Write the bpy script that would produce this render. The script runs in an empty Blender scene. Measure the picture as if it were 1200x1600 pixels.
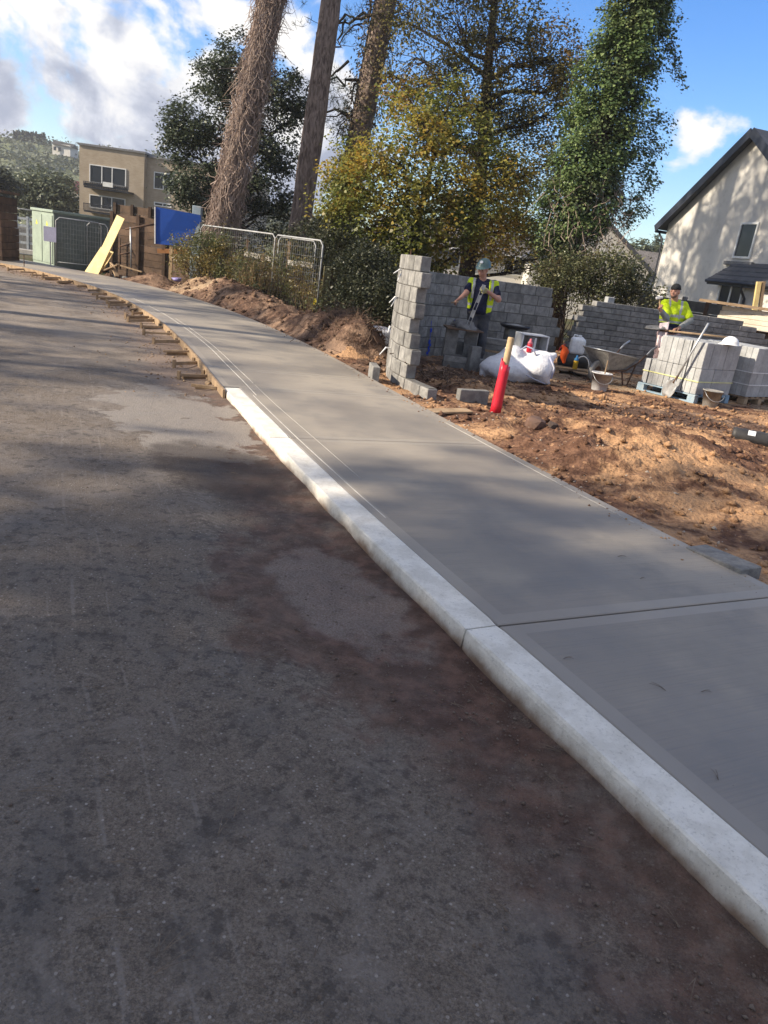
import bpy, math, random
import numpy as np
from mathutils import Vector, Matrix

# ------------------------------------------------------------------ camera
sc = bpy.context.scene
EYE = Vector((0, 0, 1.6))
PITCH, ROLL, FOC = math.radians(18.6), math.radians(8.0), 1156.0
cam = bpy.data.cameras.new("camera")
cam.sensor_fit = 'VERTICAL'; cam.sensor_height = 24.0; cam.lens = 24.0 * FOC / 1600.0
cam.clip_start = 0.05; cam.clip_end = 3000
cam_o = bpy.data.objects.new("camera", cam); sc.collection.objects.link(cam_o)
_F = Vector((0, math.cos(PITCH), -math.sin(PITCH))); _U0 = Vector((0, math.sin(PITCH), math.cos(PITCH)))
_R = Vector((1, 0, 0)) * math.cos(ROLL) + _U0 * math.sin(ROLL)
_U = -Vector((1, 0, 0)) * math.sin(ROLL) + _U0 * math.cos(ROLL)
M = Matrix((_R, _U, -_F)).transposed().to_4x4(); M.translation = EYE
cam_o.matrix_world = M
sc.camera = cam_o

# ------------------------------------------------------------------ sky, sun, exposure
SUN_EL = math.radians(30.0)
SUN_DIR = Vector((-0.968 * math.cos(SUN_EL), -0.25 * math.cos(SUN_EL), math.sin(SUN_EL))).normalized()
world = bpy.data.worlds.new("World"); sc.world = world; world.use_nodes = True
def build_world():
    nt = world.node_tree; nt.nodes.clear(); L = nt.links.new
    def N(t, **k):
        n = nt.nodes.new(t)
        for a, b in k.items(): setattr(n, a, b)
        return n
    out = N('ShaderNodeOutputWorld'); bg = N('ShaderNodeBackground'); bg.inputs[1].default_value = 0.135
    sky = N('ShaderNodeTexSky', sky_type='NISHITA', sun_disc=False)
    sky.sun_elevation = SUN_EL; sky.sun_rotation = math.atan2(SUN_DIR.x, SUN_DIR.y)
    sky.altitude = 50; sky.air_density = 1.0; sky.dust_density = 1.2; sky.ozone_density = 2.5
    tc = N('ShaderNodeTexCoord')
    nrm = N('ShaderNodeVectorMath', operation='NORMALIZE'); L(tc.outputs['Generated'], nrm.inputs[0])
    def density(off):
        add = N('ShaderNodeVectorMath', operation='ADD'); add.inputs[1].default_value = off; L(nrm.outputs[0], add.inputs[0])
        mp = N('ShaderNodeMapping'); mp.inputs['Scale'].default_value = (1, 1, 1.35); L(add.outputs[0], mp.inputs[0])
        n1 = N('ShaderNodeTexNoise'); n1.inputs['Scale'].default_value = 8.5; n1.inputs['Detail'].default_value = 9
        n1.inputs['Roughness'].default_value = 0.56; n1.inputs['Distortion'].default_value = 0.25; L(mp.outputs[0], n1.inputs['Vector'])
        return n1.outputs['Fac'], add.outputs[0]
    # low cumulus banks; cloud out of view is thickened to whiten the shade
    def bank(vec, c, inner, outer):
        d = N('ShaderNodeVectorMath', operation='DISTANCE'); d.inputs[1].default_value = Vector(c).normalized(); L(vec, d.inputs[0])
        m = N('ShaderNodeMapRange', interpolation_type='SMOOTHSTEP'); m.inputs[1].default_value = outer; m.inputs[2].default_value = inner
        m.inputs[3].default_value = 0; m.inputs[4].default_value = 1; L(d.outputs['Value'], m.inputs[0]); return m.outputs[0]
    def mth(op, a, b):
        n = N('ShaderNodeMath', operation=op)
        for i, q in enumerate((a, b)):
            if isinstance(q, (int, float)): n.inputs[i].default_value = q
            else: L(q, n.inputs[i])
        return n.outputs[0]
    def field(off):
        f, v = density(off)
        sep = N('ShaderNodeSeparateXYZ'); L(v, sep.inputs[0])
        low = N('ShaderNodeMapRange', interpolation_type='SMOOTHSTEP'); low.inputs[1].default_value = 0.60; low.inputs[2].default_value = 0.36
        low.inputs[3].default_value = 0.10; low.inputs[4].default_value = -0.13; L(sep.outputs[2], low.inputs[0])  # denser cloud high up, out of view, added to neutralise the blue fill
        b = None
        for c, i, o, w in CLOUDS:
            q = mth('MULTIPLY', bank(v, c, i, o), w)
            b = q if b is None else mth('ADD', b, q)
        return mth('ADD', mth('ADD', f, low.outputs[0]), b)
    def step(x, a, c):
        m = N('ShaderNodeMapRange', interpolation_type='SMOOTHSTEP'); m.inputs[1].default_value = a; m.inputs[2].default_value = c
        L(x, m.inputs[0]); return m.outputs[0]
    f0 = field((0, 0, 0)); cover = step(f0, 0.515, 0.63)
    f1 = field(tuple(SUN_DIR * 0.055 + Vector((0, 0, 0.03)))); dens = step(f1, 0.50, 0.74)
    ramp = N('ShaderNodeValToRGB'); e = ramp.color_ramp.elements
    e[0].position = 0.0; e[0].color = (4.6, 4.5, 4.4, 1); e[1].position = 1.0; e[1].color = (1.55, 1.75, 2.35, 1)
    e2 = ramp.color_ramp.elements.new(0.45); e2.color = (2.9, 3.05, 3.5, 1)
    L(dens, ramp.inputs[0])
    mix = N('ShaderNodeMix', data_type='RGBA'); L(cover, mix.inputs[0]); hs = N('ShaderNodeHueSaturation'); hs.inputs['Saturation'].default_value = 1.38; hs.inputs['Hue'].default_value = 0.512; L(sky.outputs[0], hs.inputs['Color']); L(hs.outputs[0], mix.inputs[6]); L(ramp.outputs[0], mix.inputs[7])
    L(mix.outputs[2], bg.inputs[0]); L(bg.outputs[0], out.inputs[0])
CLOUDS = [((-0.58, 1, 0.13), 0.06, 0.42, 0.285), ((-0.20, 1, 0.12), 0.05, 0.26, 0.20), ((0.325, 1, 0.20), 0.0, 0.095, 0.20), ((0.38, 1, 0.02), 0.02, 0.14, 0.26),
          ((-1, -0.6, 0.25), 0.1, 1.1, 0.30), ((0.6, -1, 0.2), 0.1, 1.1, 0.30), ((1, -0.2, 0.15), 0.1, 0.6, 0.26)]
build_world()
sun = bpy.data.lights.new("sun", 'SUN'); sun.energy = 5.0; sun.angle = math.radians(0.53); sun.color = (1.0, 0.87, 0.69)
sun_o = bpy.data.objects.new("sun", sun); sc.collection.objects.link(sun_o)
sun_o.rotation_euler = SUN_DIR.to_track_quat('Z', 'Y').to_euler()
sun_o.location = (-30, 0, 30)
sc.view_settings.view_transform = 'Standard'; sc.view_settings.look = 'None'
sc.view_settings.exposure = 0.84; sc.view_settings.gamma = 1.0; sc.view_settings.use_curve_mapping = False
sc.cycles.max_bounces = 6; sc.cycles.transparent_max_bounces = 8

# ------------------------------------------------------------------ survey helpers (turn a measured sight line into a place)
def _ray(px, py): return _F + _R * ((px - 600) / FOC) + _U * ((800 - py) / FOC)
def at(px, py, Y):
    d = _ray(px, py); return EYE + d * (Y / d.y)
def on(px, py, z=0.0):
    d = _ray(px, py); return EYE + d * ((z - EYE.z) / d.z)

# ------------------------------------------------------------------ mesh helpers
COL = sc.collection
class MB:
    def __init__(s): s.v = []; s.f = []; s.m = []
    def add(s, vs, fs, m=0):
        b = len(s.v); s.v += [tuple(v) for v in vs]; s.f += [tuple(i + b for i in f) for f in fs]; s.m += [m] * len(fs); return s
    def box(s, c, d, rz=0.0, m=0, R=None, bev=0.0):
        R = R or Matrix.Rotation(rz, 3, 'Z'); c = Vector(c); x, y, z = d[0] / 2, d[1] / 2, d[2] / 2
        if bev <= 0:
            vs = [c + R @ Vector((a * x, b * y, e * z)) for e in (-1, 1) for a, b in ((-1, -1), (1, -1), (1, 1), (-1, 1))]
            return s.add(vs, [(3, 2, 1, 0), (4, 5, 6, 7), (0, 1, 5, 4), (1, 2, 6, 5), (2, 3, 7, 6), (3, 0, 4, 7)], m)
        q = bev; vs = []
        for e, ins in ((-z, q), (-z + q, 0), (z - q, 0), (z, q)):
            for a, b in ((-1, -1), (1, -1), (1, 1), (-1, 1)):
                for k in (0, 1):
                    first = (k == 0) == (a * b > 0)
                    X, Y = x - ins, y - ins
                    px, py = (a * (X), b * (Y - q)) if first else (a * (X - q), b * (Y))
                    vs.append(c + R @ Vector((px, py, e)))
        fs = [tuple(range(7, -1, -1)), tuple(range(24, 32))]
        for r in range(3):
            for i in range(8):
                j = (i + 1) % 8; fs.append((r * 8 + i, r * 8 + j, r * 8 + 8 + j, r * 8 + 8 + i))
        return s.add(vs, fs, m)
    def bar(s, a, b, w, h, m=0, up=Vector((0, 0, 1)), bev=0.0):
        a = Vector(a); b = Vector(b); d = (b - a); L = d.length; d.normalize()
        if abs(d.dot(up)) > 0.98: up = Vector((0, 1, 0))
        sd = d.cross(up).normalized(); u = sd.cross(d)
        R = Matrix((d, sd, u)).transposed()
        return s.box((a + b) / 2, (L, w, h), R=R, m=m, bev=bev)
    def tube(s, pts, r, n=8, m=0, cap=True):
        pts = [Vector(p) for p in pts]; k = len(pts)
        if not hasattr(r, '__len__'): r = [r] * k
        vs = []; t0 = (pts[1] - pts[0]).normalized()
        nv = t0.cross(Vector((0, 0, 1)) if abs(t0.z) < 0.9 else Vector((1, 0, 0))).normalized()
        for i, p in enumerate(pts):
            t = (pts[min(i + 1, k - 1)] - pts[max(i - 1, 0)])
            t = t.normalized() if t.length > 1e-9 else t0
            nv = (nv - t * nv.dot(t))
            nv = nv.normalized() if nv.length > 1e-6 else t.orthogonal().normalized()
            bv = t.cross(nv)
            for j in range(n):
                a = 2 * math.pi * j / n; vs.append(p + (nv * math.cos(a) + bv * math.sin(a)) * r[i])
        fs = [(i * n + j, i * n + (j + 1) % n, (i + 1) * n + (j + 1) % n, (i + 1) * n + j) for i in range(k - 1) for j in range(n)]
        if cap: fs += [tuple(range(n - 1, -1, -1)), tuple(range((k - 1) * n, k * n))]
        return s.add(vs, fs, m)
    def lathe(s, prof, c=(0, 0, 0), n=20, m=0, R=None):
        c = Vector(c); R = R or Matrix.Identity(3); vs = []; k = len(prof)
        for r, z in prof:
            for j in range(n):
                a = 2 * math.pi * j / n; vs.append(c + R @ Vector((r * math.cos(a), r * math.sin(a), z)))
        fs = [(i * n + j, i * n + (j + 1) % n, (i + 1) * n + (j + 1) % n, (i + 1) * n + j) for i in range(k - 1) for j in range(n)]
        fs += [tuple(range(n - 1, -1, -1)), tuple(range((k - 1) * n, k * n))]
        return s.add(vs, fs, m)
    def prism(s, poly, off, m=0):
        n = len(poly); off = Vector(off); vs = [Vector(p) for p in poly] + [Vector(p) + off for p in poly]
        return s.add(vs, [tuple(range(n - 1, -1, -1)), tuple(range(n, 2 * n))] + [(i, (i + 1) % n, n + (i + 1) % n, n + i) for i in range(n)], m)
    def mesh(s, name, mats, smooth=False):
        me = bpy.data.meshes.new(name); me.from_pydata(s.v, [], s.f)
        for q in (mats if isinstance(mats, (list, tuple)) else [mats]): me.materials.append(q)
        if any(s.m): me.polygons.foreach_set('material_index', s.m)
        if smooth: me.polygons.foreach_set('use_smooth', [True] * len(me.polygons))
        me.validate(); me.update(); return me
    def build(s, name, mats, parent=None, smooth=False): return link(name, s.mesh(name, mats, smooth), parent)
def link(name, me, parent=None, loc=None, rz=0.0):
    o = bpy.data.objects.new(name, me); COL.objects.link(o)
    if parent is not None: o.parent = parent; o.matrix_parent_inverse = parent_inv(parent)
    if loc is not None: o.location = loc
    if rz: o.rotation_euler = (0, 0, rz)
    return o
def world_of(o): return o.matrix_basis if o.parent is None else world_of(o.parent) @ o.matrix_parent_inverse @ o.matrix_basis
def parent_inv(p): return world_of(p).inverted()
def tag(o, label=None, cat=None, group=None, kind=None):
    if label: o['label'] = label
    if cat: o['category'] = cat
    if group: o['group'] = group
    if kind: o['kind'] = kind
    return o
def thing(name, label, cat, loc=(0, 0, 0), group=None):
    o = bpy.data.objects.new(name, None); COL.objects.link(o); o.location = loc; o.empty_display_size = 0.2
    return tag(o, label, cat, group)
def np_mesh(name, v, q, mats, smooth=False):
    v = np.asarray(v, np.float32); q = np.asarray(q, np.int32); k = q.shape[1]
    me = bpy.data.meshes.new(name); me.vertices.add(len(v)); me.vertices.foreach_set('co', v.ravel())
    me.loops.add(q.size); me.loops.foreach_set('vertex_index', q.ravel())
    me.polygons.add(len(q)); me.polygons.foreach_set('loop_start', np.arange(0, q.size, k, dtype=np.int32))
    try: me.polygons.foreach_set('loop_total', np.full(len(q), k, np.int32))
    except Exception: pass
    if smooth: me.polygons.foreach_set('use_smooth', np.ones(len(q), bool))
    for mt in (mats if isinstance(mats, (list, tuple)) else [mats]): me.materials.append(mt)
    me.update(calc_edges=True); me.validate(); return me
# value noise
def _h(ix, iy, seed):
    n = (ix.astype(np.int64) * 374761393 + iy.astype(np.int64) * 668265263 + seed * 974634777) & 0x7fffffff
    n = ((n ^ (n >> 13)) * 1274126177) & 0x7fffffff
    return ((n ^ (n >> 16)) & 0xffff) / 65535.0
def vnoise(x, y, seed=0):
    x = np.asarray(x, float); y = np.asarray(y, float)
    ix = np.floor(x); iy = np.floor(y); fx = x - ix; fy = y - iy; fx = fx * fx * (3 - 2 * fx); fy = fy * fy * (3 - 2 * fy)
    a, b, c, d = _h(ix, iy, seed), _h(ix + 1, iy, seed), _h(ix, iy + 1, seed), _h(ix + 1, iy + 1, seed)
    return (a + (b - a) * fx) + ((c + (d - c) * fx) - (a + (b - a) * fx)) * fy - 0.5
def fbm(x, y, sc_, oct_=4, gain=0.5, seed=0):
    t = 0; a = 1.0
    for i in range(oct_):
        t = t + a * vnoise(np.asarray(x) * sc_ + 17.3 * i, np.asarray(y) * sc_ - 9.1 * i, seed + i); sc_ *= 2.03; a *= gain
    return t

# ------------------------------------------------------------------ materials
class NT:
    def __init__(s, name):
        s.mat = bpy.data.materials.new(name); s.mat.use_nodes = True; s.t = s.mat.node_tree; s.t.nodes.clear()
        s.out = s.n('ShaderNodeOutputMaterial'); s.p = s.n('ShaderNodeBsdfPrincipled'); s.L(s.p.outputs[0], s.out.inputs[0])
        s.tc = s.n('ShaderNodeTexCoord'); s.v = s.tc.outputs['Object']; s.geo = None
    def n(s, t, **k):
        q = s.t.nodes.new(t)
        for a, b in k.items(): setattr(q, a, b)
        return q
    def L(s, a, b): s.t.links.new(a, b)
    def set(s, sock, val):
        if hasattr(val, 'is_output') or hasattr(val, 'links'): s.L(val, sock)
        else: sock.default_value = val
    def pos(s):
        if not s.geo: s.geo = s.n('ShaderNodeNewGeometry')
        return s.geo.outputs['Position']
    def noise(s, scale, detail=4, rough=0.55, vec=None, dist=0.0, stretch=None):
        v = vec if vec is not None else s.v
        if stretch:
            mp = s.n('ShaderNodeMapping'); mp.inputs['Scale'].default_value = stretch; s.L(v, mp.inputs[0]); v = mp.outputs[0]
        q = s.n('ShaderNodeTexNoise'); q.inputs['Scale'].default_value = scale; q.inputs['Detail'].default_value = detail
        q.inputs['Roughness'].default_value = rough; q.inputs['Distortion'].default_value = dist; s.L(v, q.inputs['Vector']); return q.outputs['Fac']
    def vor(s, scale, feat='F1', out='Distance', vec=None):
        q = s.n('ShaderNodeTexVoronoi', feature=feat); q.inputs['Scale'].default_value = scale; s.L(vec if vec is not None else s.v, q.inputs['Vector']); return q.outputs[out]
    def step(s, x, a, b, lo=0.0, hi=1.0):
        m = s.n('ShaderNodeMapRange', interpolation_type='SMOOTHSTEP'); m.inputs[1].default_value = a; m.inputs[2].default_value = b
        m.inputs[3].default_value = lo; m.inputs[4].default_value = hi; s.set(m.inputs[0], x); return m.outputs[0]
    def math(s, op, a, b=0.0):
        m = s.n('ShaderNodeMath', operation=op); s.set(m.inputs[0], a); s.set(m.inputs[1], b); return m.outputs[0]
    def mix(s, f, a, b, blend='MIX'):
        m = s.n('ShaderNodeMix', data_type='RGBA', blend_type=blend); s.set(m.inputs[0], f)
        for i, q in ((6, a), (7, b)): s.set(m.inputs[i], (*q, 1) if isinstance(q, tuple) and len(q) == 3 else q)
        return m.outputs[2]
    def ramp(s, f, stops, interp='LINEAR'):
        r = s.n('ShaderNodeValToRGB'); r.color_ramp.interpolation = interp; e = r.color_ramp.elements
        while len(e) < len(stops): e.new(0.5)
        for q, (p, c) in zip(e, stops): q.position = p; q.color = (*c, 1)
        s.set(r.inputs[0], f); return r.outputs[0]
    def bump(s, hgt, strength=0.3, dist=0.01, prev=None):
        b = s.n('ShaderNodeBump'); b.inputs['Strength'].default_value = strength; b.inputs['Distance'].default_value = dist
        s.L(hgt, b.inputs['Height'])
        if prev is not None: s.L(prev, b.inputs['Normal'])
        return b.outputs[0]
    def fin(s, col, rough=0.8, nrm=None, spec=0.3, metal=0.0):
        s.set(s.p.inputs['Base Color'], (*col, 1) if isinstance(col, tuple) and len(col) == 3 else col)
        s.set(s.p.inputs['Roughness'], rough); s.p.inputs['Specular IOR Level'].default_value = spec; s.set(s.p.inputs['Metallic'], metal)
        if nrm is not None: s.L(nrm, s.p.inputs['Normal'])
        return s.mat
def simple(name, c1, c2=None, scale=6.0, rough=0.7, bump=0.25, bs=40.0, spec=0.3, metal=0.0, dist=0.004, rnd=0.0, world_=False):
    """two tones blotched by noise, a third finer wear layer, fine relief; rnd = tone change from object to object"""
    m = NT(name)
    if world_: m.v = m.pos()
    c2 = c2 or tuple(x * 0.7 for x in c1)
    f = m.step(m.noise(scale, 5, 0.6), 0.33, 0.67)
    c = m.mix(f, c1, c2)
    g = m.step(m.noise(scale * 5.3, 3, 0.6), 0.45, 0.75, 0.0, 0.35)
    c = m.mix(g, c, tuple(x * 0.62 for x in c2))
    if rnd:
        oi = m.n('ShaderNodeObjectInfo'); r = m.math('ADD', m.math('MULTIPLY', oi.outputs['Random'], 2 * rnd), 1 - rnd)
        hs = m.n('ShaderNodeHueSaturation'); m.L(r, hs.inputs['Value']); m.L(c, hs.inputs['Color']); c = hs.outputs[0]
    return m.fin(c, rough, m.bump(m.noise(bs, 4, 0.6), bump, dist), spec, metal)
def leafmat(name, stops, zone=None, zscale=0.6, trans=0.35, gloss=0.45, zlo=0.42, zhi=0.6):
    """foliage: each leaf takes its own tone; zone = second palette in patches of the crown"""
    m = NT(name); g = m.n('ShaderNodeNewGeometry'); r = g.outputs['Random Per Island']
    c = m.ramp(r, stops)
    if zone:
        z = m.step(m.noise(zscale, 3, 0.6, vec=g.outputs['Position']), zlo, zhi); c = m.mix(z, c, m.ramp(r, zone))
    m.fin(c, gloss, None, 0.35)
    t = m.n('ShaderNodeBsdfTranslucent'); m.L(c, t.inputs[0])
    mx = m.n('ShaderNodeMixShader'); mx.inputs[0].default_value = trans; m.L(m.p.outputs[0], mx.inputs[1]); m.L(t.outputs[0], mx.inputs[2]); m.L(mx.outputs[0], m.out.inputs[0])
    return m.mat

# ------------------------------------------------------------------ line of the kerb (x, y), running away from the viewer
_K = [(3.3, -3.0), (2.55, -1.2), (1.93, 0.1), (1.12, 1.64), (0.42, 2.98), (-0.20, 4.2), (-0.80, 5.45), (-1.88, 7.8), (-3.14, 10.68), (-4.45, 13.3), (-6.04, 16.0), (-7.62, 18.12), (-9.2, 19.75), (-11.3, 21.3), (-14.5, 23.0), (-19.0, 24.6)]
def catmull(P, n=12):
    out = []
    for i in range(len(P) - 1):
        p0, p1, p2, p3 = P[max(i - 1, 0)], P[i], P[i + 1], P[min(i + 2, len(P) - 1)]
        for k in range(n):
            t = k / n
            out.append(tuple(0.5 * (2 * b + (c - a) * t + (2 * a - 5 * b + 4 * c - d) * t * t + (3 * b - a - 3 * c + d) * t ** 3) for a, b, c, d in zip(p0, p1, p2, p3)))
    out.append(tuple(P[-1])); return out
_kk = np.array(catmull(_K, 24)); _ks = np.concatenate([[0], np.cumsum(np.hypot(*np.diff(_kk, axis=0).T))]); KLEN = _ks[-1]
def K(s, off=0.0):
    """point on the kerb's road-side line at arc length s, off metres to its right"""
    s = np.asarray(s, float); x = np.interp(s, _ks, _kk[:, 0]); y = np.interp(s, _ks, _kk[:, 1]); e = 0.25
    dx = np.interp(s + e, _ks, _kk[:, 0]) - np.interp(s - e, _ks, _kk[:, 0]); dy = np.interp(s + e, _ks, _kk[:, 1]) - np.interp(s - e, _ks, _kk[:, 1])
    l = np.hypot(dx, dy); return np.stack([x + dy / l * off, y - dx / l * off], -1)
def s_at_y(y): return float(np.interp(y, _kk[:, 1], _ks))
KW, PW, PZ = 0.19, 2.20, 0.10          # kerb width, right edge of the path, level of the path
_re = K(np.linspace(0, KLEN, 220), PW)
def d_path(x, y):
    """signed distance to the right edge of the path (positive = on the site side)"""
    P = np.stack([x, y], -1); best = np.full(P.shape[:-1], 1e9); sg = np.zeros(P.shape[:-1])
    for a, b in zip(_re[:-1], _re[1:]):
        ab = b - a; t = np.clip(((P - a) @ ab) / (ab @ ab), 0, 1); q = P - (a + t[..., None] * ab); d = np.hypot(q[..., 0], q[..., 1])
        c = ab[0] * q[..., 1] - ab[1] * q[..., 0]; m = d < best; best = np.where(m, d, best); sg = np.where(m, -np.sign(c), sg)
    return best * np.where(sg == 0, 1, sg)

# ------------------------------------------------------------------ surface materials
def mat_road():
    m = NT('worn_dusty_asphalt'); uv = m.n('ShaderNodeUVMap'); uv.uv_map = 'UV'; sp = m.n('ShaderNodeSeparateXYZ'); m.L(uv.outputs[0], sp.inputs[0])
    al, kd = sp.outputs[0], sp.outputs[1]
    grit = m.math('ADD', m.math('MULTIPLY', m.noise(95, 4, 0.75), 0.6), m.math('MULTIPLY', m.noise(260, 2, 0.6), 0.4)); agg = m.vor(120); big = m.noise(0.55, 5, 0.6); mid = m.noise(2.3, 5, 0.62, dist=0.6); blot = m.noise(6.5, 5, 0.7, dist=0.4)
    c = m.mix(m.step(grit, 0.33, 0.7), (0.092, 0.072, 0.056), (0.240, 0.197, 0.157))
    c = m.mix(m.step(m.vor(150, out='Color'), 0.70, 0.95, 0, 0.45), c, (0.30, 0.265, 0.23))
    c = m.mix(m.step(blot, 0.52, 0.72, 0, 0.55), c, (0.080, 0.064, 0.053))
    # greasy dark patches and grey dust, both with their own ragged outline
    c = m.mix(m.step(m.math('ADD', mid, m.math('MULTIPLY', grit, 0.2)), 0.62, 0.80, 0, 0.6), c, (0.036, 0.032, 0.032))
    dust = m.step(m.math('ADD', big, m.math('MULTIPLY', mid, 0.45)), 0.70, 0.90, 0, 0.5); c = m.mix(dust, c, (0.215, 0.185, 0.16))
    # wheel tracks along the road, a few fine scratches left by tracked plant
    st = m.noise(1.0, 4, 0.6, vec=uv.outputs[0], stretch=(0.16, 3.2, 1)); tracks = m.step(m.math('ADD', st, m.math('MULTIPLY', mid, 0.35)), 0.64, 0.84)
    c = m.mix(m.math('MULTIPLY', tracks, 0.30), c, (0.18, 0.16, 0.142))
    dk = m.step(m.math('ADD', m.noise(1.0, 3, 0.5, vec=uv.outputs[0], stretch=(0.10, 1.3, 1)), m.math('MULTIPLY', mid, 0.3)), 0.66, 0.80, 0, 0.55); c = m.mix(m.math('MULTIPLY', dk, m.step(kd, 1.8, 3.0)), c, (0.045, 0.041, 0.040))
    # scrapes and tyre edges running with the kerb
    lines = None
    for k0, w_, a0 in ((1.30, 0.010, 0.5), (1.42, 0.006, 0.35), (1.56, 0.012, 0.45), (1.66, 0.006, 0.35), (2.25, 0.014, 0.4), (2.42, 0.008, 0.3), (0.98, 0.008, 0.35), (3.3, 0.05, 0.3), (3.75, 0.05, 0.3)):
        kw = m.math('ADD', kd, m.math('MULTIPLY', m.noise(1.0, 2, 0.5, vec=uv.outputs[0], stretch=(0.5, 0.01, 1)), 0.12))
        q = m.math('MULTIPLY', m.step(m.math('ABSOLUTE', m.math('SUBTRACT', kw, k0 + 0.06)), w_, w_ * 0.3), m.step(m.noise(1.0, 3, 0.7, vec=uv.outputs[0], stretch=(2.2, 6 + 4 * k0, 1)), 0.44, 0.62, 0, a0))
        lines = q if lines is None else m.math('MAXIMUM', lines, q)
    c = m.mix(lines, c, (0.27, 0.235, 0.205))
    # tyre prints: rows of tread bars pressed in dust
    for k0, hw, a0 in ((0.82, 0.10, 0.27), (2.75, 0.12, 0.27), (3.05, 0.11, 0.22)):
        dd_ = m.math('ABSOLUTE', m.math('SUBTRACT', m.math('ADD', kd, m.math('MULTIPLY', m.noise(1.0, 2, 0.5, vec=uv.outputs[0], stretch=(0.25, 0.01, 1)), 0.35)), k0 + 0.17))
        bar_ = m.math('SINE', m.math('MULTIPLY', m.math('ADD', al, m.math('MULTIPLY', dd_, 0.8)), 2 * math.pi / 0.062)); rib = m.math('SINE', m.math('MULTIPLY', dd_, 2 * math.pi / 0.055))
        msk = m.math('MULTIPLY', m.step(dd_, hw, hw * 0.8), m.step(m.noise(1.4, 5, 0.65), 0.38, 0.56, 0, a0)); pr0 = m.math('MULTIPLY', m.step(bar_, -0.1, 0.35), m.step(rib, -0.5, 0.1, 0.25, 1.0))
        c = m.mix(m.math('MULTIPLY', msk, pr0), c, (0.29, 0.25, 0.21)); c = m.mix(m.math('MULTIPLY', msk, m.math('SUBTRACT', 0.6, m.math('MULTIPLY', pr0, 0.6))), c, (0.060, 0.050, 0.043))
    # scattered chips and pits
    pv = m.n('ShaderNodeTexVoronoi'); pv.inputs['Scale'].default_value = 58; m.L(m.v, pv.inputs['Vector']); sx_ = m.n('ShaderNodeSeparateColor'); m.L(pv.outputs['Color'], sx_.inputs[0])
    chip = m.math('MULTIPLY', m.step(pv.outputs['Distance'], 0.30, 0.20), m.step(sx_.outputs[0], 0.74, 0.78)); c = m.mix(m.math('MULTIPLY', chip, 0.75), c, m.mix(sx_.outputs[1], (0.20, 0.17, 0.145), (0.42, 0.38, 0.34)))
    pitm = m.math('MULTIPLY', m.step(pv.outputs['Distance'], 0.42, 0.25), m.step(sx_.outputs[2], 0.80, 0.84)); c = m.mix(m.math('MULTIPLY', pitm, m.step(grit, 0.40, 0.58, 0.0, 0.55)), c, (0.035, 0.030, 0.027))
    crumb = m.step(m.math('ADD', m.noise(17, 6, 0.75), m.math('MULTIPLY', mid, 0.25)), 0.64, 0.74, 0, 0.55); c = m.mix(crumb, c, (0.040, 0.033, 0.029))
    smear = m.step(m.math('ADD', m.noise(3.1, 6, 0.7, dist=1.2), m.math('MULTIPLY', big, 0.35)), 0.70, 0.82, 0, 0.42); c = m.mix(smear, c, (0.24, 0.205, 0.175))
    def blob(s0, k0, rs, rk, soft=0.25, amp=1.1):
        d = m.math('ADD', m.math('POWER', m.math('ABSOLUTE', m.math('DIVIDE', m.math('SUBTRACT', al, s0), rs)), 2.0), m.math('POWER', m.math('ABSOLUTE', m.math('DIVIDE', m.math('SUBTRACT', kd, k0), rk)), 2.0))
        d = m.math('ADD', d, m.math('MULTIPLY', m.math('SUBTRACT', m.noise(2.6, 6, 0.65), 0.5), amp * 2)); return m.step(d, 1.0 + soft, 1.0 - soft)
    # red subsoil trodden along the kerb
    ed = m.math('ADD', kd, m.math('MULTIPLY', m.math('SUBTRACT', m.noise(1.5, 6, 0.65), 0.5), 1.1))
    redc = m.mix(m.step(m.noise(9, 4), 0.4, 0.65), (0.070, 0.036, 0.025), (0.150, 0.082, 0.058))
    red = m.math('MULTIPLY', m.step(ed, 0.70, 0.22), m.step(m.noise(5.5, 5, 0.7), 0.30, 0.60, 0.40, 1.0))
    c = m.mix(m.math('MULTIPLY', red, 0.80), c, redc)
    ring = m.math('MULTIPLY', blob(s_at_y(3.15), 0.42, 1.0, 0.52, 0.3, 1.5), 0.62); c = m.mix(ring, c, redc)
    # pale dust beside the kerb, then a larger pale patch further along
    pale = m.mix(m.step(grit, 0.4, 0.65), (0.15, 0.115, 0.095), (0.32, 0.275, 0.24))
    c = m.mix(m.math('MULTIPLY', blob(s_at_y(3.35), 0.34, 0.62, 0.27, 0.3, 1.7), 0.66), c, pale)
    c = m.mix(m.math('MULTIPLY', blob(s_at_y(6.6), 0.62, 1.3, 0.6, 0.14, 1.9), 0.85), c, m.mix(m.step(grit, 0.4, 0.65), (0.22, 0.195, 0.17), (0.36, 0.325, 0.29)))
    c = m.mix(m.math('MULTIPLY', blob(s_at_y(5.2), 0.50, 0.7, 0.45, 0.4), 0.7), c, (0.040, 0.030, 0.027))
    dry = m.math('MULTIPLY', m.step(al, 10.0, 15.0, 0, 0.65), m.step(m.noise(1.3, 5, 0.6), 0.34, 0.62)); c = m.mix(dry, c, (0.30, 0.255, 0.21))  # road turns paler and tanner further along, in blotches
    rub = m.math('MULTIPLY', m.math('MULTIPLY', m.step(al, s_at_y(7.6), s_at_y(8.4)), m.step(ed, 1.0, 0.3)), 0.75); c = m.mix(rub, c, m.mix(m.step(grit, 0.4, 0.65), (0.20, 0.145, 0.11), (0.38, 0.28, 0.21)))
    nb = m.bump(m.math('ADD', m.math('MULTIPLY', agg, 0.8), grit), 0.9, 0.008); nb = m.bump(blot, 0.6, 0.02, nb)
    return m.fin(c, m.step(mid, 0.4, 0.75, 0.92, 0.70), nb, 0.3)
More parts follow.
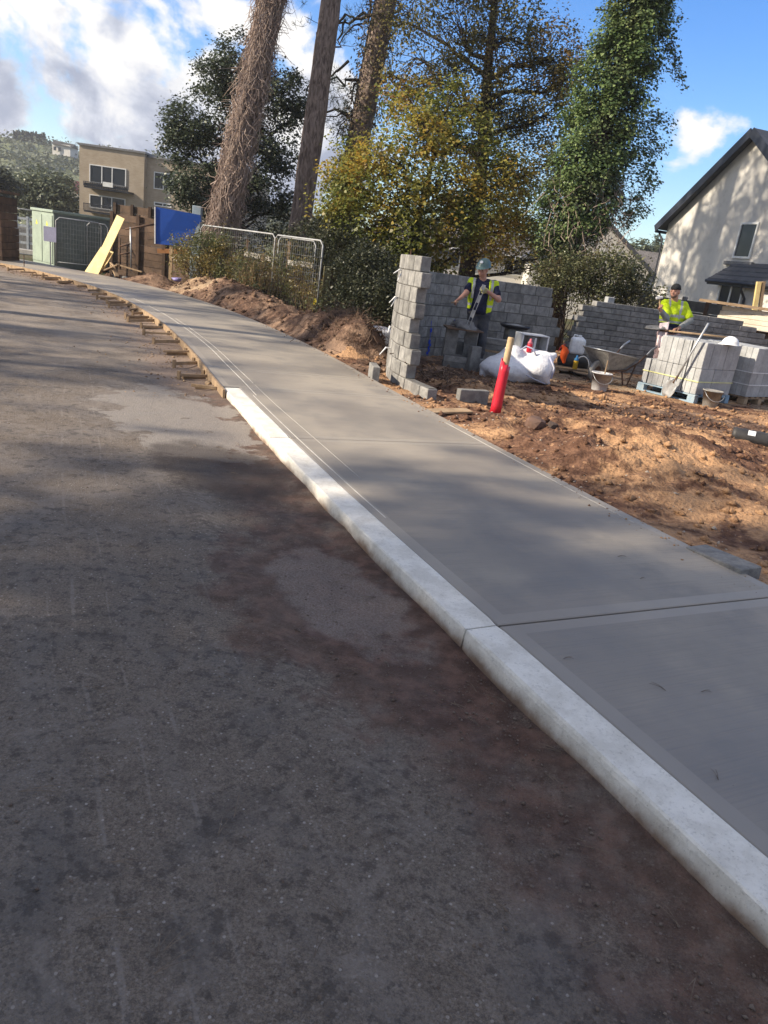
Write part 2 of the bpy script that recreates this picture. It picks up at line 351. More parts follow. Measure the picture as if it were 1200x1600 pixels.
def mat_path(smooth):
    m = NT('trowelled_concrete_border' if smooth else 'brushed_new_concrete'); uv = m.n('ShaderNodeUVMap'); uv.uv_map = 'UV'
    big = m.noise(0.75, 4, 0.55, vec=m.pos()); mid = m.noise(3.5, 5, 0.6, vec=m.pos())
    c = m.mix(m.step(big, 0.35, 0.65), (0.225, 0.200, 0.172), (0.335, 0.293, 0.237))
    c = m.mix(m.step(mid, 0.5, 0.75, 0, 0.4), c, (0.20, 0.19, 0.17))
    brush = m.noise(1.0, 4, 0.65, vec=uv.outputs[0], stretch=(105, 1.7, 1)); fine = m.noise(140, 2, 0.5, vec=m.pos())
    if smooth:
        c = m.mix(0.22, c, (0.34, 0.31, 0.27)); nb = m.bump(m.noise(1.0, 3, 0.6, vec=uv.outputs[0], stretch=(6, 30, 1)), 0.10, 0.004)
        return m.fin(c, 0.55, nb, 0.4)
    c = m.mix(m.step(brush, 0.45, 0.72, 0, 0.30), c, (0.13, 0.127, 0.12))
    damp = m.step(m.math('ADD', m.noise(0.35, 4, 0.6, vec=m.pos()), m.math('MULTIPLY', mid, 0.3)), 0.60, 0.74, 0, 0.35); c = m.mix(damp, c, (0.16, 0.15, 0.14))
    pit = m.step(m.vor(23, vec=m.pos()), 0.055, 0.03, 0, 1); c = m.mix(m.math('MULTIPLY', pit, m.step(mid, 0.5, 0.56)), c, (0.07, 0.066, 0.06))
    nb = m.bump(brush, 0.5, 0.004); nb = m.bump(fine, 0.15, 0.002, nb)
    return m.fin(c, m.step(big, 0.4, 0.6, 0.55, 0.72), nb, 0.4)
def mat_kerb():
    m = NT('cast_kerb_concrete'); m.v = m.pos(); sp = m.n('ShaderNodeSeparateXYZ'); m.L(m.pos(), sp.inputs[0])
    mid = m.noise(7, 5, 0.65); fine = m.noise(60, 4, 0.7)
    c = m.mix(m.step(mid, 0.36, 0.66), (0.76, 0.725, 0.65), (0.61, 0.575, 0.505))
    c = m.mix(m.step(fine, 0.53, 0.72, 0, 0.5), c, (0.36, 0.335, 0.29))
    pit = m.step(m.vor(70), 0.22, 0.10); c = m.mix(m.math('MULTIPLY', pit, m.step(mid, 0.44, 0.60, 0, 0.4)), c, (0.30, 0.27, 0.235))
    mud = m.step(m.math('ADD', sp.outputs[2], m.math('MULTIPLY', m.noise(4.5, 5, 0.65), 0.12)), 0.135, 0.060); c = m.mix(mud, c, (0.20, 0.135, 0.095))
    return m.fin(c, 0.85, m.bump(m.math('SUBTRACT', fine, m.math('MULTIPLY', pit, 0.8)), 0.55, 0.006), 0.25)
def mat_soil(name, dark, mid_, light, lo=0.5, hi=0.66):
    m = NT(name); m.v = m.pos(); a = m.noise(1.1, 6, 0.62, dist=0.4); b = m.noise(7.5, 5, 0.65); g = m.noise(55, 4, 0.7)
    c = m.mix(m.step(b, 0.34, 0.64), dark, mid_); c = m.mix(m.step(m.math('ADD', a, m.math('MULTIPLY', b, 0.25)), lo + 0.12, hi + 0.12, 0, 0.9), c, light)
    c = m.mix(m.step(g, 0.5, 0.72, 0, 0.45), c, tuple(x * 0.45 for x in dark)); c = m.mix(m.step(m.vor(34, out='Color'), 0.80, 0.95, 0, 0.4), c, tuple(min(1, x * 1.35) for x in light))
    nb = m.bump(m.math('ADD', g, m.vor(26)), 0.9, 0.02)
    return m.fin(c, 0.95, nb, 0.12)
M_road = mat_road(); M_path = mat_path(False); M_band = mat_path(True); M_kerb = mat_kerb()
M_soil = mat_soil('red_subsoil', (0.095, 0.050, 0.033), (0.19, 0.105, 0.068), (0.50, 0.30, 0.165), 0.44, 0.60)
M_bank = mat_soil('dark_bank_soil', (0.062, 0.038, 0.028), (0.145, 0.088, 0.062), (0.31, 0.205, 0.14), 0.48, 0.64)
M_sand_sunlit = mat_soil('sandy_and_sunlit_soil', (0.19, 0.125, 0.08), (0.30, 0.205, 0.135), (0.44, 0.32, 0.21), 0.44, 0.6)
M_field = simple('rough_grass_and_dirt', (0.055, 0.062, 0.025), (0.10, 0.085, 0.05), 0.35, 0.95, 0.5, 8, 0.1, dist=0.03)

# ------------------------------------------------------------------ ground sheet
gm = MB(); gr = 600
gm.add([(-gr, -60, -0.06), (gr, -60, -0.06), (gr, 700, -0.06), (-gr, 700, -0.06)], [(0, 1, 2, 3)])
tag(gm.build('ground', M_field), 'rough ground beyond the building site', None, None, 'structure')

# ------------------------------------------------------------------ road
ys = np.concatenate([np.linspace(-3, 6, 90), np.linspace(6.15, 24.6, 90)])
off = np.concatenate([np.linspace(-0.04, 3, 40), np.linspace(3.15, 9, 30), np.linspace(10, 40, 16)])
kx = np.interp(ys, _kk[:, 1], _kk[:, 0]); slope = np.gradient(kx, ys); ca = 1 / np.sqrt(1 + slope ** 2)
X = kx[:, None] - off[None, :] / ca[:, None] * 1.0; Yg = np.repeat(ys[:, None], len(off), 1); Dk = np.repeat(off[None, :], len(ys), 0)
Z = 0.0 + 0.018 * fbm(X, Yg, 0.5, 3) + 0.007 * fbm(X, Yg, 3.0, 3, seed=5)
Z += 0.035 * np.exp(-(Dk / 0.10) ** 2) * np.clip(0.6 + 1.6 * fbm(X, Yg, 1.6, 3, seed=9), 0, 1.5)      # soil banked against the kerb
Z -= np.where(Yg > 22.5, (Yg - 22.5) * 0.02, 0)
vv = np.stack([X, Yg, Z], -1).reshape(-1, 3); nc = len(off); idx = np.arange(len(ys) * nc).reshape(len(ys), nc)
q = np.stack([idx[:-1, :-1], idx[1:, :-1], idx[1:, 1:], idx[:-1, 1:]], -1).reshape(-1, 4)
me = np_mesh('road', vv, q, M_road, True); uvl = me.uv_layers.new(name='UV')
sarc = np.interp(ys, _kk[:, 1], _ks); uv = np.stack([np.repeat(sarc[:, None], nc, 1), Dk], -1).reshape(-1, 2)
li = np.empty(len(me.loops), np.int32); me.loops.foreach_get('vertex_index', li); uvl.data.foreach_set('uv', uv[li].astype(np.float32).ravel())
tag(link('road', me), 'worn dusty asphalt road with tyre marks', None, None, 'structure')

# ------------------------------------------------------------------ footpath: slabs cast between joints
path = tag(bpy.data.objects.new('footpath', None), 'new concrete footpath', None, None, 'structure'); COL.objects.link(path)
J1 = s_at_y(3.0) - 0.02
s_j2 = J1 + 3.32; joints = [0.2, J1 - 3.2, J1, s_j2]
S_FORM = s_at_y(7.9)                                  # from here on the kerb strip is cast with the path behind timber forms
while joints[-1] + 3.3 < KLEN - 0.3: joints.append(joints[-1] + 3.3)
joints = [j for j in joints if j >= 0.15]
def slab(s0, s1, a, b, z1=PZ, th=0.13, band=0.085):
    n = max(2, int((s1 - s0) / 0.18)); ss = np.unique(np.concatenate([[s0, s0 + 0.006, s0 + band, s1 - band, s1 - 0.006, s1], np.linspace(s0 + band, s1 - band, n)]))
    tt = np.array([a, a + 0.006, a + band, *np.linspace(a + band, b - band, 9)[1:-1], b - band, b - 0.006, b])
    P = np.stack([np.concatenate([K(ss, t), np.full((len(ss), 1), z1 - (0.004 if i in (0, len(tt) - 1) else 0) )], 1) for i, t in enumerate(tt)], 1)
    P[0, :, 2] -= 0.004; P[-1, :, 2] -= 0.004
    mb = MB(); ns, ntt = len(ss), len(tt); top = P.reshape(-1, 3)
    I = lambda i, j: i * ntt + j
    fs = []; ms = []; uvs = {}
    for i in range(ns - 1):
        for j in range(ntt - 1):
            fs.append((I(i, j), I(i, j + 1), I(i + 1, j + 1), I(i + 1, j)))
            sc_, tcn = (ss[i] + ss[i + 1]) / 2, (tt[j] + tt[j + 1]) / 2
            ms.append(1 if (sc_ < s0 + band or sc_ > s1 - band or tcn < a + band * 1.4 or tcn > b - band) else 0)
    mb.v = [tuple(p) for p in top]; mb.f = fs; mb.m = ms; base = len(mb.v)
    rim = [I(i, 0) for i in range(ns)] + [I(ns - 1, j) for j in range(1, ntt)] + [I(i, ntt - 1) for i in range(ns - 2, -1, -1)] + [I(0, j) for j in range(ntt - 2, 0, -1)]
    for k in rim: p = mb.v[k]; mb.v.append((p[0], p[1], z1 - th))
    for k in range(len(rim)):
        k2 = (k + 1) % len(rim); mb.f.append((rim[k], rim[k2], base + k2, base + k)); mb.m.append(1)
    me = mb.mesh('slab', [M_path, M_band]); ul = me.uv_layers.new(name='UV')
    st = [(s, t) for s in ss for t in tt] + [(0, 0)] * len(rim)
    for lp in me.loops: ul.data[lp.index].uv = st[lp.vertex_index]
    return me
for s0, s1 in zip(joints[:-1], joints[1:]):
    cuts = [(s0, s1)]
    if s0 < S_FORM < s1: cuts = [(s0, S_FORM), (S_FORM, s1)]
    for a0, a1 in cuts:
        link('slab', slab(a0 + 0.007, a1 - (0.007 if a1 == s1 else 0.0), KW + 0.006 if a1 <= S_FORM + 0.01 else 0.012, PW, PZ if a1 <= s1 else PZ), path)
# concrete bed seen at the bottom of the joints
bm_ = MB(); ss = np.linspace(0.2, joints[-1], 150); l, r = K(ss, 0.03), K(ss, PW - 0.02)
bm_.add([(*p, PZ - 0.022) for p in l] + [(*p, PZ - 0.022) for p in r], [(i, 150 + i, 151 + i, i + 1) for i in range(149)])
bm_.build('joint_bed', simple('damp_joint_filler', (0.035, 0.033, 0.032), None, 20, 0.9), path)
# pale ridges left by the edging tool
def ribbon(s0, s1, off_, w, h, name, mat_, parent, wob=0.0, z=PZ):
    n = int((s1 - s0) / 0.12); ss = np.linspace(s0, s1, n); o_ = off_ + wob * np.array([vnoise(s * 0.8, off_ * 7.0, 3) for s in ss])
    a = np.array([K(s, o - w / 2) for s, o in zip(ss, o_)]); c = np.array([K(s, o) for s, o in zip(ss, o_)]); b = np.array([K(s, o + w / 2) for s, o in zip(ss, o_)])
    mb = MB(); mb.add([(*p, z - 0.001) for p in a] + [(*p, z + h) for p in c] + [(*p, z - 0.001) for p in b], [(k * n + i, (k + 1) * n + i, (k + 1) * n + i + 1, k * n + i + 1) for k in (0, 1) for i in range(n - 1)])
    return mb.build(name, mat_, parent)
M_lait = simple('dried_cement_milk', (0.46, 0.44, 0.40), (0.34, 0.32, 0.29), 9, 0.9)
ribbon(S_FORM - 0.4, s_at_y(16.5), 0.30, 0.020, 0.004, 'edging_ridge', M_lait, path, 0.03)
ribbon(S_FORM + 0.3, s_at_y(13.6), 0.40, 0.012, 0.003, 'edging_ridge', M_lait, path, 0.03)
ribbon(J1 + 1.4, S_FORM - 0.4, 0.265, 0.014, 0.003, 'edging_ridge', M_lait, path, 0.02)
ribbon(J1 + 2.2, S_FORM + 0.2, 0.40, 0.006, 0.002, 'edging_ridge', M_lait, path, 0.03)
ribbon(J1 + 1.2, J1 + 4.2, PW - 0.10, 0.010, 0.003, 'edging_ridge', M_lait, path, 0.02)

# ------------------------------------------------------------------ kerb, cast in lengths
kerb = tag(bpy.data.objects.new('kerb', None), 'pale concrete kerb along the footpath', None, None, 'structure'); COL.objects.link(kerb)
def kerb_len(s0, s1):
    n = max(3, int((s1 - s0) / 0.06)); ss = np.linspace(s0, s1, n)
    prof = [(0.0, -0.12), (0.010, 0.078), (0.014, 0.095), (0.022, 0.1035), (0.060, 0.1055), (KW - 0.010, 0.108), (KW, 0.102), (KW, -0.12)]
    mb = MB(); k = len(prof)
    for i, s in enumerate(ss):
        e = 0.006 if i in (0, n - 1) else 0.0
        for j, (o, z) in enumerate(prof):
            x, y = K(s, o + 0.005 * float(vnoise(s * 2.2, j * 1.7, 21)) + (e if j < 3 else 0)); mb.v.append((float(x), float(y), z - (e if z > 0.05 else 0) + (0.004 * float(vnoise(s * 3.0, j * 0.6, 4)) if 0 < j < 7 else 0)))
    for i in range(n - 1):
        for j in range(k - 1): mb.f.append((i * k + j, i * k + j + 1, (i + 1) * k + j + 1, (i + 1) * k + j)); mb.m.append(0)
    mb.f += [tuple(range(k)), tuple(range((n - 1) * k, n * k))[::-1]]; mb.m += [0, 0]
    me = mb.mesh('kerb_length', M_kerb, False); return me
for a, b in zip([0.2] + [j for j in joints[1:] if j < S_FORM], [j for j in joints[1:] if j < S_FORM] + [S_FORM - 0.05]):
    link('kerb_length', kerb_len(a + 0.005, b - 0.005), kerb)

# ------------------------------------------------------------------ site ground: trodden red subsoil with spoil banks
MOUNDS = [  # x, y, rx, ry, height
    (1.75, 6.9, 0.75, 0.7, 0.16), (2.2, 6.4, 0.7, 0.6, 0.12), (2.75, 6.5, 0.8, 0.8, 0.12), (2.3, 8.0, 0.9, 0.7, 0.16), (3.2, 7.6, 1.0, 0.9, 0.13), (1.35, 8.0, 0.5, 0.5, 0.10), (3.7, 9.2, 1.0, 0.6, 0.10), (3.1, 5.6, 0.6, 0.6, 0.12),
    (-5.75, 21.2, 0.75, 0.75, 0.50), (-5.0, 20.1, 0.85, 0.7, 0.42), (-4.2, 18.9, 0.8, 0.8, 0.42), (-3.5, 17.7, 0.75, 0.75, 0.40), (-2.75, 16.5, 0.6, 0.8, 0.32), (-2.2, 15.3, 0.55, 0.7, 0.30), (-1.65, 14.5, 0.6, 0.6, 0.38),
    (-1.15, 13.7, 0.55, 0.65, 0.50), (-0.75, 12.9, 0.40, 0.6, 0.38), (-1.0, 12.6, 0.35, 0.5, 0.2), (-7.8, 22.9, 0.7, 0.55, 0.36), (0.9, 10.6, 0.5, 0.5, 0.10), (-3.6, 20.2, 1.5, 1.5, 0.25)]
def site_h(x, y, d=None):
    if d is None: d = d_path(x, y)
    h = np.zeros_like(x)
    for mx, my, rx, ry, mh in MOUNDS: h = h + mh * np.exp(-((x - mx) / rx) ** 2 - ((y - my) / ry) ** 2)
    near = np.clip(d / 0.45, 0, 1); near = near * near * (3 - 2 * near)
    rough = 0.30 + 1.25 * np.clip(h / 0.3, 0, 1) + 0.35 * np.exp(-((y - 8.5) / 3.0) ** 2)
    n = 0.10 * fbm(x, y, 1.3, 3, 0.55, 2) + 0.045 * np.abs(fbm(x, y, 4.0, 3, 0.6, 11)) + 0.036 * fbm(x, y, 9.0, 3, 0.62, 31)
    z = 0.01 + (0.05 * np.exp(-d / 0.8)) + near * (h + n * rough)
    fade = np.clip((24.5 - y) / 2.0, 0, 1) * np.clip((15 - x) / 2.0, 0, 1)
    return (z + 0.08) * fade - 0.08
xs = np.concatenate([np.arange(-9.5, -0.5, 0.055), np.arange(-0.5, 5.5, 0.036), np.arange(5.5, 15.1, 0.12)]); yy = np.concatenate([np.arange(2.6, 10.5, 0.036), np.arange(10.5, 24.6, 0.07)])
GX, GY = np.meshgrid(xs, yy); GD = d_path(GX, GY); GZ = site_h(GX, GY, np.maximum(GD, 0)); GZ = np.where(GD < 0, -0.05 , GZ)
keep = GD > -0.35; n_c = len(xs); idx = np.arange(GX.size).reshape(GX.shape)
q = np.stack([idx[:-1, :-1], idx[:-1, 1:], idx[1:, 1:], idx[1:, :-1]], -1)[(keep[:-1, :-1] & keep[1:, 1:] & keep[:-1, 1:] & keep[1:, :-1])].reshape(-1, 4)
used = np.unique(q); rem = np.full(GX.size, -1); rem[used] = np.arange(len(used))
V = np.stack([GX, GY, GZ], -1).reshape(-1, 3)[used]
me = np_mesh('site_ground', V, rem[q], [M_soil, M_bank, M_sand_sunlit], True)
fc = V[rem[q]].mean(1); mi = np.zeros(len(q), np.int32)
wob = fbm(fc[:, 0], fc[:, 1], 1.1, 4, 0.6, 77) * 1.6 + fbm(fc[:, 0], fc[:, 1], 9, 2, 0.6, 78) * 0.5
mi[(fc[:, 1] + wob > 11.4) & (fc[:, 0] < 1.2)] = 1
mi[((fc[:, 0] + 5.6) ** 2 + (fc[:, 1] - 20.6) ** 2 + wob < 0.9)] = 2
mi[(fc[:, 0] > 2.2) & (fc[:, 1] + wob * 0.7 > 13.3) & (fc[:, 1] < 15.9)] = 2  # paler soil where the ground behind is sunlit: sunlight put into the colour
mi[((fc[:, 0] - 3.9) ** 2 / 3.2 + (fc[:, 1] - 10.4) ** 2 / 1.4 + wob < 0.8)] = 1
me.polygons.foreach_set('material_index', mi)
tag(link('site_ground', me), 'churned red-brown subsoil of the building site', None, None, 'structure')
def gz(x, y): return float(site_h(np.array([[x]], float), np.array([[y]], float))[0, 0])

# ------------------------------------------------------------------ vegetation helpers
def leaves(C, size, rng, up=0.5, out=None, elong=1.7, fold=0.25, outw=0.0, droop=0.0, jitter=0.35):
    """rhombic leaves at the points C (N,3): returns verts, quads"""
    N = len(C); n = rng.normal(size=(N, 3)); n /= np.linalg.norm(n, axis=1)[:, None]; n[:, 2] = np.abs(n[:, 2]) * (1 if up > 0 else 1)
    n = n + np.array([0, 0, up])
    if out is not None: n = n + out * outw
    n /= np.linalg.norm(n, axis=1)[:, None]
    d = rng.normal(size=(N, 3)); d[:, 2] -= droop; d -= n * (d * n).sum(1)[:, None]; d /= np.linalg.norm(d, axis=1)[:, None] + 1e-9
    s = np.cross(n, d); l = (size * (1 + jitter * rng.uniform(-1, 1, N)))[:, None]; w = l / elong
    a = C - d * l * 0.5; b = C + d * l * 0.5; m_ = C - d * l * 0.08
    v = np.stack([a, m_ + s * w * 0.5 + n * w * fold, b, m_ - s * w * 0.5 + n * w * fold], 1).reshape(-1, 3)
    return v, np.arange(4 * N).reshape(N, 4)
def ell(rng, n, c, r, shell=0.5):
    """n points in an ellipsoid, drawn towards its outside by shell"""
    p = rng.normal(size=(n, 3)); p /= np.linalg.norm(p, axis=1)[:, None]; u = rng.uniform(0, 1, n) ** (1 / 3.0); u = u * (1 - shell) + shell * (0.75 + 0.25 * rng.uniform(0, 1, n))
    return np.array(c) + p * u[:, None] * np.array(r), p
def limb(mb, a, b, r0, r1, rng, n=5, wob=0.12, sides=6, sag=0.0):
    a = np.array(a, float); b = np.array(b, float); L = np.linalg.norm(b - a); pts = []
    for i in range(n + 1):
        t = i / n; p = a + (b - a) * t
        if 0 < i < n: p = p + rng.normal(size=3) * wob * L * 0.35 * math.sin(math.pi * t)
        p[2] += sag * L * math.sin(math.pi * t); pts.append(p)
    mb.tube([tuple(p) for p in pts], [r0 + (r1 - r0) * (i / n) for i in range(n + 1)], sides, cap=False); return pts
def bark(name, c1, c2, zs=0.25, scale=9, bump=1.0):
    m = NT(name); f = m.noise(scale, 5, 0.65, vec=m.pos(), stretch=(1, 1, zs), dist=0.7); v = m.vor(scale * 1.1, 'DISTANCE_TO_EDGE', vec=None)
    c = m.mix(m.step(f, 0.35, 0.65), c1, c2); c = m.mix(m.step(m.noise(1.2, 3, vec=m.pos()), 0.45, 0.7, 0, 0.5), c, tuple(x * 0.6 for x in c2))
    return m.fin(c, 0.9, m.bump(f, bump, 0.05), 0.15)
M_bark = bark('pine_bark', (0.095, 0.07, 0.06), (0.32, 0.25, 0.215), 0.28, 13, 1.0)
M_barkd = bark('dark_bark', (0.035, 0.027, 0.022), (0.075, 0.06, 0.05), 0.3, 10)
M_vine = bark('dead_ivy_stem', (0.25, 0.185, 0.155), (0.42, 0.335, 0.285), 0.3, 20, 0.3)
M_brownleaf = leafmat('withered_ivy_leaf', [(0, (0.10, 0.065, 0.035)), (0.6, (0.17, 0.12, 0.065)), (1, (0.10, 0.10, 0.04))], None, trans=0.2)
M_ever = leafmat('evergreen_leaf', [(0, (0.035, 0.050, 0.030)), (0.6, (0.07, 0.09, 0.052)), (1, (0.13, 0.15, 0.095))], trans=0.2, gloss=0.36)
M_ivy = leafmat('ivy_leaf', [(0, (0.05, 0.085, 0.034)), (0.55, (0.11, 0.17, 0.058)), (1, (0.22, 0.28, 0.11))], [(0, (0.075, 0.105, 0.045)), (1, (0.19, 0.22, 0.095))], 0.9, 0.2, 0.32)
M_maple = leafmat('turning_maple_leaf', [(0, (0.08, 0.105, 0.025)), (0.6, (0.17, 0.195, 0.045)), (1, (0.31, 0.30, 0.08))], [(0, (0.36, 0.20, 0.04)), (0.5, (0.46, 0.33, 0.06)), (1, (0.33, 0.32, 0.07))], 0.75, 0.5, 0.45, 0.45, 0.62)
M_autumn = leafmat('sparse_autumn_leaf', [(0, (0.085, 0.085, 0.030)), (0.6, (0.18, 0.165, 0.055)), (1, (0.30, 0.25, 0.085))], [(0, (0.24, 0.13, 0.04)), (1, (0.42, 0.26, 0.07))], 0.55, 0.48, 0.45, 0.50, 0.66)
M_needle = leafmat('pine_needle_tuft', [(0, (0.022, 0.034, 0.018)), (1, (0.06, 0.075, 0.04))], trans=0.2)
M_hedge = leafmat('dark_hedge_leaf', [(0, (0.022, 0.028, 0.016)), (0.7, (0.05, 0.058, 0.03)), (1, (0.11, 0.11, 0.06))], trans=0.2)
M_shrub = leafmat('grey_green_shrub_leaf', [(0, (0.045, 0.055, 0.026)), (0.6, (0.10, 0.11, 0.05)), (1, (0.19, 0.19, 0.095))], [(0, (0.08, 0.06, 0.03)), (1, (0.15, 0.12, 0.06))], 1.1, 0.25, 0.45, 0.55, 0.72)
M_bramble = leafmat('bramble_leaf', [(0, (0.05, 0.065, 0.028)), (0.6, (0.11, 0.13, 0.05)), (1, (0.21, 0.22, 0.10))], [(0, (0.15, 0.11, 0.03)), (1, (0.25, 0.19, 0.06))], 1.3, 0.3)
M_hillwood = leafmat('hazy_hill_scrub_leaf', [(0, (0.085, 0.10, 0.075)), (1, (0.17, 0.185, 0.125))], trans=0.2)  # distance haze put into the colour: leaves lighter than the wood itself
M_far = leafmat('far_tree_leaf', [(0, (0.075, 0.095, 0.06)), (1, (0.18, 0.20, 0.12))], trans=0.2)
def tree(name, label, base, trunk, clumps, lm, bm, size, seed, group=None, n_leaf=60, sig=0.22, twig=0.012, limb_r=0.07, attach=0.35, cat='tree', elong=1.7, shell=0.45, up=0.5, sides=8):
    """trunk = [(x,y,z,r)...]; clumps = [(centre, radii, clusters)]: limbs reach into each clump, twigs to each leaf cluster"""
    rng = np.random.default_rng(seed); root = thing(name, label, cat, base, group)
    t = MB(); tp = [Vector(p[:3]) for p in trunk]; t.tube(tp, [p[3] for p in trunk], sides); t.build('trunk', bm, root, True)
    br = MB(); LC = []; OUT = []
    zs = [p.z for p in tp]
    for c, r, k in clumps:
        c = np.array(c, float); z = min(max(c[2] - attach * (abs(c[0] - tp[0].x) + abs(c[1] - tp[0].y)) - r[2] * 0.3, zs[0] + (zs[-1] - zs[0]) * 0.12), zs[-1])
        i = max(j for j in range(len(zs)) if zs[j] <= z + 1e-6); j = min(i + 1, len(zs) - 1); f = 0 if j == i else (z - zs[i]) / (zs[j] - zs[i])
        a = tp[i].lerp(tp[j], f); pts = limb(br, a, c, limb_r, limb_r * 0.35, rng, 5, 0.22, 6)
        cc, od = ell(rng, k, c, r, shell)
        for q, o in zip(cc, od):
            s = pts[rng.integers(2, len(pts))]; limb(br, s, q, twig, twig * 0.4, rng, 3, 0.2, 3)
            nl = int(n_leaf * rng.uniform(0.5, 1.5)); LC.append(q + rng.normal(size=(nl, 3)) * sig * rng.uniform(0.6, 1.3) * np.array([1, 1, 0.75])); OUT.append(np.repeat(o[None], nl, 0))
    br.build('branches', bm, root, True)
    if LC:
        v, f = leaves(np.concatenate(LC), size, rng, up, np.concatenate(OUT), elong, outw=0.5); link('crown', np_mesh('crown', v, f, lm), root)
    return root
def needles(C, rng, n, length, w=0.010):
    """tufts of long thin needles"""
    P = np.repeat(C, n, 0); d = rng.normal(size=(len(P), 3)); d[:, 2] += 0.35; d /= np.linalg.norm(d, axis=1)[:, None]
    s = np.cross(d, rng.normal(size=(len(P), 3))); s /= np.linalg.norm(s, axis=1)[:, None]; l = length * rng.uniform(0.6, 1.1, len(P))[:, None]
    v = np.stack([P - s * w / 2, P + s * w / 2, P + d * l + s * w / 4, P + d * l - s * w / 4], 1).reshape(-1, 3); return v, np.arange(4 * len(P)).reshape(-1, 4)
def rough_tube(mb, trunk, n=22, rings=70, amp=0.075, seed=0):
    P = np.array([p[:3] for p in trunk], float); Rr = np.array([p[3] for p in trunk]); u = np.linspace(0, len(P) - 1, rings); idx = np.arange(len(P)); pts = np.stack([np.interp(u, idx, P[:, i]) for i in range(3)], 1); rr = np.interp(u, idx, Rr); b = len(mb.v); a = 2 * math.pi * np.arange(n) / n
    for p, r in zip(pts, rr):
        k = r * (1 + amp * 2 * np.abs(vnoise(a * 2.6 + p[2] * 0.15, np.full(n, p[2] * 1.3), seed)) + amp * vnoise(a * 6.5, np.full(n, p[2] * 4.0), seed + 3)) * (1 + 0.35 * math.exp(-max(p[2], 0) / 0.5))
        mb.v += [(p[0] + q * math.cos(t), p[1] + q * math.sin(t), p[2]) for q, t in zip(k, a)]
    f = [(b + i * n + j, b + i * n + (j + 1) % n, b + (i + 1) * n + (j + 1) % n, b + (i + 1) * n + j) for i in range(rings - 1) for j in range(n)]; mb.f += f; mb.m += [0] * len(f); return mb
def pine(name, label, base, trunk, boughs, seed, group=None, tufts=26, n=9, nl=0.22, spread=0.55, w=0.012, mat_b=None):
    rng = np.random.default_rng(seed); root = thing(name, label, 'tree', base, group)
    t = MB(); rough_tube(t, trunk, seed=seed); t.build('trunk', mat_b or M_bark, root, False)
    br = MB(); C = []
    for a, b, r in boughs:
        pts = limb(br, a, b, r, r * 0.3, rng, 7, 0.16, 6, 0.06)
        for k in range(tufts):
            f = rng.integers(2, len(pts)); e = np.array(pts[f]) + rng.normal(size=3) * spread * np.array([1, 1, 0.55]); 
            if k % 3 == 0: limb(br, pts[f], e, 0.012, 0.005, rng, 3, 0.25, 3)
            C.append(e + rng.normal(size=(3, 3)) * 0.10)
    br.build('branches', M_barkd, root, True)
    if C:
        v, f = needles(np.concatenate(C), rng, n, nl, w); link('crown', np_mesh('crown', v, f, M_needle), root)
    return root
def bush(name, label, base, clumps, lm, size, seed, group=None, n_leaf=70, sig=0.13, stems=M_barkd, cat='shrub', up=0.4, shell=0.5, elong=1.7):
    rng = np.random.default_rng(seed); root = thing(name, label, cat, base, group); br = MB(); LC = []; b = np.array(base, float)
    for c, r, k in clumps:
        cc, _ = ell(rng, k, c, r, shell); g = np.array([c[0] + rng.normal() * 0.2, c[1] + rng.normal() * 0.2, b[2]])
        for q in cc:
            if rng.uniform() < 0.5: limb(br, g, q, 0.014, 0.005, rng, 4, 0.25, 3)
            LC.append(q + rng.normal(size=(int(n_leaf * rng.uniform(0.5, 1.5)), 3)) * sig)
    br.build('stems', stems, root); C = np.concatenate(LC); C = C[C[:, 2] > b[2] + 0.02]
    v, f = leaves(C, size, rng, up, elong=elong); link('foliage', np_mesh('foliage', v, f, lm), root); return root

# ------------------------------------------------------------------ trees behind the site
# leaning pine smothered in dead ivy stems
def lerp3(a, b, t): return tuple(x + (y - x) * t for x, y in zip(a, b))
TA0, TA1 = (-6.05, 22.5, -0.1), (-3.7, 22.7, 15.0)
rng = np.random.default_rng(3)
tA = pine('pine_tree', 'leaning pine trunk wrapped in a thick coat of dead brown ivy stems', TA0, [(*lerp3(TA0, TA1, t), 0.30 - 0.11 * t) for t in np.linspace(0, 1, 9)],
          [(lerp3(TA0, TA1, t), tuple(np.array(lerp3(TA0, TA1, t)) + np.array(o)), 0.07) for t, o in ((0.78, (-2.6, -0.6, 1.2)), (0.84, (2.4, 0.8, 0.9)), (0.9, (-1.8, 1.4, 1.6)), (0.95, (1.5, -1.2, 1.5)), (0.99, (-0.6, 0.2, 2.0)), (0.88, (0.4, -2.2, 0.6)))], 5, None, 30)
vm = MB()
for k in range(640):
    a0 = rng.uniform(0, 2 * math.pi); t0 = rng.uniform(0, 0.72) ** 1.15; ln = rng.uniform(0.05, 0.17); pts = []; rad = (0.29 + 0.17 * rng.uniform() ** 1.5) * (1.15 - 0.5 * t0)
    for i in range(8):
        t = min(t0 + ln * i / 7, 0.80); c = lerp3(TA0, TA1, t); a = a0 + 0.5 * math.sin(i * 0.9 + k) * rng.uniform(0.3, 1); rr = rad * (1 + 0.16 * math.sin(i * 1.7 + k * 2.1)) + rng.normal() * 0.03
        pts.append((c[0] + rr * math.cos(a), c[1] + rr * math.sin(a), max(c[2], 0.3)))
    vm.tube(pts, [rng.uniform(0.007, 0.017) * (1 - 0.06 * i) for i in range(8)], 3, cap=False)
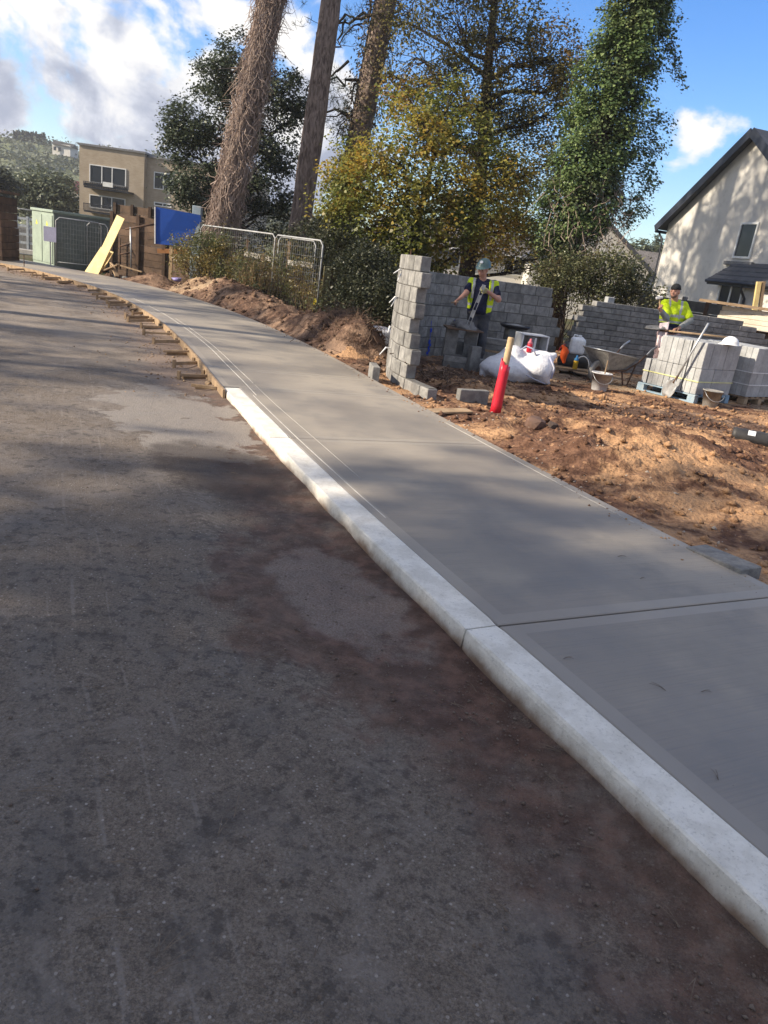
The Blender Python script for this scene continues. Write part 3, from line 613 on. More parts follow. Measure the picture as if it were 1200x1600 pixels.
for k in range(1500):
    t = rng.uniform(0.06, 0.74); c = np.array(lerp3(TA0, TA1, t)); a = rng.uniform(0, 2 * math.pi); r0 = 0.34 * (1.15 - 0.5 * t); r1 = r0 + abs(rng.normal()) * 0.24
    p0 = c + np.array([r0 * math.cos(a), r0 * math.sin(a), 0]); a2 = a + rng.normal() * 0.4; p2 = c + np.array([r1 * math.cos(a2), r1 * math.sin(a2), -abs(rng.normal()) * 0.35 + 0.08]); p1 = (p0 + p2) / 2 + rng.normal(size=3) * 0.07
    p0[2] = max(p0[2], 0.2); vm.tube([tuple(p0), tuple(p1), tuple(p2)], [0.009, 0.007, 0.004], 3, cap=False)
o = vm.build('dead_ivy', M_vine, tA); o['kind'] = 'stuff'
# bare pine trunk
TB0, TB1 = (-3.82, 23.4, -0.1), (-2.95, 23.4, 16.0)
pine('pine_tree', 'bare reddish grey pine trunk rising between the dead-ivy pine and the maple', TB0, [(*[x + 0.035 * math.sin(5 * t + i) for i, x in enumerate(lerp3(TB0, TB1, t))], 0.33 - 0.12 * t) for t in np.linspace(0, 1, 14)],
     [(lerp3(TB0, TB1, t), tuple(np.array(lerp3(TB0, TB1, t)) + np.array(o)), 0.06) for t, o in ((0.80, (2.6, 0.4, 0.6)), (0.86, (-2.2, 0.8, 1.0)), (0.92, (1.2, -1.6, 1.2)), (0.97, (-0.8, 0.6, 1.6)), (0.83, (0.2, 2.0, 0.8)))], 8, None, 30)
# pine with a jacket of withered ivy leaves and open boughs
TC0, TC1 = (-3.1, 27.5, -0.1), (-1.7, 27.5, 15.0)
tC = pine('pine_tree', 'pine with brown withered ivy leaves on its trunk and drooping side boughs', TC0, [(*lerp3(TC0, TC1, t), 0.42 - 0.12 * t) for t in np.linspace(0, 1, 9)],
     [(lerp3(TC0, TC1, t), tuple(at(px, py, 27.0)), r) for t, px, py, r in ((0.42, 470, 190, 0.06), (0.47, 500, 130, 0.07), (0.60, 508, 40, 0.07), (0.66, 530, 70, 0.06), (0.52, 525, 215, 0.05), (0.40, 505, 182, 0.05), (0.62, 640, 60, 0.06), (0.50, 650, 150, 0.05))]
     + [(lerp3(TC0, TC1, t), tuple(np.array(lerp3(TC0, TC1, t)) + np.array(o)), 0.06) for t, o in ((0.8, (-2.6, 0.4, 0.6)), (0.86, (2.4, 0.8, 1.0)), (0.95, (-0.8, 0.6, 1.6)))], 12, None, 16, 9, 0.2, 0.42)
vb = MB()
for a, b, r in [((508, 20), (478, 150), 0.045), ((540, 30), (512, 95), 0.04), ((575, 25), (540, 22), 0.06), ((540, 22), (505, 55), 0.045), ((545, 95), (500, 118), 0.05)]:
    limb(vb, at(*a, 27.2), at(*b, 27.0), r, r * 0.4, rng, 9, 0.13, 6, -0.12)
vb.build('bough', M_barkd, tC, True)
n = 6500; t = rng.uniform(0.02, 0.8, n); a = rng.uniform(0, 2 * math.pi, n); r = (0.44 + 0.22 * np.abs(rng.normal(size=n)) * (0.6 + 0.6 * np.sin(t * 37 + a * 2) ** 2)) * (1.1 - 0.25 * t)
C = np.stack([TC0[0] + (TC1[0] - TC0[0]) * t + r * np.cos(a), TC0[1] + r * np.sin(a), TC0[2] + (TC1[2] - TC0[2]) * t], 1)
v, f = leaves(C, 0.10, rng, 0.1, np.stack([np.cos(a), np.sin(a), 0 * a], 1), outw=1.0, droop=0.8); link('withered_ivy', np_mesh('withered_ivy', v, f, M_brownleaf), tC)
# holm oak
def cl(px, py, Y, rx, ry, rz, k): return (tuple(at(px, py, Y)), (rx, ry, rz), k)
tree('holm_oak', 'dense dark evergreen oak behind the dead-ivy pine', (-6.9, 27.5, -0.1), [(-6.9, 27.5, -0.1, 0.3), (-6.8, 27.5, 2.0, 0.24), (-6.6, 27.5, 4.5, 0.16), (-6.5, 27.5, 7.0, 0.06)],
     [cl(378, 105, 27, 1.15, 1.0, 0.95, 42), cl(335, 130, 27, 0.7, 0.9, 0.8, 24), cl(430, 145, 27, 0.95, 1.0, 0.8, 34), cl(300, 195, 27, 0.95, 1.0, 0.75, 34), cl(278, 230, 26.8, 0.5, 0.7, 0.55, 18), cl(345, 215, 27, 1.0, 1.2, 1.0, 38), cl(425, 210, 27, 0.85, 1.2, 0.85, 34), cl(462, 175, 27, 0.45, 0.6, 0.45, 12),
      cl(302, 285, 26.8, 0.8, 1.1, 0.85, 34), cl(345, 300, 27, 1.1, 1.2, 1.0, 36), cl(415, 290, 27.2, 1.0, 1.1, 0.9, 32), cl(440, 250, 27.5, 0.6, 0.8, 0.5, 16), cl(318, 330, 27, 0.75, 0.9, 0.6, 20), cl(455, 320, 27.2, 0.5, 0.7, 0.5, 14), cl(400, 345, 27.5, 1.2, 0.9, 0.7, 24), cl(274, 195, 27, 0.35, 0.4, 0.35, 8)],
     M_ever, M_barkd, 0.11, 21, n_leaf=85, sig=0.20, limb_r=0.07)
# small maple in autumn colour
tree('maple_tree', 'low spreading maple with green, yellow and orange autumn leaves', (-0.3, 20.5, -0.1), [(-0.3, 20.5, -0.1, 0.17), (-0.35, 20.5, 1.2, 0.14), (-0.2, 20.5, 2.4, 0.10), (0.0, 20.5, 4.4, 0.04)],
     [cl(600, 245, 20, 0.75, 0.8, 0.5, 34), cl(660, 215, 20.3, 0.8, 0.8, 0.6, 34), cl(555, 290, 19.8, 0.75, 0.8, 0.45, 34), cl(525, 325, 20, 0.45, 0.6, 0.35, 16), cl(620, 305, 19.5, 0.8, 0.8, 0.55, 38), cl(690, 285, 20, 0.85, 0.8, 0.6, 40), cl(745, 320, 20.2, 0.6, 0.8, 0.55, 26),
      cl(575, 355, 19.6, 0.7, 0.7, 0.4, 26), cl(640, 365, 19.5, 0.8, 0.8, 0.45, 32), cl(705, 360, 19.8, 0.75, 0.8, 0.5, 30), cl(760, 375, 20, 0.5, 0.6, 0.4, 14), cl(545, 250, 20.6, 0.4, 0.5, 0.4, 8), cl(620, 395, 19.7, 0.7, 0.6, 0.35, 18), cl(730, 215, 20.8, 0.8, 0.8, 0.6, 30), cl(790, 280, 20.8, 0.7, 0.8, 0.7, 30), cl(810, 350, 20.6, 0.6, 0.7, 0.5, 20), cl(640, 165, 21, 0.6, 0.7, 0.5, 14), cl(700, 160, 21, 0.7, 0.7, 0.5, 18), cl(520, 280, 20.4, 0.35, 0.5, 0.3, 9), cl(690, 405, 20, 0.7, 0.6, 0.3, 14)],
     M_maple, M_barkd, 0.092, 31, n_leaf=46, sig=0.23, limb_r=0.05, elong=1.25)
# tall thinning tree
tree('autumn_tree', 'tall thinning tree with sparse olive brown leaves and bare upper twigs', (1.6, 25.0, -0.1), [(1.6, 25, -0.1, 0.3), (1.55, 25, 2.0, 0.26), (1.5, 25, 4.5, 0.20), (1.2, 25, 7.5, 0.13), (1.0, 25, 11.0, 0.05)],
     [cl(650, 90, 25.2, 1.2, 1.2, 1.3, 34), cl(715, 40, 25, 1.3, 1.3, 1.2, 46), cl(790, 60, 25, 1.2, 1.3, 1.2, 60), cl(860, 90, 25, 1.0, 1.2, 1.0, 52), cl(700, 150, 25, 1.2, 1.3, 1.0, 42), cl(780, 160, 24.8, 1.2, 1.3, 1.0, 56), cl(850, 180, 25, 1.0, 1.2, 1.0, 50), cl(890, 120, 25, 0.6, 0.9, 0.8, 26),
      cl(760, 240, 24.7, 1.1, 1.1, 0.9, 44), cl(830, 270, 24.8, 1.0, 1.1, 0.9, 44), cl(790, 330, 24.6, 1.0, 1.0, 0.8, 38), cl(850, 350, 24.8, 0.9, 1.0, 0.8, 30), cl(760, 395, 24.5, 0.9, 0.9, 0.5, 22), cl(840, 405, 24.6, 0.9, 0.9, 0.5, 22), cl(660, 170, 25.5, 0.9, 1.0, 0.8, 20), cl(720, -60, 25, 1.4, 1.4, 1.3, 36), cl(800, -50, 25, 1.3, 1.4, 1.2, 40), cl(640, 20, 25.5, 0.9, 1.0, 1.0, 16), cl(620, 130, 25.8, 0.8, 1.0, 0.9, 10), cl(720, 330, 25, 0.8, 0.9, 0.8, 24)],
     M_autumn, M_barkd, 0.088, 41, n_leaf=50, sig=0.24, limb_r=0.075, twig=0.016, elong=1.35)
# ivy-clad trunk
ivy_line = [(868, 440, 0.32), (878, 400, 0.62), (893, 360, 0.84), (910, 310, 0.98), (928, 250, 0.95), (946, 190, 0.92), (964, 130, 0.88), (984, 60, 0.86), (1000, 0, 0.80), (1017, -60, 0.76), (1032, -130, 0.66), (1042, -180, 0.4)]
ip = [(at(px, py, 20), r) for px, py, r in ivy_line]; rng = np.random.default_rng(55)
iv = thing('ivy_clad_tree', 'tall trunk entirely clad in glossy green ivy left of the gabled house', 'tree', (3.75, 20, -0.1))
t = MB(); t.tube([(3.7, 20, -0.1)] + [p for p, r in ip], [0.36] + [0.33 - 0.02 * i for i in range(len(ip))], 12); t.build('trunk', M_barkd, iv, True)
C = []; O = []; br = MB()
for (p0, r0), (p1, r1) in zip(ip[:-1], ip[1:]):
    k = int(66 * (r0 + r1) * (p1 - p0).length)
    for _ in range(k):
        f = rng.uniform(); c = np.array(p0.lerp(p1, f)); R_ = (r0 + (r1 - r0) * f); a = rng.uniform(0, 2 * math.pi); rr = R_ * (0.45 + 0.60 * rng.uniform() ** 0.6); o_ = np.array([math.cos(a), math.sin(a), 0.25])
        rr *= 0.86 + 0.55 * float(vnoise(a * 2.2, c[2] * 1.1, 44)); q = c + o_ * np.array([rr, rr * 0.85, 0]); nl = int(78 * rng.uniform(0.4, 1.5)); C.append(q + rng.normal(size=(nl, 3)) * np.array([0.13, 0.13, 0.10])); O.append(np.repeat(o_[None], nl, 0))
for px, py, r in [(1028, 190, 0.22), (1012, 205, 0.25), (1018, 245, 0.25), (1000, 285, 0.28), (985, 320, 0.25), (1005, 230, 0.3), (1000, 255, 0.3), (975, 290, 0.3), (990, 335, 0.18), (1038, 186, 0.14), (1020, 215, 0.2), (1030, 236, 0.14), (1012, 262, 0.2), (1018, 275, 0.14), (1008, 300, 0.16), (996, 312, 0.2), (1000, 328, 0.14), (985, 350, 0.18), (972, 345, 0.22), (1040, 60, 0.25), (1045, 20, 0.25), (855, 300, 0.28), (870, 250, 0.25), (850, 345, 0.28)]:
    q = np.array(at(px, py, 20)); limb(br, np.array(at(930, py - 5, 20)), q, 0.02, 0.006, rng, 4, 0.15, 4)
    for _ in range(3): C.append(q + rng.normal(size=3) * r * 0.5 + rng.normal(size=(45, 3)) * 0.10); O.append(np.tile([[0.5, -0.3, 0.4]], (45, 1)))
for k in range(5):                                            # trailing sprays hanging free on the right
    a = at(1035 + 4 * k, 40 + 6 * k, 20); b = at(1052 + 5 * k, 118 + 5 * k, 20); pts = limb(br, a, b, 0.010, 0.004, rng, 8, 0.12, 3)
    for p in pts: C.append(np.array(p) + rng.normal(size=(9, 3)) * 0.06); O.append(np.tile([[0.3, -0.3, 0.2]], (9, 1)))
br.build('branches', M_barkd, iv)
v, f = leaves(np.concatenate(C), 0.066, rng, 0.35, np.concatenate(O), 1.25, outw=0.9, jitter=0.55); link('crown', np_mesh('crown', v, f, M_ivy), iv)
dv = MB()                                                      # dead strands showing low on the right side
for k in range(420):
    px = rng.uniform(850, 985); py = rng.uniform(300, 440); p = np.array(at(px, py, 19.2 + rng.uniform(0, 1.2))); q = p + rng.normal(size=3) * np.array([0.22, 0.15, 0.35]); limb(dv, p, q, 0.008, 0.004, rng, 3, 0.3, 3)
o = dv.build('dead_ivy', M_vine, iv); o['kind'] = 'stuff'
# undergrowth
bush('shrub', 'grey green shrub behind the long low block wall, under the ivy-clad tree', (4.3, 18.6, -0.05), [cl(900, 430, 18.5, 0.7, 0.6, 0.6, 44), cl(950, 430, 18.4, 0.8, 0.6, 0.55, 46), cl(990, 445, 18.5, 0.5, 0.5, 0.4, 22), cl(860, 440, 18.6, 0.5, 0.5, 0.5, 22), cl(930, 470, 18.4, 0.9, 0.5, 0.5, 30), cl(1005, 462, 18.3, 0.35, 0.4, 0.3, 10)], M_shrub, 0.07, 61)
bush('hedge', 'dark tangled hedge between the mesh fence and the block wall', (-1.4, 17.5, -0.05), [cl(530, 400, 19.3, 0.7, 0.6, 0.6, 60), cl(565, 430, 17.6, 0.7, 0.6, 0.6, 66), cl(600, 460, 16.8, 0.6, 0.7, 0.55, 46), cl(555, 475, 17.0, 0.65, 0.5, 0.55, 52), cl(510, 365, 20.4, 0.6, 0.6, 0.5, 40), cl(590, 410, 17.6, 0.4, 0.5, 0.35, 18), cl(470, 380, 21.5, 0.6, 0.5, 0.5, 26), cl(615, 490, 16.4, 0.35, 0.5, 0.35, 18)], M_hedge, 0.065, 62, n_leaf=80)
bush('bramble', 'green bramble growing over the mesh fence by the blue board', (-6.0, 21.8, -0.05), [cl(320, 395, 21.4, 0.55, 0.4, 0.5, 44), cl(300, 415, 21.8, 0.5, 0.4, 0.45, 34), cl(350, 405, 20.9, 0.5, 0.35, 0.5, 34), cl(380, 420, 20.3, 0.45, 0.35, 0.5, 28), cl(290, 395, 22.2, 0.35, 0.35, 0.35, 16), cl(345, 375, 21.3, 0.4, 0.3, 0.3, 14)], M_bramble, 0.06, 63, n_leaf=55)
bush('bramble', 'thin yellowing bramble climbing the mesh panels nearest the hedge', (-3.6, 19.4, -0.05), [cl(410, 425, 19.6, 0.35, 0.25, 0.6, 30), cl(440, 440, 19.0, 0.4, 0.3, 0.6, 34), cl(470, 445, 18.6, 0.4, 0.3, 0.55, 32), cl(490, 460, 18.0, 0.3, 0.25, 0.35, 16), cl(455, 400, 19.3, 0.35, 0.25, 0.4, 12), cl(395, 455, 19.4, 0.4, 0.25, 0.3, 14), cl(480, 405, 18.9, 0.25, 0.25, 0.35, 8)], M_bramble, 0.055, 64, n_leaf=30)
# dry stalks at the foot of the fence
rng = np.random.default_rng(77); st = MB()
for k in range(420):
    px = rng.uniform(375, 500); b = at(px, 480, 0.0 + 20.6 - (px - 375) * 0.018); b = Vector((b.x, b.y + rng.normal() * 0.25, 0)); b.z = max(gz(b.x, b.y) - 0.02, 0); h = rng.uniform(0.25, 0.95)
    st.tube([b, b + Vector((rng.normal() * 0.08, rng.normal() * 0.08, h * 0.6)), b + Vector((rng.normal() * 0.22, rng.normal() * 0.2, h))], [0.006, 0.005, 0.002], 3, cap=False)
tag(st.build('dry_stalks', simple('dry_straw_stalk', (0.34, 0.25, 0.13), (0.22, 0.14, 0.08), 5, 0.9)), 'dry yellow stalks at the foot of the mesh fence', 'dry grass', None, 'stuff')
# low growth that closes the view behind the trees
for i, (px, py, Y, rx, rz, k, lab) in enumerate([(640, 420, 24, 1.3, 0.7, 60, 'dim undergrowth behind the block pillar, below the maple'), (420, 370, 25.5, 1.3, 0.7, 60, 'dark undergrowth between the dead-ivy pine and the bare pine'), (520, 350, 26.5, 1.5, 0.9, 60, 'grey undergrowth behind the bare pine, left of the maple')]):
    c = at(px, py, Y); bush('shrub', lab, (c.x, c.y, -0.05), [((c.x, c.y, max(0.6, c.z - 0.4)), (rx, 0.7, rz), k), ((c.x + 0.6, c.y + 0.3, 0.5), (rx, 0.6, 0.6), k // 2)], M_hedge, 0.09, 80 + i, n_leaf=55, sig=0.18)

# ------------------------------------------------------------------ trees on the far side of the road, left of the view, whose shade crosses the road and path
def shade_pine(i, x, y, h, crown_r, dens, z0=0.45, lean=0.0):
    rng = np.random.default_rng(900 + i); tr = [(x + lean * t + (0.02 * h * t * math.sin(i) if not lean else 0), y, -0.1 + h * t, (0.34 if not lean else 0.26) * (1 - 0.75 * t)) for t in np.linspace(0, 1, 7)]
    b = []
    for k in range(dens):
        t = z0 + (1 - z0) * (k + 0.5) / dens; a = rng.uniform(0, 2 * math.pi); r = crown_r * (1.0 - 0.55 * (t - z0) / (1 - z0)) * rng.uniform(0.6, 1.1)
        xx = x + lean * t; b.append(((xx, y, h * t), (xx + r * math.cos(a), y + r * math.sin(a), h * t + rng.uniform(0.1, 0.9)), 0.06))
    return b, tr
ORD = ['nearest', 'second', 'third', 'fourth', 'fifth', 'sixth', 'seventh', 'eighth', 'ninth', 'tenth', 'eleventh', 'twelfth', 'thirteenth']
SHADE = [(-14, -6.6, 13, 4.0, 40, 0.18), (-17, -4.0, 15, 3.6, 44, 0.20), (-21, -7.2, 17, 4.2, 40, 0.25), (-12, -2.6, 9, 2.6, 30, 0.22), (-19, -1.4, 16, 2.4, 26, 0.35), (-20, 4.0, 10.5, 1.8, 11, 0.45), (-24, 6.0, 12, 2.2, 12, 0.5), (-20, 8.7, 15.5, 1.7, 22, 0.68), (-25, 10.6, 13, 2.6, 14, 0.45), (-21, 14.2, 11, 2.4, 12, 0.45)]
for i, (x, y, h, cr, dn, z0) in enumerate(SHADE):
    b, tr = shade_pine(i, x, y, h, cr, dn, z0); dense = i < 5
    pine('pine_tree', f'{ORD[i]} pine of the row left of the road, outside the photo', (x, y, -0.1), tr, b, 300 + i, 'pines left of the road', 30 if dense else 18, 12 if dense else 9, 0.34 if dense else 0.28, 0.7 if dense else 0.5, 0.032 if dense else 0.02)
for i, (x, y, h, cr, dn, z0, ln_, l) in enumerate(((-7.5, 28.3, 19, 3.2, 34, 0.56, 3.6, 'tallest unseen pine, added to dapple the gabled house, behind the dead-ivy pine'), (-7.1, 26.8, 18, 2.8, 26, 0.58, 3.2, 'second unseen pine, added to dapple the gabled house, behind the dead-ivy pine'), (-6.65, 25.0, 17, 2.4, 20, 0.62, 2.9, 'third unseen pine, added to dapple the gabled house, close behind the dead-ivy pine'),)):
    b, tr = shade_pine(20 + i, x, y, h, cr, dn, z0, ln_); pine('pine_tree', l, (x, y, -0.1), tr, b, 340 + i, None, 20, 10, 0.26, 0.5, 0.02)  # unseen pines added behind the leaning trunk to throw shade on the gable

# ------------------------------------------------------------------ far hill
crest = [(-260, 205), (-120, 200), (0, 206), (60, 212), (120, 229), (190, 236), (240, 238), (300, 262), (360, 290), (430, 316), (520, 352), (640, 402), (760, 420), (1000, 455), (1300, 500)]
cp = [at(px, py, 250) for px, py in crest]; cxs = [p.x for p in cp]; czs = [max(p.z - 1.5, -0.1) for p in cp]
hx = np.linspace(-230, 160, 120); hy = np.linspace(95, 330, 60); HX, HY = np.meshgrid(hx, hy)
prof = np.clip((HY - 95) / 155, 0, 1); prof = prof ** 1.25 * np.where(HY > 250, 1 - (HY - 250) / 200, 1)
def hill_h(x, y):
    p = np.clip((y - 95) / 155, 0, 1) ** 1.25 * np.where(y > 250, 1 - (y - 250) / 200, 1); return np.interp(x * 250 / np.maximum(y, 100), cxs, czs) * p + 1.6 * fbm(x, y, 0.03, 3, 0.5, 8) * p - 0.1
HZ = hill_h(HX, HY); idx = np.arange(HX.size).reshape(HX.shape)
q = np.stack([idx[:-1, :-1], idx[:-1, 1:], idx[1:, 1:], idx[1:, :-1]], -1).reshape(-1, 4)
M_hill = simple('hill_pasture', (0.11, 0.13, 0.07), (0.16, 0.17, 0.10), 0.05, 0.95, 0.3, 0.6, 0.1, dist=0.3)
tag(link('hill', np_mesh('hill', np.stack([HX, HY, HZ], -1).reshape(-1, 3), q, M_hill, True)), 'wooded hillside on the skyline', None, None, 'structure')
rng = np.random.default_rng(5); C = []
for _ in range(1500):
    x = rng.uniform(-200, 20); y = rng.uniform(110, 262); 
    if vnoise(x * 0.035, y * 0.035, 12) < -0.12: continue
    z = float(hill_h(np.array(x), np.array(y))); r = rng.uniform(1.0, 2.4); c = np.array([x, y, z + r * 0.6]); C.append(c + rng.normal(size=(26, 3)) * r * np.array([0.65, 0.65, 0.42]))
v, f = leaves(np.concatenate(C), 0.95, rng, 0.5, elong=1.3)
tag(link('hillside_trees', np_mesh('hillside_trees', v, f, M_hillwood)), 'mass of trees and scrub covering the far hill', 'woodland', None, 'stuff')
C = []
for k in range(34):
    px = 22 + 48 * k / 33; g = at(px, 226 + 3 * (px - 22) / 48, 246); top = at(px, 204 + 5 * (px - 22) / 48 + rng.uniform(-2, 3), 246); h = top.z - g.z
    for _ in range(60): t = rng.uniform(); C.append([[g.x + rng.normal() * 0.85 * (1 - t), g.y + rng.normal() * 0.9 * (1 - t), g.z - 1 + (h + 1) * t]])
v, f = leaves(np.concatenate(C), 0.9, rng, 0.1, elong=1.8)
tag(link('conifer_belt', np_mesh('conifer_belt', v, f, leafmat('dark_conifer', [(0, (0.012, 0.02, 0.018)), (1, (0.03, 0.04, 0.032))], trans=0.1))), 'dark belt of conifers on the hill crest', 'conifers', None, 'stuff')

# ------------------------------------------------------------------ building materials
M_white = simple('white_render', (0.58, 0.56, 0.52), (0.52, 0.50, 0.465), 0.8, 0.9, 0.35, 45, 0.2, dist=0.006, world_=True)
M_slate = simple('dark_roof_tile', (0.045, 0.048, 0.058), (0.075, 0.078, 0.088), 4, 0.6, 0.4, 30, 0.4)
M_fascia = simple('dark_fascia_board', (0.028, 0.032, 0.045), None, 4, 0.5, 0.15)
M_frame = simple('white_window_frame', (0.72, 0.72, 0.70), (0.62, 0.62, 0.60), 5, 0.45, 0.1)
M_glass = NT('dark_window_glass').fin((0.018, 0.022, 0.03), 0.12, None, 0.22)
M_dark = simple('dark_painted_metal', (0.03, 0.032, 0.04), None, 8, 0.5, 0.2)
M_stone = simple('stone_sill', (0.20, 0.20, 0.20), (0.14, 0.14, 0.145), 8, 0.8)
def mat_tiles(name, c1, c2, c3, sx, sy):
    m = NT(name); uv = m.tc.outputs['UV']; b = m.n('ShaderNodeTexBrick'); m.L(uv, b.inputs['Vector']); b.inputs['Color1'].default_value = (*c1, 1); b.inputs['Color2'].default_value = (*c2, 1); b.inputs['Mortar'].default_value = (*c3, 1)
    b.inputs['Scale'].default_value = 1; b.inputs['Brick Width'].default_value = sx; b.inputs['Row Height'].default_value = sy; b.inputs['Mortar Size'].default_value = 0.012; b.inputs['Bias'].default_value = -0.1
    c = m.mix(m.step(m.noise(0.9, 4, vec=m.pos()), 0.4, 0.7, 0, 0.4), b.outputs['Color'], tuple(x * 0.7 for x in c2))
    return m.fin(c, 0.85, m.bump(b.outputs['Fac'], 0.4, -0.01), 0.2)
M_beige = mat_tiles('buff_brickwork', (0.40, 0.325, 0.235), (0.33, 0.26, 0.18), (0.36, 0.31, 0.25), 0.225, 0.075)
M_greyroof = mat_tiles('weathered_concrete_tile', (0.17, 0.155, 0.145), (0.12, 0.11, 0.105), (0.05, 0.048, 0.046), 0.33, 0.30)
def uvquad(name, pts, mat_, parent):
    """a rectangle with UVs in metres"""
    P = [Vector(p) for p in pts]; u = (P[1] - P[0]).normalized(); n = u.cross(P[3] - P[0]).normalized(); w = n.cross(u)
    me = bpy.data.meshes.new(name); me.from_pydata([tuple(p) for p in P], [], [tuple(range(len(P)))]); me.materials.append(mat_); ul = me.uv_layers.new(name='UV')
    for lp in me.loops: p = P[lp.vertex_index] - P[0]; ul.data[lp.index].uv = (p.dot(u), p.dot(w))
    return link(name, me, parent)
def window(parent, c, u, w, h, nrm, mull=(0.5,), fr=0.06, name='window', trans=()):
    """frame proud of the wall with pane set back; c = centre on the wall face"""
    c = Vector(c); u = Vector(u).normalized(); nrm = Vector(nrm).normalized(); z = Vector((0, 0, 1)); R = Matrix((u, nrm, z)).transposed()
    f = MB(); k = fr
    f.box(c + z * (h / 2 - k / 2) + nrm * 0.02, (w, 0.08, k), R=R).box(c - z * (h / 2 - k / 2) + nrm * 0.02, (w, 0.08, k), R=R)
    for s_ in (-1, 1): f.box(c + u * s_ * (w / 2 - k / 2) + nrm * 0.018, (k, 0.08, h - 2 * k), R=R)
    for m_ in mull: f.box(c + u * (m_ - 0.5) * w + nrm * 0.016, (k, 0.07, h - 2 * k), R=R)
    for t_ in trans: f.box(c + z * (t_ - 0.5) * h + nrm * 0.015, (w - 2 * k, 0.06, k * 0.8), R=R)
    o = f.build(name, M_frame, parent)
    edges = [0.0] + list(mull) + [1.0]
    for a, b in zip(edges[:-1], edges[1:]):
        p = MB(); p.box(c + u * ((a + b) / 2 - 0.5) * w + nrm * 0.006, ((b - a) * w - k * 0.9, 0.016, h - 1.9 * k), R=R); p.build('pane', M_glass, o)
    return o
def onplane(px, py, p0, nrm):
    d = _ray(px, py); t = (Vector(p0) - EYE).dot(Vector(nrm)) / d.dot(Vector(nrm)); return EYE + d * t

# ------------------------------------------------------------------ white gabled house
G0 = Vector((10.22, 34.0, 0)); gu = Vector((0.287, -0.958, 0)).normalized(); gn = Vector((-gu.y * -1, gu.x * -1, 0)); gn = Vector((-0.958, -0.287, 0)).normalized(); HWID, EAVE, APEX = 8.4, 4.64, 7.6
hs = thing('gabled_house', 'white rendered house with a tall gable dappled by tree shade', 'house', (G0.x, G0.y, -0.06))
w = MB(); a, b = G0, G0 + gu * HWID; mid = G0 + gu * HWID / 2; Z = Vector((0, 0, 1)); dep = -gn * 9.0
w.prism([a - Z * 0.06, b - Z * 0.06, b + Z * EAVE, mid + Z * APEX, a + Z * EAVE], dep); w.build('wall', M_white, hs)
rf = MB(); sl = (APEX - EAVE) / (HWID / 2); ov = 0.38
for sgn, e in ((-1, a), (1, b)):
    ridge = mid + Z * (APEX + 0.02); low = e + gu * sgn * ov + Z * (EAVE - sl * ov + 0.02); up_ = Vector((0, 0, 0.16))
    rf.prism([ridge + gn * 0.30, low + gn * 0.30, low + gn * 0.30 + up_, ridge + gn * 0.30 + up_], dep - gn * 0.6)
r_o = rf.build('roof', M_slate, hs)
vg = MB()
for sgn, e in ((-1, a), (1, b)):
    ridge = mid + Z * (APEX + 0.05) + gn * 0.335; low = e + gu * sgn * (ov + 0.02) + Z * (EAVE - sl * (ov + 0.02) + 0.05) + gn * 0.335
    vg.bar(low, ridge, 0.05, 0.30, up=Z)
vg.build('barge_board', M_fascia, r_o)
gt = MB(); gt.tube([a - gu * 0.42 + Z * (EAVE - 0.32) + gn * 0.28, a - gu * 0.42 + Z * (EAVE - 0.32) - gn * 4], 0.06, 8); gt.tube([a - gu * 0.40 + Z * (EAVE - 0.36) + gn * 0.1, a - gu * 0.12 + Z * (EAVE - 0.62) + gn * 0.07, a - gu * 0.06 + Z * (EAVE - 0.8) + gn * 0.07, a - gu * 0.06 + gn * 0.07], 0.035, 8)
gt.build('gutter_pipe', M_fascia, hs)
wc = onplane(1166, 376, G0, gn); window(hs, wc, gu, 0.95, 1.25, gn, (), 0.075)
sm = MB(); sm.box(wc - Z * 0.80 + gn * 0.06, (1.5, 0.16, 0.13), R=Matrix((gu, gn, Z)).transposed(), bev=0.01); sm.build('window_sill', M_stone, hs)
# lean-to porch on the gable wall
E0 = onplane(1106, 436, G0 + gn * 1.35, gn); W0 = onplane(1150, 411, G0, gn) + gn * 0.01; PL = 4.2
po = MB(); prs = MB()
nrow = 4
for i in range(nrow):
    t0, t1 = i / nrow, (i + 1) / nrow + 0.03
    s0_ = E0 + (W0 - E0 - gu * (W0 - E0).dot(gu)) * t0; s1_ = E0 + (W0 - E0 - gu * (W0 - E0).dot(gu)) * t1; lift = Z * 0.035
    hipa = gu * ((W0 - E0).dot(gu)) * t0; hipb = gu * ((W0 - E0).dot(gu)) * t1
    k = 9
    for j in range(k):
        fa, fb = j / k, (j + 1) / k - 0.004; tm = MB()
        A = s0_ + hipa + gu * (PL - hipa.length) * fa + lift * 1.5; B = s0_ + hipa + gu * (PL - hipa.length) * fb + lift * 1.5; C_ = s1_ + hipb + gu * (PL - hipb.length) * fb + lift * 0.3; D_ = s1_ + hipb + gu * (PL - hipb.length) * fa + lift * 0.3
        tm.prism([A, B, C_, D_], -Z * 0.05); tm.build('roof_tile', M_slate, hs)
fa_ = MB(); fa_.bar(E0 - Z * 0.09 - gn * 0.02, E0 + gu * PL - Z * 0.09 - gn * 0.02, 0.05, 0.16, up=Z); fa_.tube([E0 - Z * 0.05 + gn * 0.06, E0 + gu * PL - Z * 0.05 + gn * 0.06], 0.06, 8); fa_.bar(E0 - Z * 0.08, W0 - Z * 0.10, 0.06, 0.18, up=Z); fa_.build('porch_fascia', M_fascia, hs)
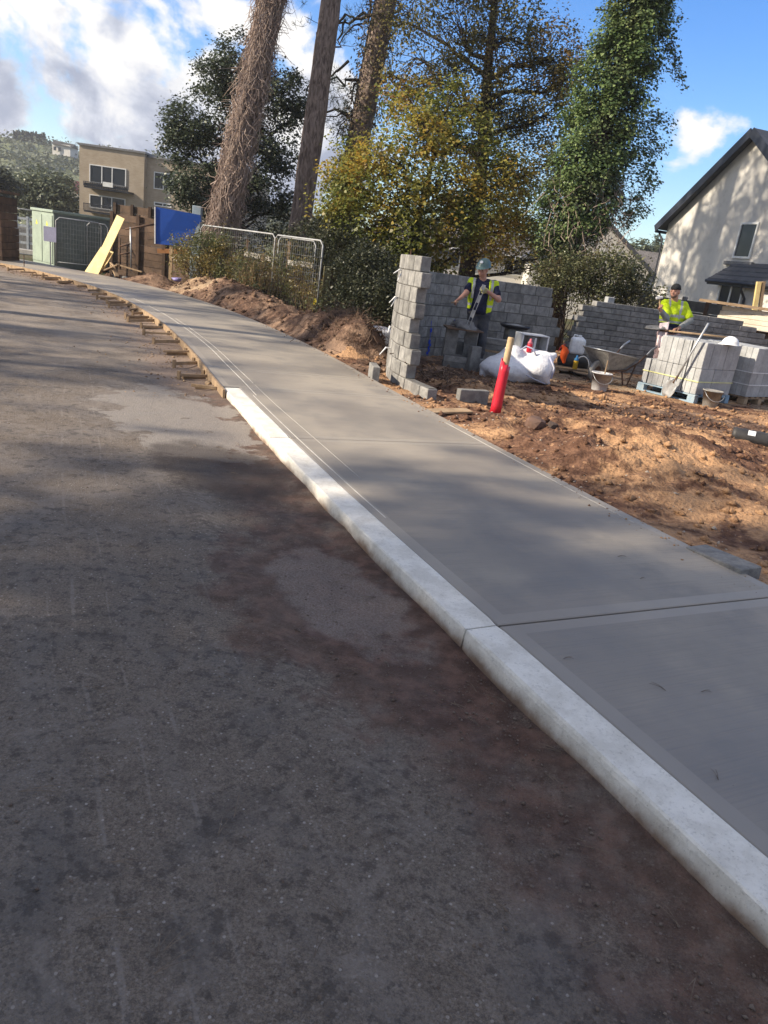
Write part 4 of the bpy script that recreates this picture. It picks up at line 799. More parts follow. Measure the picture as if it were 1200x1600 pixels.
pb0 = E0 + gu * 0.35 - gn * 0.25; pw = MB(); pw.prism([Vector((pb0.x, pb0.y, -0.06)), Vector((pb0.x, pb0.y, E0.z - 0.12)) , pb0 * 1 + gu * (PL - 0.5) + Z * (E0.z - 0.12 - pb0.z), Vector(((pb0 + gu * (PL - 0.5)).x, (pb0 + gu * (PL - 0.5)).y, -0.06))], -gn * 1.08); pw.build('porch_wall', M_white, hs)
window(hs, onplane(1141, 463, pb0, gn), gu, 1.25, 0.85, gn, (0.5,), 0.07)
dp = MB(); q0 = E0 + gu * 1.9 - Z * 0.1; dp.tube([q0 + gn * 0.05, q0 - Z * 0.15 + gn * 0.03, q0 - gn * 0.20 - Z * 0.42, q0 - gn * 0.21 - Z * 2.4], 0.045, 8); dp.build('down_pipe', M_dark, hs)

# ------------------------------------------------------------------ other houses behind
def house(name, label, px, eave_y, apex_py, Y, wid, dep_, rot, wall_m, roof_m, gable=True, roof_uv=False, wins=()):
    c = at(px, apex_py, Y); eave = at(px, eave_y, Y).z; apex = c.z; u = Vector((math.cos(rot), math.sin(rot), 0)); n = Vector((math.sin(rot), -math.cos(rot), 0)); base = Vector((c.x, c.y, -0.06)); t = thing(name, label, 'house', base)
    a, b = base - u * wid / 2, base + u * wid / 2; H = eave + 0.06; A = apex + 0.06; ov = 0.3
    if gable:
        MB().prism([a, b, b + Z * H, base + Z * A, a + Z * H], -n * dep_).build('wall', wall_m, t); r = MB(); sl = (A - H) / (wid / 2)
        for sgn, e in ((-1, a), (1, b)):
            rg = base + Z * (A + 0.02) + n * 0.25; lo = e + u * sgn * ov + Z * (H - sl * ov + 0.02) + n * 0.25; r.prism([rg, lo, lo + Z * 0.2, rg + Z * 0.2], -n * (dep_ + 0.5))
        r.build('roof', roof_m, t)
    else:
        MB().prism([a, b, b - n * dep_, a - n * dep_], Z * H).build('wall', wall_m, t)
        e0, e1 = a - u * ov + n * ov + Z * (H - 0.1), b + u * ov + n * ov + Z * (H - 0.1); r0, r1 = a - u * ov - n * dep_ / 2 + Z * A, b + u * ov - n * dep_ / 2 + Z * A; k0, k1 = a - u * ov - n * (dep_ + ov) + Z * (H - 0.1), b + u * ov - n * (dep_ + ov) + Z * (H - 0.1)
        uvquad('roof_slope', [e0, e1, r1, r0], roof_m, t); uvquad('roof_slope', [k1, k0, r0, r1], roof_m, t)
        MB().prism([a + Z * (H - 0.02), a - n * dep_ + Z * (H - 0.02), a - n * dep_ / 2 + Z * (A - 0.08)], u * wid).build('gable_fill', wall_m, t); MB().bar(e0 - Z * 0.06, e1 - Z * 0.06, 0.04, 0.16).build('fascia', M_fascia, t)
    for du, z_, w_, h_ in wins: window(t, base + u * du + Z * z_ + n * 0.01, u, w_, h_, n, (0.5,), 0.07)
    return t
house('gabled_house', 'small white gable with dark verge half hidden by the ivy-clad tree', 938, 415, 338, 42, 6.2, 7, -0.05, M_white, M_slate, True, wins=((1.6, 1.8, 0.9, 0.9), (-1.4, 1.8, 0.9, 0.9)))
house('tiled_house', 'low house with weathered grey tile roof between the two white gables', 1045, 428, 392, 50, 11.5, 7, -0.02, M_white, M_greyroof, False, wins=((-3.6, 1.6, 1.4, 0.7), (-0.9, 1.6, 1.4, 1.0)))
house('tiled_house', 'pale house glimpsed through the leaves of the autumn trees', 770, 400, 355, 46, 13.0, 7, 0.03, M_white, M_greyroof, False, wins=((-4.4, 2.4, 1.2, 1.1), (-1.6, 2.4, 1.2, 1.1), (1.6, 2.4, 1.2, 1.1), (4.4, 2.4, 1.2, 1.1)))
# satellite dish on the small gable
# ------------------------------------------------------------------ flats
ap = thing('apartment_block', 'buff brick block of flats with dark balconies at the left', 'building', (-23.8, 60, -0.06)); AY = 60.0
xl = at(124, 280, AY).x; xm = at(225, 280, AY).x; xr = xm + 7.5; zt = 6.75
def bw(x0, x1, y, z1, name='wall'):
    uvquad(name, [(x0, y, -0.06), (x1, y, -0.06), (x1, y, z1), (x0, y, z1)], M_beige, ap)
bw(xl, xm, AY, zt); bw(xm, xr, AY + 0.5, zt - 0.2); uvquad('wall', [(xl, AY + 10, -0.06), (xl, AY, -0.06), (xl, AY, zt), (xl, AY + 10, zt)], M_beige, ap); uvquad('wall', [(xr, AY + 0.5, -0.06), (xr, AY + 10, -0.06), (xr, AY + 10, zt - 0.2), (xr, AY + 0.5, zt - 0.2)], M_beige, ap)
uvquad('wall', [(xm, AY, -0.06), (xm, AY + 0.5, -0.06), (xm, AY + 0.5, zt), (xm, AY, zt)], M_beige, ap)
MB().box(((xl + xm) / 2, AY + 5, zt + 0.04), (xm - xl + 0.2, 10.2, 0.14)).build('roof_edge', M_stone, ap); MB().box(((xr + xm) / 2 + 0.12, AY + 5.35, zt - 0.15), (xr - xm, 9.9, 0.12)).build('roof_edge', M_stone, ap)
for (p0, p1, y0, y1) in ((140, 197, 256, 293), (140, 196, 303, 332)):
    c0, c1 = at(p0, y0, AY), at(p1, y1, AY); window(ap, ((c0.x + c1.x) / 2, AY, (c0.z + c1.z) / 2), (1, 0, 0), c1.x - c0.x, c0.z - c1.z, (0, -1, 0), (0.34, 0.62), 0.07)
for (p0, p1, y0, y1) in ((241, 270, 268, 299), (241, 268, 315, 325)):
    c0, c1 = at(p0, y0, AY + .5), at(p1, y1, AY + .5); window(ap, ((c0.x + c1.x) / 2, AY + 0.5, (c0.z + c1.z) / 2), (1, 0, 0), c1.x - c0.x, c0.z - c1.z, (0, -1, 0), (0.5,), 0.07)
for (p0, p1, y0, y1, rail) in ((131, 200, 283, 302, False), (131, 178, 317, 337, True)):
    c0, c1 = at(p0, y0, AY - 1.2), at(p1, y1, AY - 1.2); bx = MB(); bx.box(((c0.x + c1.x) / 2, AY - 0.62, c1.z + 0.06), (c1.x - c0.x, 1.2, 0.12)); b_o = bx.build('balcony', M_dark, ap)
    rl = MB(); hgt = c0.z - c1.z - 0.12
    if not rail:
        rl.box(((c0.x + c1.x) / 2, AY - 1.2, c1.z + 0.13 + hgt * 0.36), (c1.x - c0.x, 0.05, hgt * 0.7))
    for i in range(26):
        x = c0.x + (c1.x - c0.x) * i / 25; rl.box((x, AY - 1.24, c1.z + 0.12 + hgt / 2), (0.035, 0.035, hgt))
    rl.box(((c0.x + c1.x) / 2, AY - 1.24, c0.z), (c1.x - c0.x + 0.05, 0.07, 0.05)); rl.build('railing', M_dark, b_o)
ct = MB(); c0 = at(172, 289, AY - 0.9); ct.box((c0.x, AY - 1.3, c0.z - 0.02), (0.75, 0.06, 0.32)); ct.build('planter', M_frame, ap)
# trees by the flats
def blob_tree(name, label, px, py, Y, r, rz, k, seed, lm=M_far, size=0.30):
    c = at(px, py, Y); tree(name, label, (c.x, c.y, -0.06), [(c.x, c.y, -0.06, 0.25), (c.x, c.y, c.z * 0.6, 0.18), (c.x, c.y, c.z + rz * 0.4, 0.06)], [((c.x + dx * r, c.y + dy * r, c.z + dz * rz), (r * 0.62, r * 0.6, rz * 0.6), k) for dx, dy, dz in ((0, 0, 0.38), (-0.45, -0.2, 0.05), (0.45, -0.2, 0.05), (-0.2, -0.4, -0.3), (0.3, -0.3, -0.35), (0, 0.3, 0))], lm, M_barkd, size, seed, n_leaf=45, sig=r * 0.13, limb_r=0.07, twig=0.03)
blob_tree('broadleaf_tree', 'round bushy tree left of the flats', 74, 306, 66, 3.2, 2.3, 40, 501)
blob_tree('broadleaf_tree', 'dark tree at the left edge of the photo', -8, 295, 60, 2.0, 2.0, 26, 502, M_hedge)
blob_tree('broadleaf_tree', 'tree behind the house roofs, seen through the autumn leaves', 690, 385, 60, 4.0, 3.0, 36, 503)
blob_tree('broadleaf_tree', 'distant tree top above the grey tile roof', 1012, 398, 75, 2.0, 2.0, 14, 504)
# white house on the hill, red-tiled roof by the flats
hh = thing('hill_house', 'small white house among trees on the hillside', 'house', at(102, 240, 205)); c = at(102, 240, 205)
MB().box((c.x, c.y, c.z + 0.6), (5.0, 3.4, 2.6), -0.15).build('wall', M_white, hh); r = MB(); r.prism([(c.x - 2.8, c.y - 2.0, c.z + 1.8), (c.x - 2.8, c.y + 2.0, c.z + 1.8), (c.x - 2.8, c.y, c.z + 2.8)], (5.6, -0.5, -0.4)); r.build('roof', M_greyroof, hh)
for i in range(4): MB().box((c.x - 1.7 + 1.1 * i, c.y - 1.74 + 0.21 * (1.5 - i) * -1 + 0.32 * (1.5 - i) * 0 - 0.05, c.z + 0.7), (0.7, 0.1, 0.9), -0.15).build('window', M_glass, hh)
rh = thing('red_roofed_house', 'red tiled roof edge peeping out beside the flats', 'house', at(112, 300, 72)); c = at(110, 296, 72)
MB().prism([(c.x - 1.5, c.y, c.z + 1.0), (c.x + 2.2, c.y, c.z - 0.9), (c.x + 2.2, c.y, c.z - 1.05), (c.x - 1.5, c.y, c.z + 0.85)], (0, 5, 0)).build('roof', simple('red_clay_tile', (0.30, 0.09, 0.06), (0.22, 0.07, 0.05), 3, 0.8), rh)
MB().prism([(c.x - 1.4, c.y + 0.2, c.z + 0.8), (c.x + 2.0, c.y + 0.2, c.z - 0.9), (c.x + 2.0, c.y + 0.2, -0.06), (c.x - 1.4, c.y + 0.2, -0.06)], (0, 4.6, 0)).build('wall', M_white, rh)

# ------------------------------------------------------------------ implicit surfaces (bodies, sacks): rounded cones blended, meshed by surface nets
HAND = 'hand'
def sd_cone(P, a, b, r1, r2):
    a = np.array(a, np.float32); b = np.array(b, np.float32); ba = b - a; pa = P - a; h = np.clip((pa @ ba) / max(float(ba @ ba), 1e-9), 0, 1)
    return np.linalg.norm(pa - h[..., None] * ba, axis=-1) - (r1 + (r2 - r1) * h)
def sd_ell(P, c, r, R=None):
    q = P - np.array(c, np.float32)
    if R is not None: q = q @ np.array(R, np.float32)
    r = np.array(r, np.float32); k0 = np.linalg.norm(q / r, axis=-1); k1 = np.linalg.norm(q / (r * r), axis=-1); return k0 * (k0 - 1) / np.maximum(k1, 1e-6)
def prim_sd(P, p): return sd_cone(P, *p[1:5]) if p[0] == 'c' else sd_ell(P, *p[1:3], p[3] if len(p) > 3 and not isinstance(p[3], str) else None)
def sdf_mesh(prims, res, k=0.02, infl=0.0, post=None):
    pts = []
    for p in prims:
        if p[0] == 'c': r = max(p[3], p[4]) + infl + 0.03; pts += [np.array(p[1]) - r, np.array(p[1]) + r, np.array(p[2]) - r, np.array(p[2]) + r]
        else: r = max(p[2]) + infl + 0.03; pts += [np.array(p[1]) - r, np.array(p[1]) + r]
    lo = np.min(pts, 0); hi = np.max(pts, 0); n = np.ceil((hi - lo) / res).astype(int) + 1
    F = np.full(n, 1.0, np.float32); ax = [lo[i] + res * np.arange(n[i]) for i in range(3)]
    for p in prims:
        if p[0] == 'c': r = max(p[3], p[4]) + infl + 3 * k + 0.02; a = np.minimum(p[1], p[2]) - r; b = np.maximum(p[1], p[2]) + r
        else: r = max(p[2]) + infl + 3 * k + 0.02; a = np.array(p[1]) - r; b = np.array(p[1]) + r
        i0 = np.clip(((a - lo) / res).astype(int), 0, n); i1 = np.clip(((b - lo) / res).astype(int) + 2, 0, n); sl = tuple(slice(x, y) for x, y in zip(i0, i1))
        G_ = np.stack(np.meshgrid(*[ax[i][sl[i]] for i in range(3)], indexing='ij'), -1).astype(np.float32)
        kk = 0.006 if p[-1] is HAND else k; d = prim_sd(G_, p) - infl; f = F[sl]; h = np.clip(0.5 + 0.5 * (f - d) / kk, 0, 1); F[sl] = f * (1 - h) + d * h - kk * h * (1 - h)
    if post is not None:
        G_ = np.stack(np.meshgrid(*ax, indexing='ij'), -1).astype(np.float32); F = post(F, G_)
    F[0] = F[-1] = 1; F[:, 0] = F[:, -1] = 1; F[:, :, 0] = F[:, :, -1] = 1
    S = F < 0; m = n - 1; cnt = np.zeros(m, np.int8); acc = np.zeros((*m, 3), np.float32); ec = np.zeros(m, np.float32)
    corner = [(i, j, l) for i in (0, 1) for j in (0, 1) for l in (0, 1)]
    for c in corner: cnt += S[c[0]:c[0] + m[0], c[1]:c[1] + m[1], c[2]:c[2] + m[2]]
    act = (cnt > 0) & (cnt < 8); ci = np.argwhere(act)
    vid = np.full(m, -1, np.int64); vid[act] = np.arange(len(ci))
    pos = np.zeros((len(ci), 3)); w = np.zeros(len(ci))
    for a in corner:
        for d_ in range(3):
            if a[d_] == 0:
                b = list(a); b[d_] = 1; fa = F[ci[:, 0] + a[0], ci[:, 1] + a[1], ci[:, 2] + a[2]]; fb = F[ci[:, 0] + b[0], ci[:, 1] + b[1], ci[:, 2] + b[2]]
                x = (fa < 0) != (fb < 0); t = np.where(x, fa / np.where(x, fa - fb, 1), 0); p = np.tile(np.array(a, float), (len(ci), 1)); p[:, d_] += t; pos += p * x[:, None]; w += x
    V = lo + (ci + pos / w[:, None]) * res; Q = []
    for d_ in range(3):
        u, v_ = (d_ + 1) % 3, (d_ + 2) % 3; s0 = [slice(0, m[0] + 1)] * 3; a = [slice(1, m[i]) for i in range(3)]; a[d_] = slice(0, m[d_]); b = list(a); b[d_] = slice(1, m[d_] + 1)
        SA, SB = S[tuple(a)], S[tuple(b)]; e = np.argwhere(SA != SB)
        if not len(e): continue
        off_ = np.ones(3, int); off_[d_] = 0; g = e + off_; fl = SA[tuple(e.T)]
        def c(du, dv):
            q = g.copy(); q[:, u] -= du; q[:, v_] -= dv; return vid[tuple(q.T)]
        q4 = np.stack([c(1, 1), c(0, 1), c(0, 0), c(1, 0)], 1); q4[~fl] = q4[~fl][:, ::-1]; Q.append(q4)
    return V, np.concatenate(Q)

# ------------------------------------------------------------------ site materials
M_block = simple('concrete_block', (0.28, 0.275, 0.262), (0.175, 0.172, 0.168), 9, 0.92, 0.7, 55, 0.15, dist=0.008, rnd=0.24, world_=True)
M_blockp = simple('pale_concrete_block', (0.42, 0.43, 0.435), (0.33, 0.338, 0.342), 6, 0.92, 0.7, 60, 0.15, dist=0.008, rnd=0.09, world_=True)
M_mortar = simple('raked_mortar', (0.17, 0.165, 0.155), (0.11, 0.105, 0.10), 12, 0.95, 0.5, 50, 0.1, world_=True)
M_wood = simple('weathered_sawn_timber', (0.36, 0.26, 0.165), (0.25, 0.175, 0.11), 9, 0.85, 0.5, 45, 0.2, rnd=0.25, world_=True)
M_ply = simple('yellow_form_board', (0.74, 0.58, 0.27), (0.62, 0.46, 0.20), 4, 0.6, 0.3, 30, 0.3, rnd=0.08, world_=True)
M_hoard = simple('brown_hoarding_timber', (0.15, 0.10, 0.07), (0.095, 0.066, 0.05), 4, 0.9, 0.5, 35, 0.15, rnd=0.22, world_=True)
M_galv = simple('galvanised_steel', (0.50, 0.52, 0.54), (0.38, 0.40, 0.42), 12, 0.42, 0.15, 60, 0.5, 0.55)
M_rust = simple('rusty_steel', (0.14, 0.075, 0.045), (0.07, 0.05, 0.04), 14, 0.8, 0.4)
M_plw = simple('white_plastic', (0.78, 0.79, 0.80), (0.66, 0.67, 0.69), 6, 0.42, 0.1, 30, 0.4)
M_blk = simple('black_plastic', (0.022, 0.022, 0.025), (0.045, 0.043, 0.042), 8, 0.55, 0.3, 40, 0.35)
M_mtub = simple('mortar_caked_plastic', (0.30, 0.295, 0.28), (0.18, 0.175, 0.17), 9, 0.85, 0.6, 40, 0.2)
M_blueply = simple('blue_painted_board', (0.005, 0.055, 0.30), (0.006, 0.06, 0.33), 1.5, 0.45, 0.1, 30, 0.4)
M_red = simple('red_plastic_sleeve', (0.55, 0.015, 0.035), (0.46, 0.015, 0.03), 7, 0.35, 0.2, 25, 0.45)
M_postw = simple('peeled_round_post', (0.52, 0.38, 0.22), (0.40, 0.28, 0.16), 12, 0.75, 0.4)
M_gkiosk = simple('pale_green_cabinet', (0.33, 0.40, 0.33), (0.28, 0.34, 0.285), 3, 0.5, 0.15)
M_orange = simple('orange_fabric', (0.75, 0.11, 0.015), (0.62, 0.08, 0.012), 12, 0.7, 0.3)

# ------------------------------------------------------------------ curved block wall round the corner plot
def block_mesh(L, T, H, mat_, nm='block'):
    mb = MB(); mb.box((0, 0, 0), (L, T, H), bev=0.006); return mb.mesh(nm, mat_)
class Line:
    def __init__(s, pts): s.p = np.array(catmull(pts, 16)); s.s = np.concatenate([[0], np.cumsum(np.hypot(*np.diff(s.p, axis=0).T))]); s.len = s.s[-1]
    def at(s, t): return float(np.interp(t, s.s, s.p[:, 0])), float(np.interp(t, s.s, s.p[:, 1]))
    def ang(s, t, e=0.06): a, b = s.at(max(t - e, 0)), s.at(min(t + e, s.len)); return math.atan2(b[1] - a[1], b[0] - a[0])
WL = Line([(0.56, 9.00), (0.33, 9.40), (0.10, 9.85), (-0.09, 10.35), (-0.18, 10.9), (-0.21, 11.5), (-0.17, 12.2), (-0.05, 13.0), (0.10, 13.75), (0.42, 14.35), (1.0, 14.85), (2.0, 15.52), (3.12, 16.25)])
wallA = thing('block_wall', 'half-built curved grey block wall with a toothed end pillar beside the path', 'wall', (-0.2, 10.6, -0.1))
CH = 0.1935; TH = 0.14; bms = {}
def get_bm(L, mat_, T=TH, H=CH - 0.011):
    k = (round(L, 2), mat_.name, T, H)
    if k not in bms: bms[k] = block_mesh(L - 0.011, T, H, mat_)
    return bms[k]
starts = [0.32, 0.98, 0.88, 0.98, 1.06, 0.97, 1.0, 0.90, 0.98]; rnd = random.Random(4)
def end_for(c): return WL.len - (0.0, 0.02, 0.10, 0.0, 0.12, 0.30, 0.36, 0.42)[c] if c < 8 else 2.35
mort = MB()
for c in range(9):
    s_, z = starts[c], -0.02 + CH * (c + 0.5); e = end_for(c)
    if c == 7: e = WL.len - 0.42
    k = 0
    while s_ < e - 0.06:
        curved = s_ < 2.6 or 4.6 < s_ < 6.0
        L = 0.225 if curved else 0.40
        if k == 0 and c % 2 and not curved: L = 0.2
        if s_ + L > e: L = e - s_
        x, y = WL.at(s_ + L / 2); a = WL.ang(s_ + L / 2, L / 2)
        b = link('block', get_bm(L, M_block), wallA, (x + rnd.uniform(-.004, .004), y + rnd.uniform(-.004, .004), z), a + rnd.uniform(-.012, .012)); s_ += L; k += 1
    ss = np.arange(starts[c] + 0.02, e - 0.01, 0.09); T2 = TH / 2 - 0.010; vs = []
    for t in ss:
        x, y = WL.at(t); a = WL.ang(t) + math.pi / 2; cx, sy = math.cos(a) * T2, math.sin(a) * T2; z0, z1 = z - CH / 2 - 0.004, z + CH / 2 + (0.004 if c < 8 else -0.012)
        if c == 7: z1 -= 0.02
        vs += [(x + cx, y + sy, z0), (x + cx, y + sy, z1), (x - cx, y - sy, z1), (x - cx, y - sy, z0)]
    fs = [(i * 4 + j, i * 4 + (j + 1) % 4, i * 4 + 4 + (j + 1) % 4, i * 4 + 4 + j) for i in range(len(ss) - 1) for j in range(4)] + [(0, 1, 2, 3), tuple(len(vs) - 4 + j for j in (3, 2, 1, 0))]
    mort.add(vs, fs)
mort.build('mortar', M_mortar, wallA)
tw = MB()                                                      # frayed white ties left in the joints of the pillar
for px, py, dx, dy in ((634, 424, -19, 3), (632, 430, -11, 9), (627, 466, -19, 7), (625, 468, -14, 11), (613, 545, -20, 9), (612, 512, -6, 8)):
    a = at(px, py, 10.75); b = at(px + dx * 0.5, py + dy * 0.1 - 3, 10.65); c = at(px + dx, py + dy, 10.6); tw.tube([a, b, c], [0.010, 0.012, 0.006], 5)
tw.build('wall_tie', M_plw, wallA); rb = MB(); a = at(641, 402, 10.5); rb.tube([a - Z * 0.1, a + Z * 0.1], 0.007, 6); a = at(615, 552, 10.3); rb.tube([a, a + Vector((-0.05, -0.12, 0))], 0.006, 6); a = at(633, 565, 9.95); rb.tube([a, a + Vector((0.0, -0.1, 0))], 0.008, 6); rb.build('starter_bar', M_rust, wallA)
M_spray = simple('blue_spray_paint', (0.012, 0.04, 0.42), (0.02, 0.07, 0.5), 10, 0.6)
for s0, z0, pts in ((6.35, 0.55, [(0, 0.12), (0.05, -0.30), (0.02, -0.6)]), (7.05, 0.62, [(-0.05, 0.10), (0.04, 0.02), (-0.03, -0.06), (0.03, -0.16)])):
    mk = MB()
    for (da, za), (db, zb) in zip(pts[:-1], pts[1:]):
        for u in np.linspace(0, 1, 7)[:-1]:
            t = s0 - 0.9 + da + (db - da) * u; x, y = WL.at(t); n_ = WL.ang(t) - math.pi / 2; zc = z0 + za + (zb - za) * u; w_ = 0.006 + 0.035 * rnd.random() ** 2; t += rnd.uniform(-.02, .02); x, y = WL.at(t); nx, ny = math.cos(n_), math.sin(n_); o_ = TH / 2 + 0.008
            tx, ty = -ny, nx; zc2 = z0 + za + (zb - za) * (u + 0.17); mk.add([(x + nx * o_ - tx * w_, y + ny * o_ - ty * w_, zc2), (x + nx * o_ + tx * w_, y + ny * o_ + ty * w_, zc2), (x + nx * o_ + tx * w_, y + ny * o_ + ty * w_, zc), (x + nx * o_ - tx * w_, y + ny * o_ - ty * w_, zc)], [(0, 1, 2, 3)])
    mk.build('spray_mark', M_spray, wallA)
# ------------------------------------------------------------------ long low wall of blocks laid flat
R0, R1 = Vector((3.30, 15.95, 0)), Vector((9.0, 17.55, 0)); wallB = thing('block_wall', 'long low wall of dark blocks laid flat behind the second worker', 'wall', R0); rd = (R1 - R0).normalized(); ra = math.atan2(rd.y, rd.x)
BH = 0.110; Lb = 0.45; bmesh_ = block_mesh(Lb - 0.011, 0.2, BH - 0.011, M_block); half = block_mesh(Lb / 2 - 0.011, 0.2, BH - 0.011, M_block); mo = MB(); nb = 13
for c in range(nb):
    s0 = [0.0, 0.05, -0.02, 0.03, -0.02, 0.06, 0.0, 0.07, 0.10, 0.05, 0.16, 0.12, 0.42][c]; top_end = (R1 - R0).length - (0.0 if c < 10 else 1.0 + 0.3 * (c - 10)); z = -0.03 + BH * (c + 0.5); s_ = s0
    if c % 2: p = R0 + rd * (s_ + Lb / 4); link('block', half, wallB, (p.x, p.y, z), ra + rnd.uniform(-.006, .006)); s_ += Lb / 2
    while s_ + Lb < top_end:
        p = R0 + rd * (s_ + Lb / 2); link('block', bmesh_, wallB, (p.x + rnd.uniform(-.004, .004), p.y + rnd.uniform(-.005, .005), z), ra + rnd.uniform(-.008, .008)); s_ += Lb
    p0 = R0 + rd * (s0 + 0.01); p1 = R0 + rd * (s_ - 0.01); mo.bar(p0 + Z * z, p1 + Z * z, 0.178, BH + (0.006 if c < nb - 1 else -0.03))
mo.build('mortar', M_mortar, wallB)
p = R0 + rd * 0.75 + Z * (nb * BH + 0.02); MB().box(p, (0.16, 0.14, 0.12), 0.3, bev=0.01).build('half_brick', M_blockp, wallB)
# grey fence and stacked pale boards beyond the long wall
fw = thing('panel_fence', 'grey boarded garden fence in front of the white gabled house', 'fence', at(1000, 480, 22))
F0, F1 = at(1000, 470, 23), at(1150, 470, 20.0); F0.z = F1.z = 0; fd = F1 - F0
for i in range(5):
    p = F0 + fd * (i / 4); MB().box((p.x, p.y, 0.85), (0.11, 0.11, 1.82), math.atan2(fd.y, fd.x), bev=0.01).build('post', M_hoard if i % 2 else M_stone, fw)
    if i < 4:
        for k in range(6):
            q0, q1 = F0 + fd * ((i + 0.03) / 4), F0 + fd * ((i + 0.97) / 4); MB().bar(q0 + Z * (0.14 + 0.28 * k), q1 + Z * (0.14 + 0.28 * k), 0.035, 0.265).build('board', simple('grey_fence_board', (0.13, 0.135, 0.13), (0.085, 0.09, 0.09), 5, 0.9, rnd=0.2) if (i, k) == (0, 0) else bpy.data.materials['grey_fence_board'], fw)
bs = thing('board_stack', 'pale timber boards stacked at the right edge beyond the long wall', 'timber stack', at(1170, 500, 18.2)); b0, b1 = at(1131, 478, 18.6), at(1225, 492, 18.0)
for k in range(4):
    a_, b_ = Vector((b0.x - 0.03 * k, b0.y, b0.z - 0.11 * k - 0.05)), Vector((b1.x, b1.y, b0.z - 0.11 * k - 0.05)); MB().bar(a_, b_, 0.5, 0.105, bev=0.006).build('board', simple('pale_board', (0.74, 0.68, 0.56), (0.64, 0.57, 0.45), 5, 0.7, rnd=0.08) if k == 0 else bpy.data.materials['pale_board'], bs)
for k in range(9): MB().bar(Vector((b0.x + 0.02, b0.y + 0.15, b0.z - 0.5 - 0.11 * k)), Vector((b1.x, b1.y + 0.15, b0.z - 0.5 - 0.11 * k)), 0.4, 0.105, bev=0.006).build('board', M_hoard, bs)
MB().bar(Vector((b0.x - 0.6, b0.y, b0.z + 0.06)), Vector((b1.x, b1.y, b0.z + 0.05)), 0.6, 0.06).build('top_plank', M_wood, bs)
tp = thing('timber_post', 'pair of upright pale timbers by the porch', 'post', at(1180, 490, 19)); a = at(1178, 489, 19); b = at(1186, 440, 19); MB().bar(a, b, 0.10, 0.08).build('upright', M_ply, tp); MB().bar(a + Vector((0.13, 0, 0)), b + Vector((0.11, 0, 0.02)), 0.07, 0.06).build('upright', M_wood, tp); MB().bar(Vector((a.x, a.y, -0.05)), a, 0.09, 0.07).build('lower_post', M_wood, tp); a = at(1172, 488, 19); MB().bar(a, a + Vector((0.35, 0, 0)), 0.12, 0.06).build('cleat', M_ply, tp)

# ------------------------------------------------------------------ packs of blocks on pallets
PF = Vector((4.95, 12.78, 0)); pl = Vector((-0.62, 0.78, 0)).normalized(); pr = Vector((0.78, 0.62, 0)).normalized()
M_palblue = simple('blue_pallet_timber', (0.22, 0.34, 0.45), (0.33, 0.40, 0.45), 6, 0.85, 0.4)
def pallet(F, u, v_, lu, lv, mat_, label, name='pallet'):
    t = thing(name, label, 'pallet', F); R = Matrix((u, v_, Z)).transposed()
    for i in range(3): MB().box(F + u * lu * 0.5 + v_ * (0.06 + (lv - 0.12) * i / 2) + Z * 0.012, (lu, 0.12, 0.022), R=R).build('bottom_board', mat_, t)
    for i in range(3):
        for j in range(3): MB().box(F + u * (0.07 + (lu - 0.14) * i / 2) + v_ * (0.06 + (lv - 0.12) * j / 2) + Z * 0.063, (0.14, 0.115, 0.079), R=R).build('bearer', mat_, t)
    for i in range(3): MB().box(F + v_ * lv * 0.5 + u * (0.07 + (lu - 0.14) * i / 2) + Z * 0.112, (0.13, lv, 0.018), R=R).build('stringer', mat_, t)
    for i in range(6): MB().box(F + u * lu * 0.5 + v_ * (0.06 + (lv - 0.12) * i / 5) + Z * 0.1315, (lu, 0.11, 0.02), R=R).build('deck_board', mat_, t)
    return t
g0 = gz(PF.x, PF.y); PF.z = max(g0, 0.0) + 0.0; pallet(PF - pl * 0.03 - pr * 0.03, pl, pr, 1.16, 1.12, M_palblue, 'blue pallet under the sunlit pack of pale blocks')
pk = thing('block_pack', 'strapped pack of pale concrete blocks stood on end, in front of the second worker', 'block pack', PF + Z * 0.14); RB = Matrix((pl, pr, Z)).transposed()
ub = MB().box((0, 0, 0), (0.106, 0.214, 0.43), bev=0.006).mesh('block', M_blockp)
def put(me, p, R, par, nm='block'):
    o = bpy.data.objects.new(nm, me); COL.objects.link(o); o.parent = par; o.matrix_parent_inverse = parent_inv(par); mm = R.to_4x4(); mm.translation = p; o.matrix_basis = mm; return o
for tier in range(2):
    for i in range(10):
        for j in range(5):
            if tier == 1 and i >= 8 and j < 2: continue
            if 0 < i < 9 and 0 < j < 4 and tier == 0: continue
            put(ub, PF + pl * (0.055 + 0.110 * i) + pr * (0.11 + 0.219 * j) + Z * (0.14 + 0.217 + 0.434 * tier) + Vector((rnd.uniform(-.004, .004), rnd.uniform(-.004, .004), rnd.uniform(0, .004))), RB @ Matrix.Rotation(rnd.uniform(-.01, .01), 3, 'Z'), pk)
stp = MB(); A_, B_, C_, D_ = PF, PF + pl * 1.10, PF + pl * 1.10 + pr * 1.10, PF + pr * 1.10
for (p, q, nn) in ((A_, B_, -pr), (A_, D_, -pl), (B_, C_, pl), (D_, C_, pr)):
    stp.bar(p + nn * 0.006 + Z * 0.36, q + nn * 0.006 + Z * 0.36, 0.004, 0.018)
stp.build('strap', simple('yellow_strap', (0.72, 0.72, 0.35), (0.6, 0.6, 0.3), 8, 0.5), pk)
for f in (0.28, 0.98):
    p = PF + pl * f - pr * 0.006; MB().bar(p + Z * 0.16, p + Z * (1.02 if f < 0.5 else 0.6), 0.004, 0.02).build('strap', M_blk, pk)
P2 = PF + pr * 1.30 - pl * 0.10 + Vector((0.10, 0, 0)); P2.z = PF.z; pallet(P2, pl, pr, 1.12, 1.12, M_wood, 'plain timber pallet under the shaded second block pack')
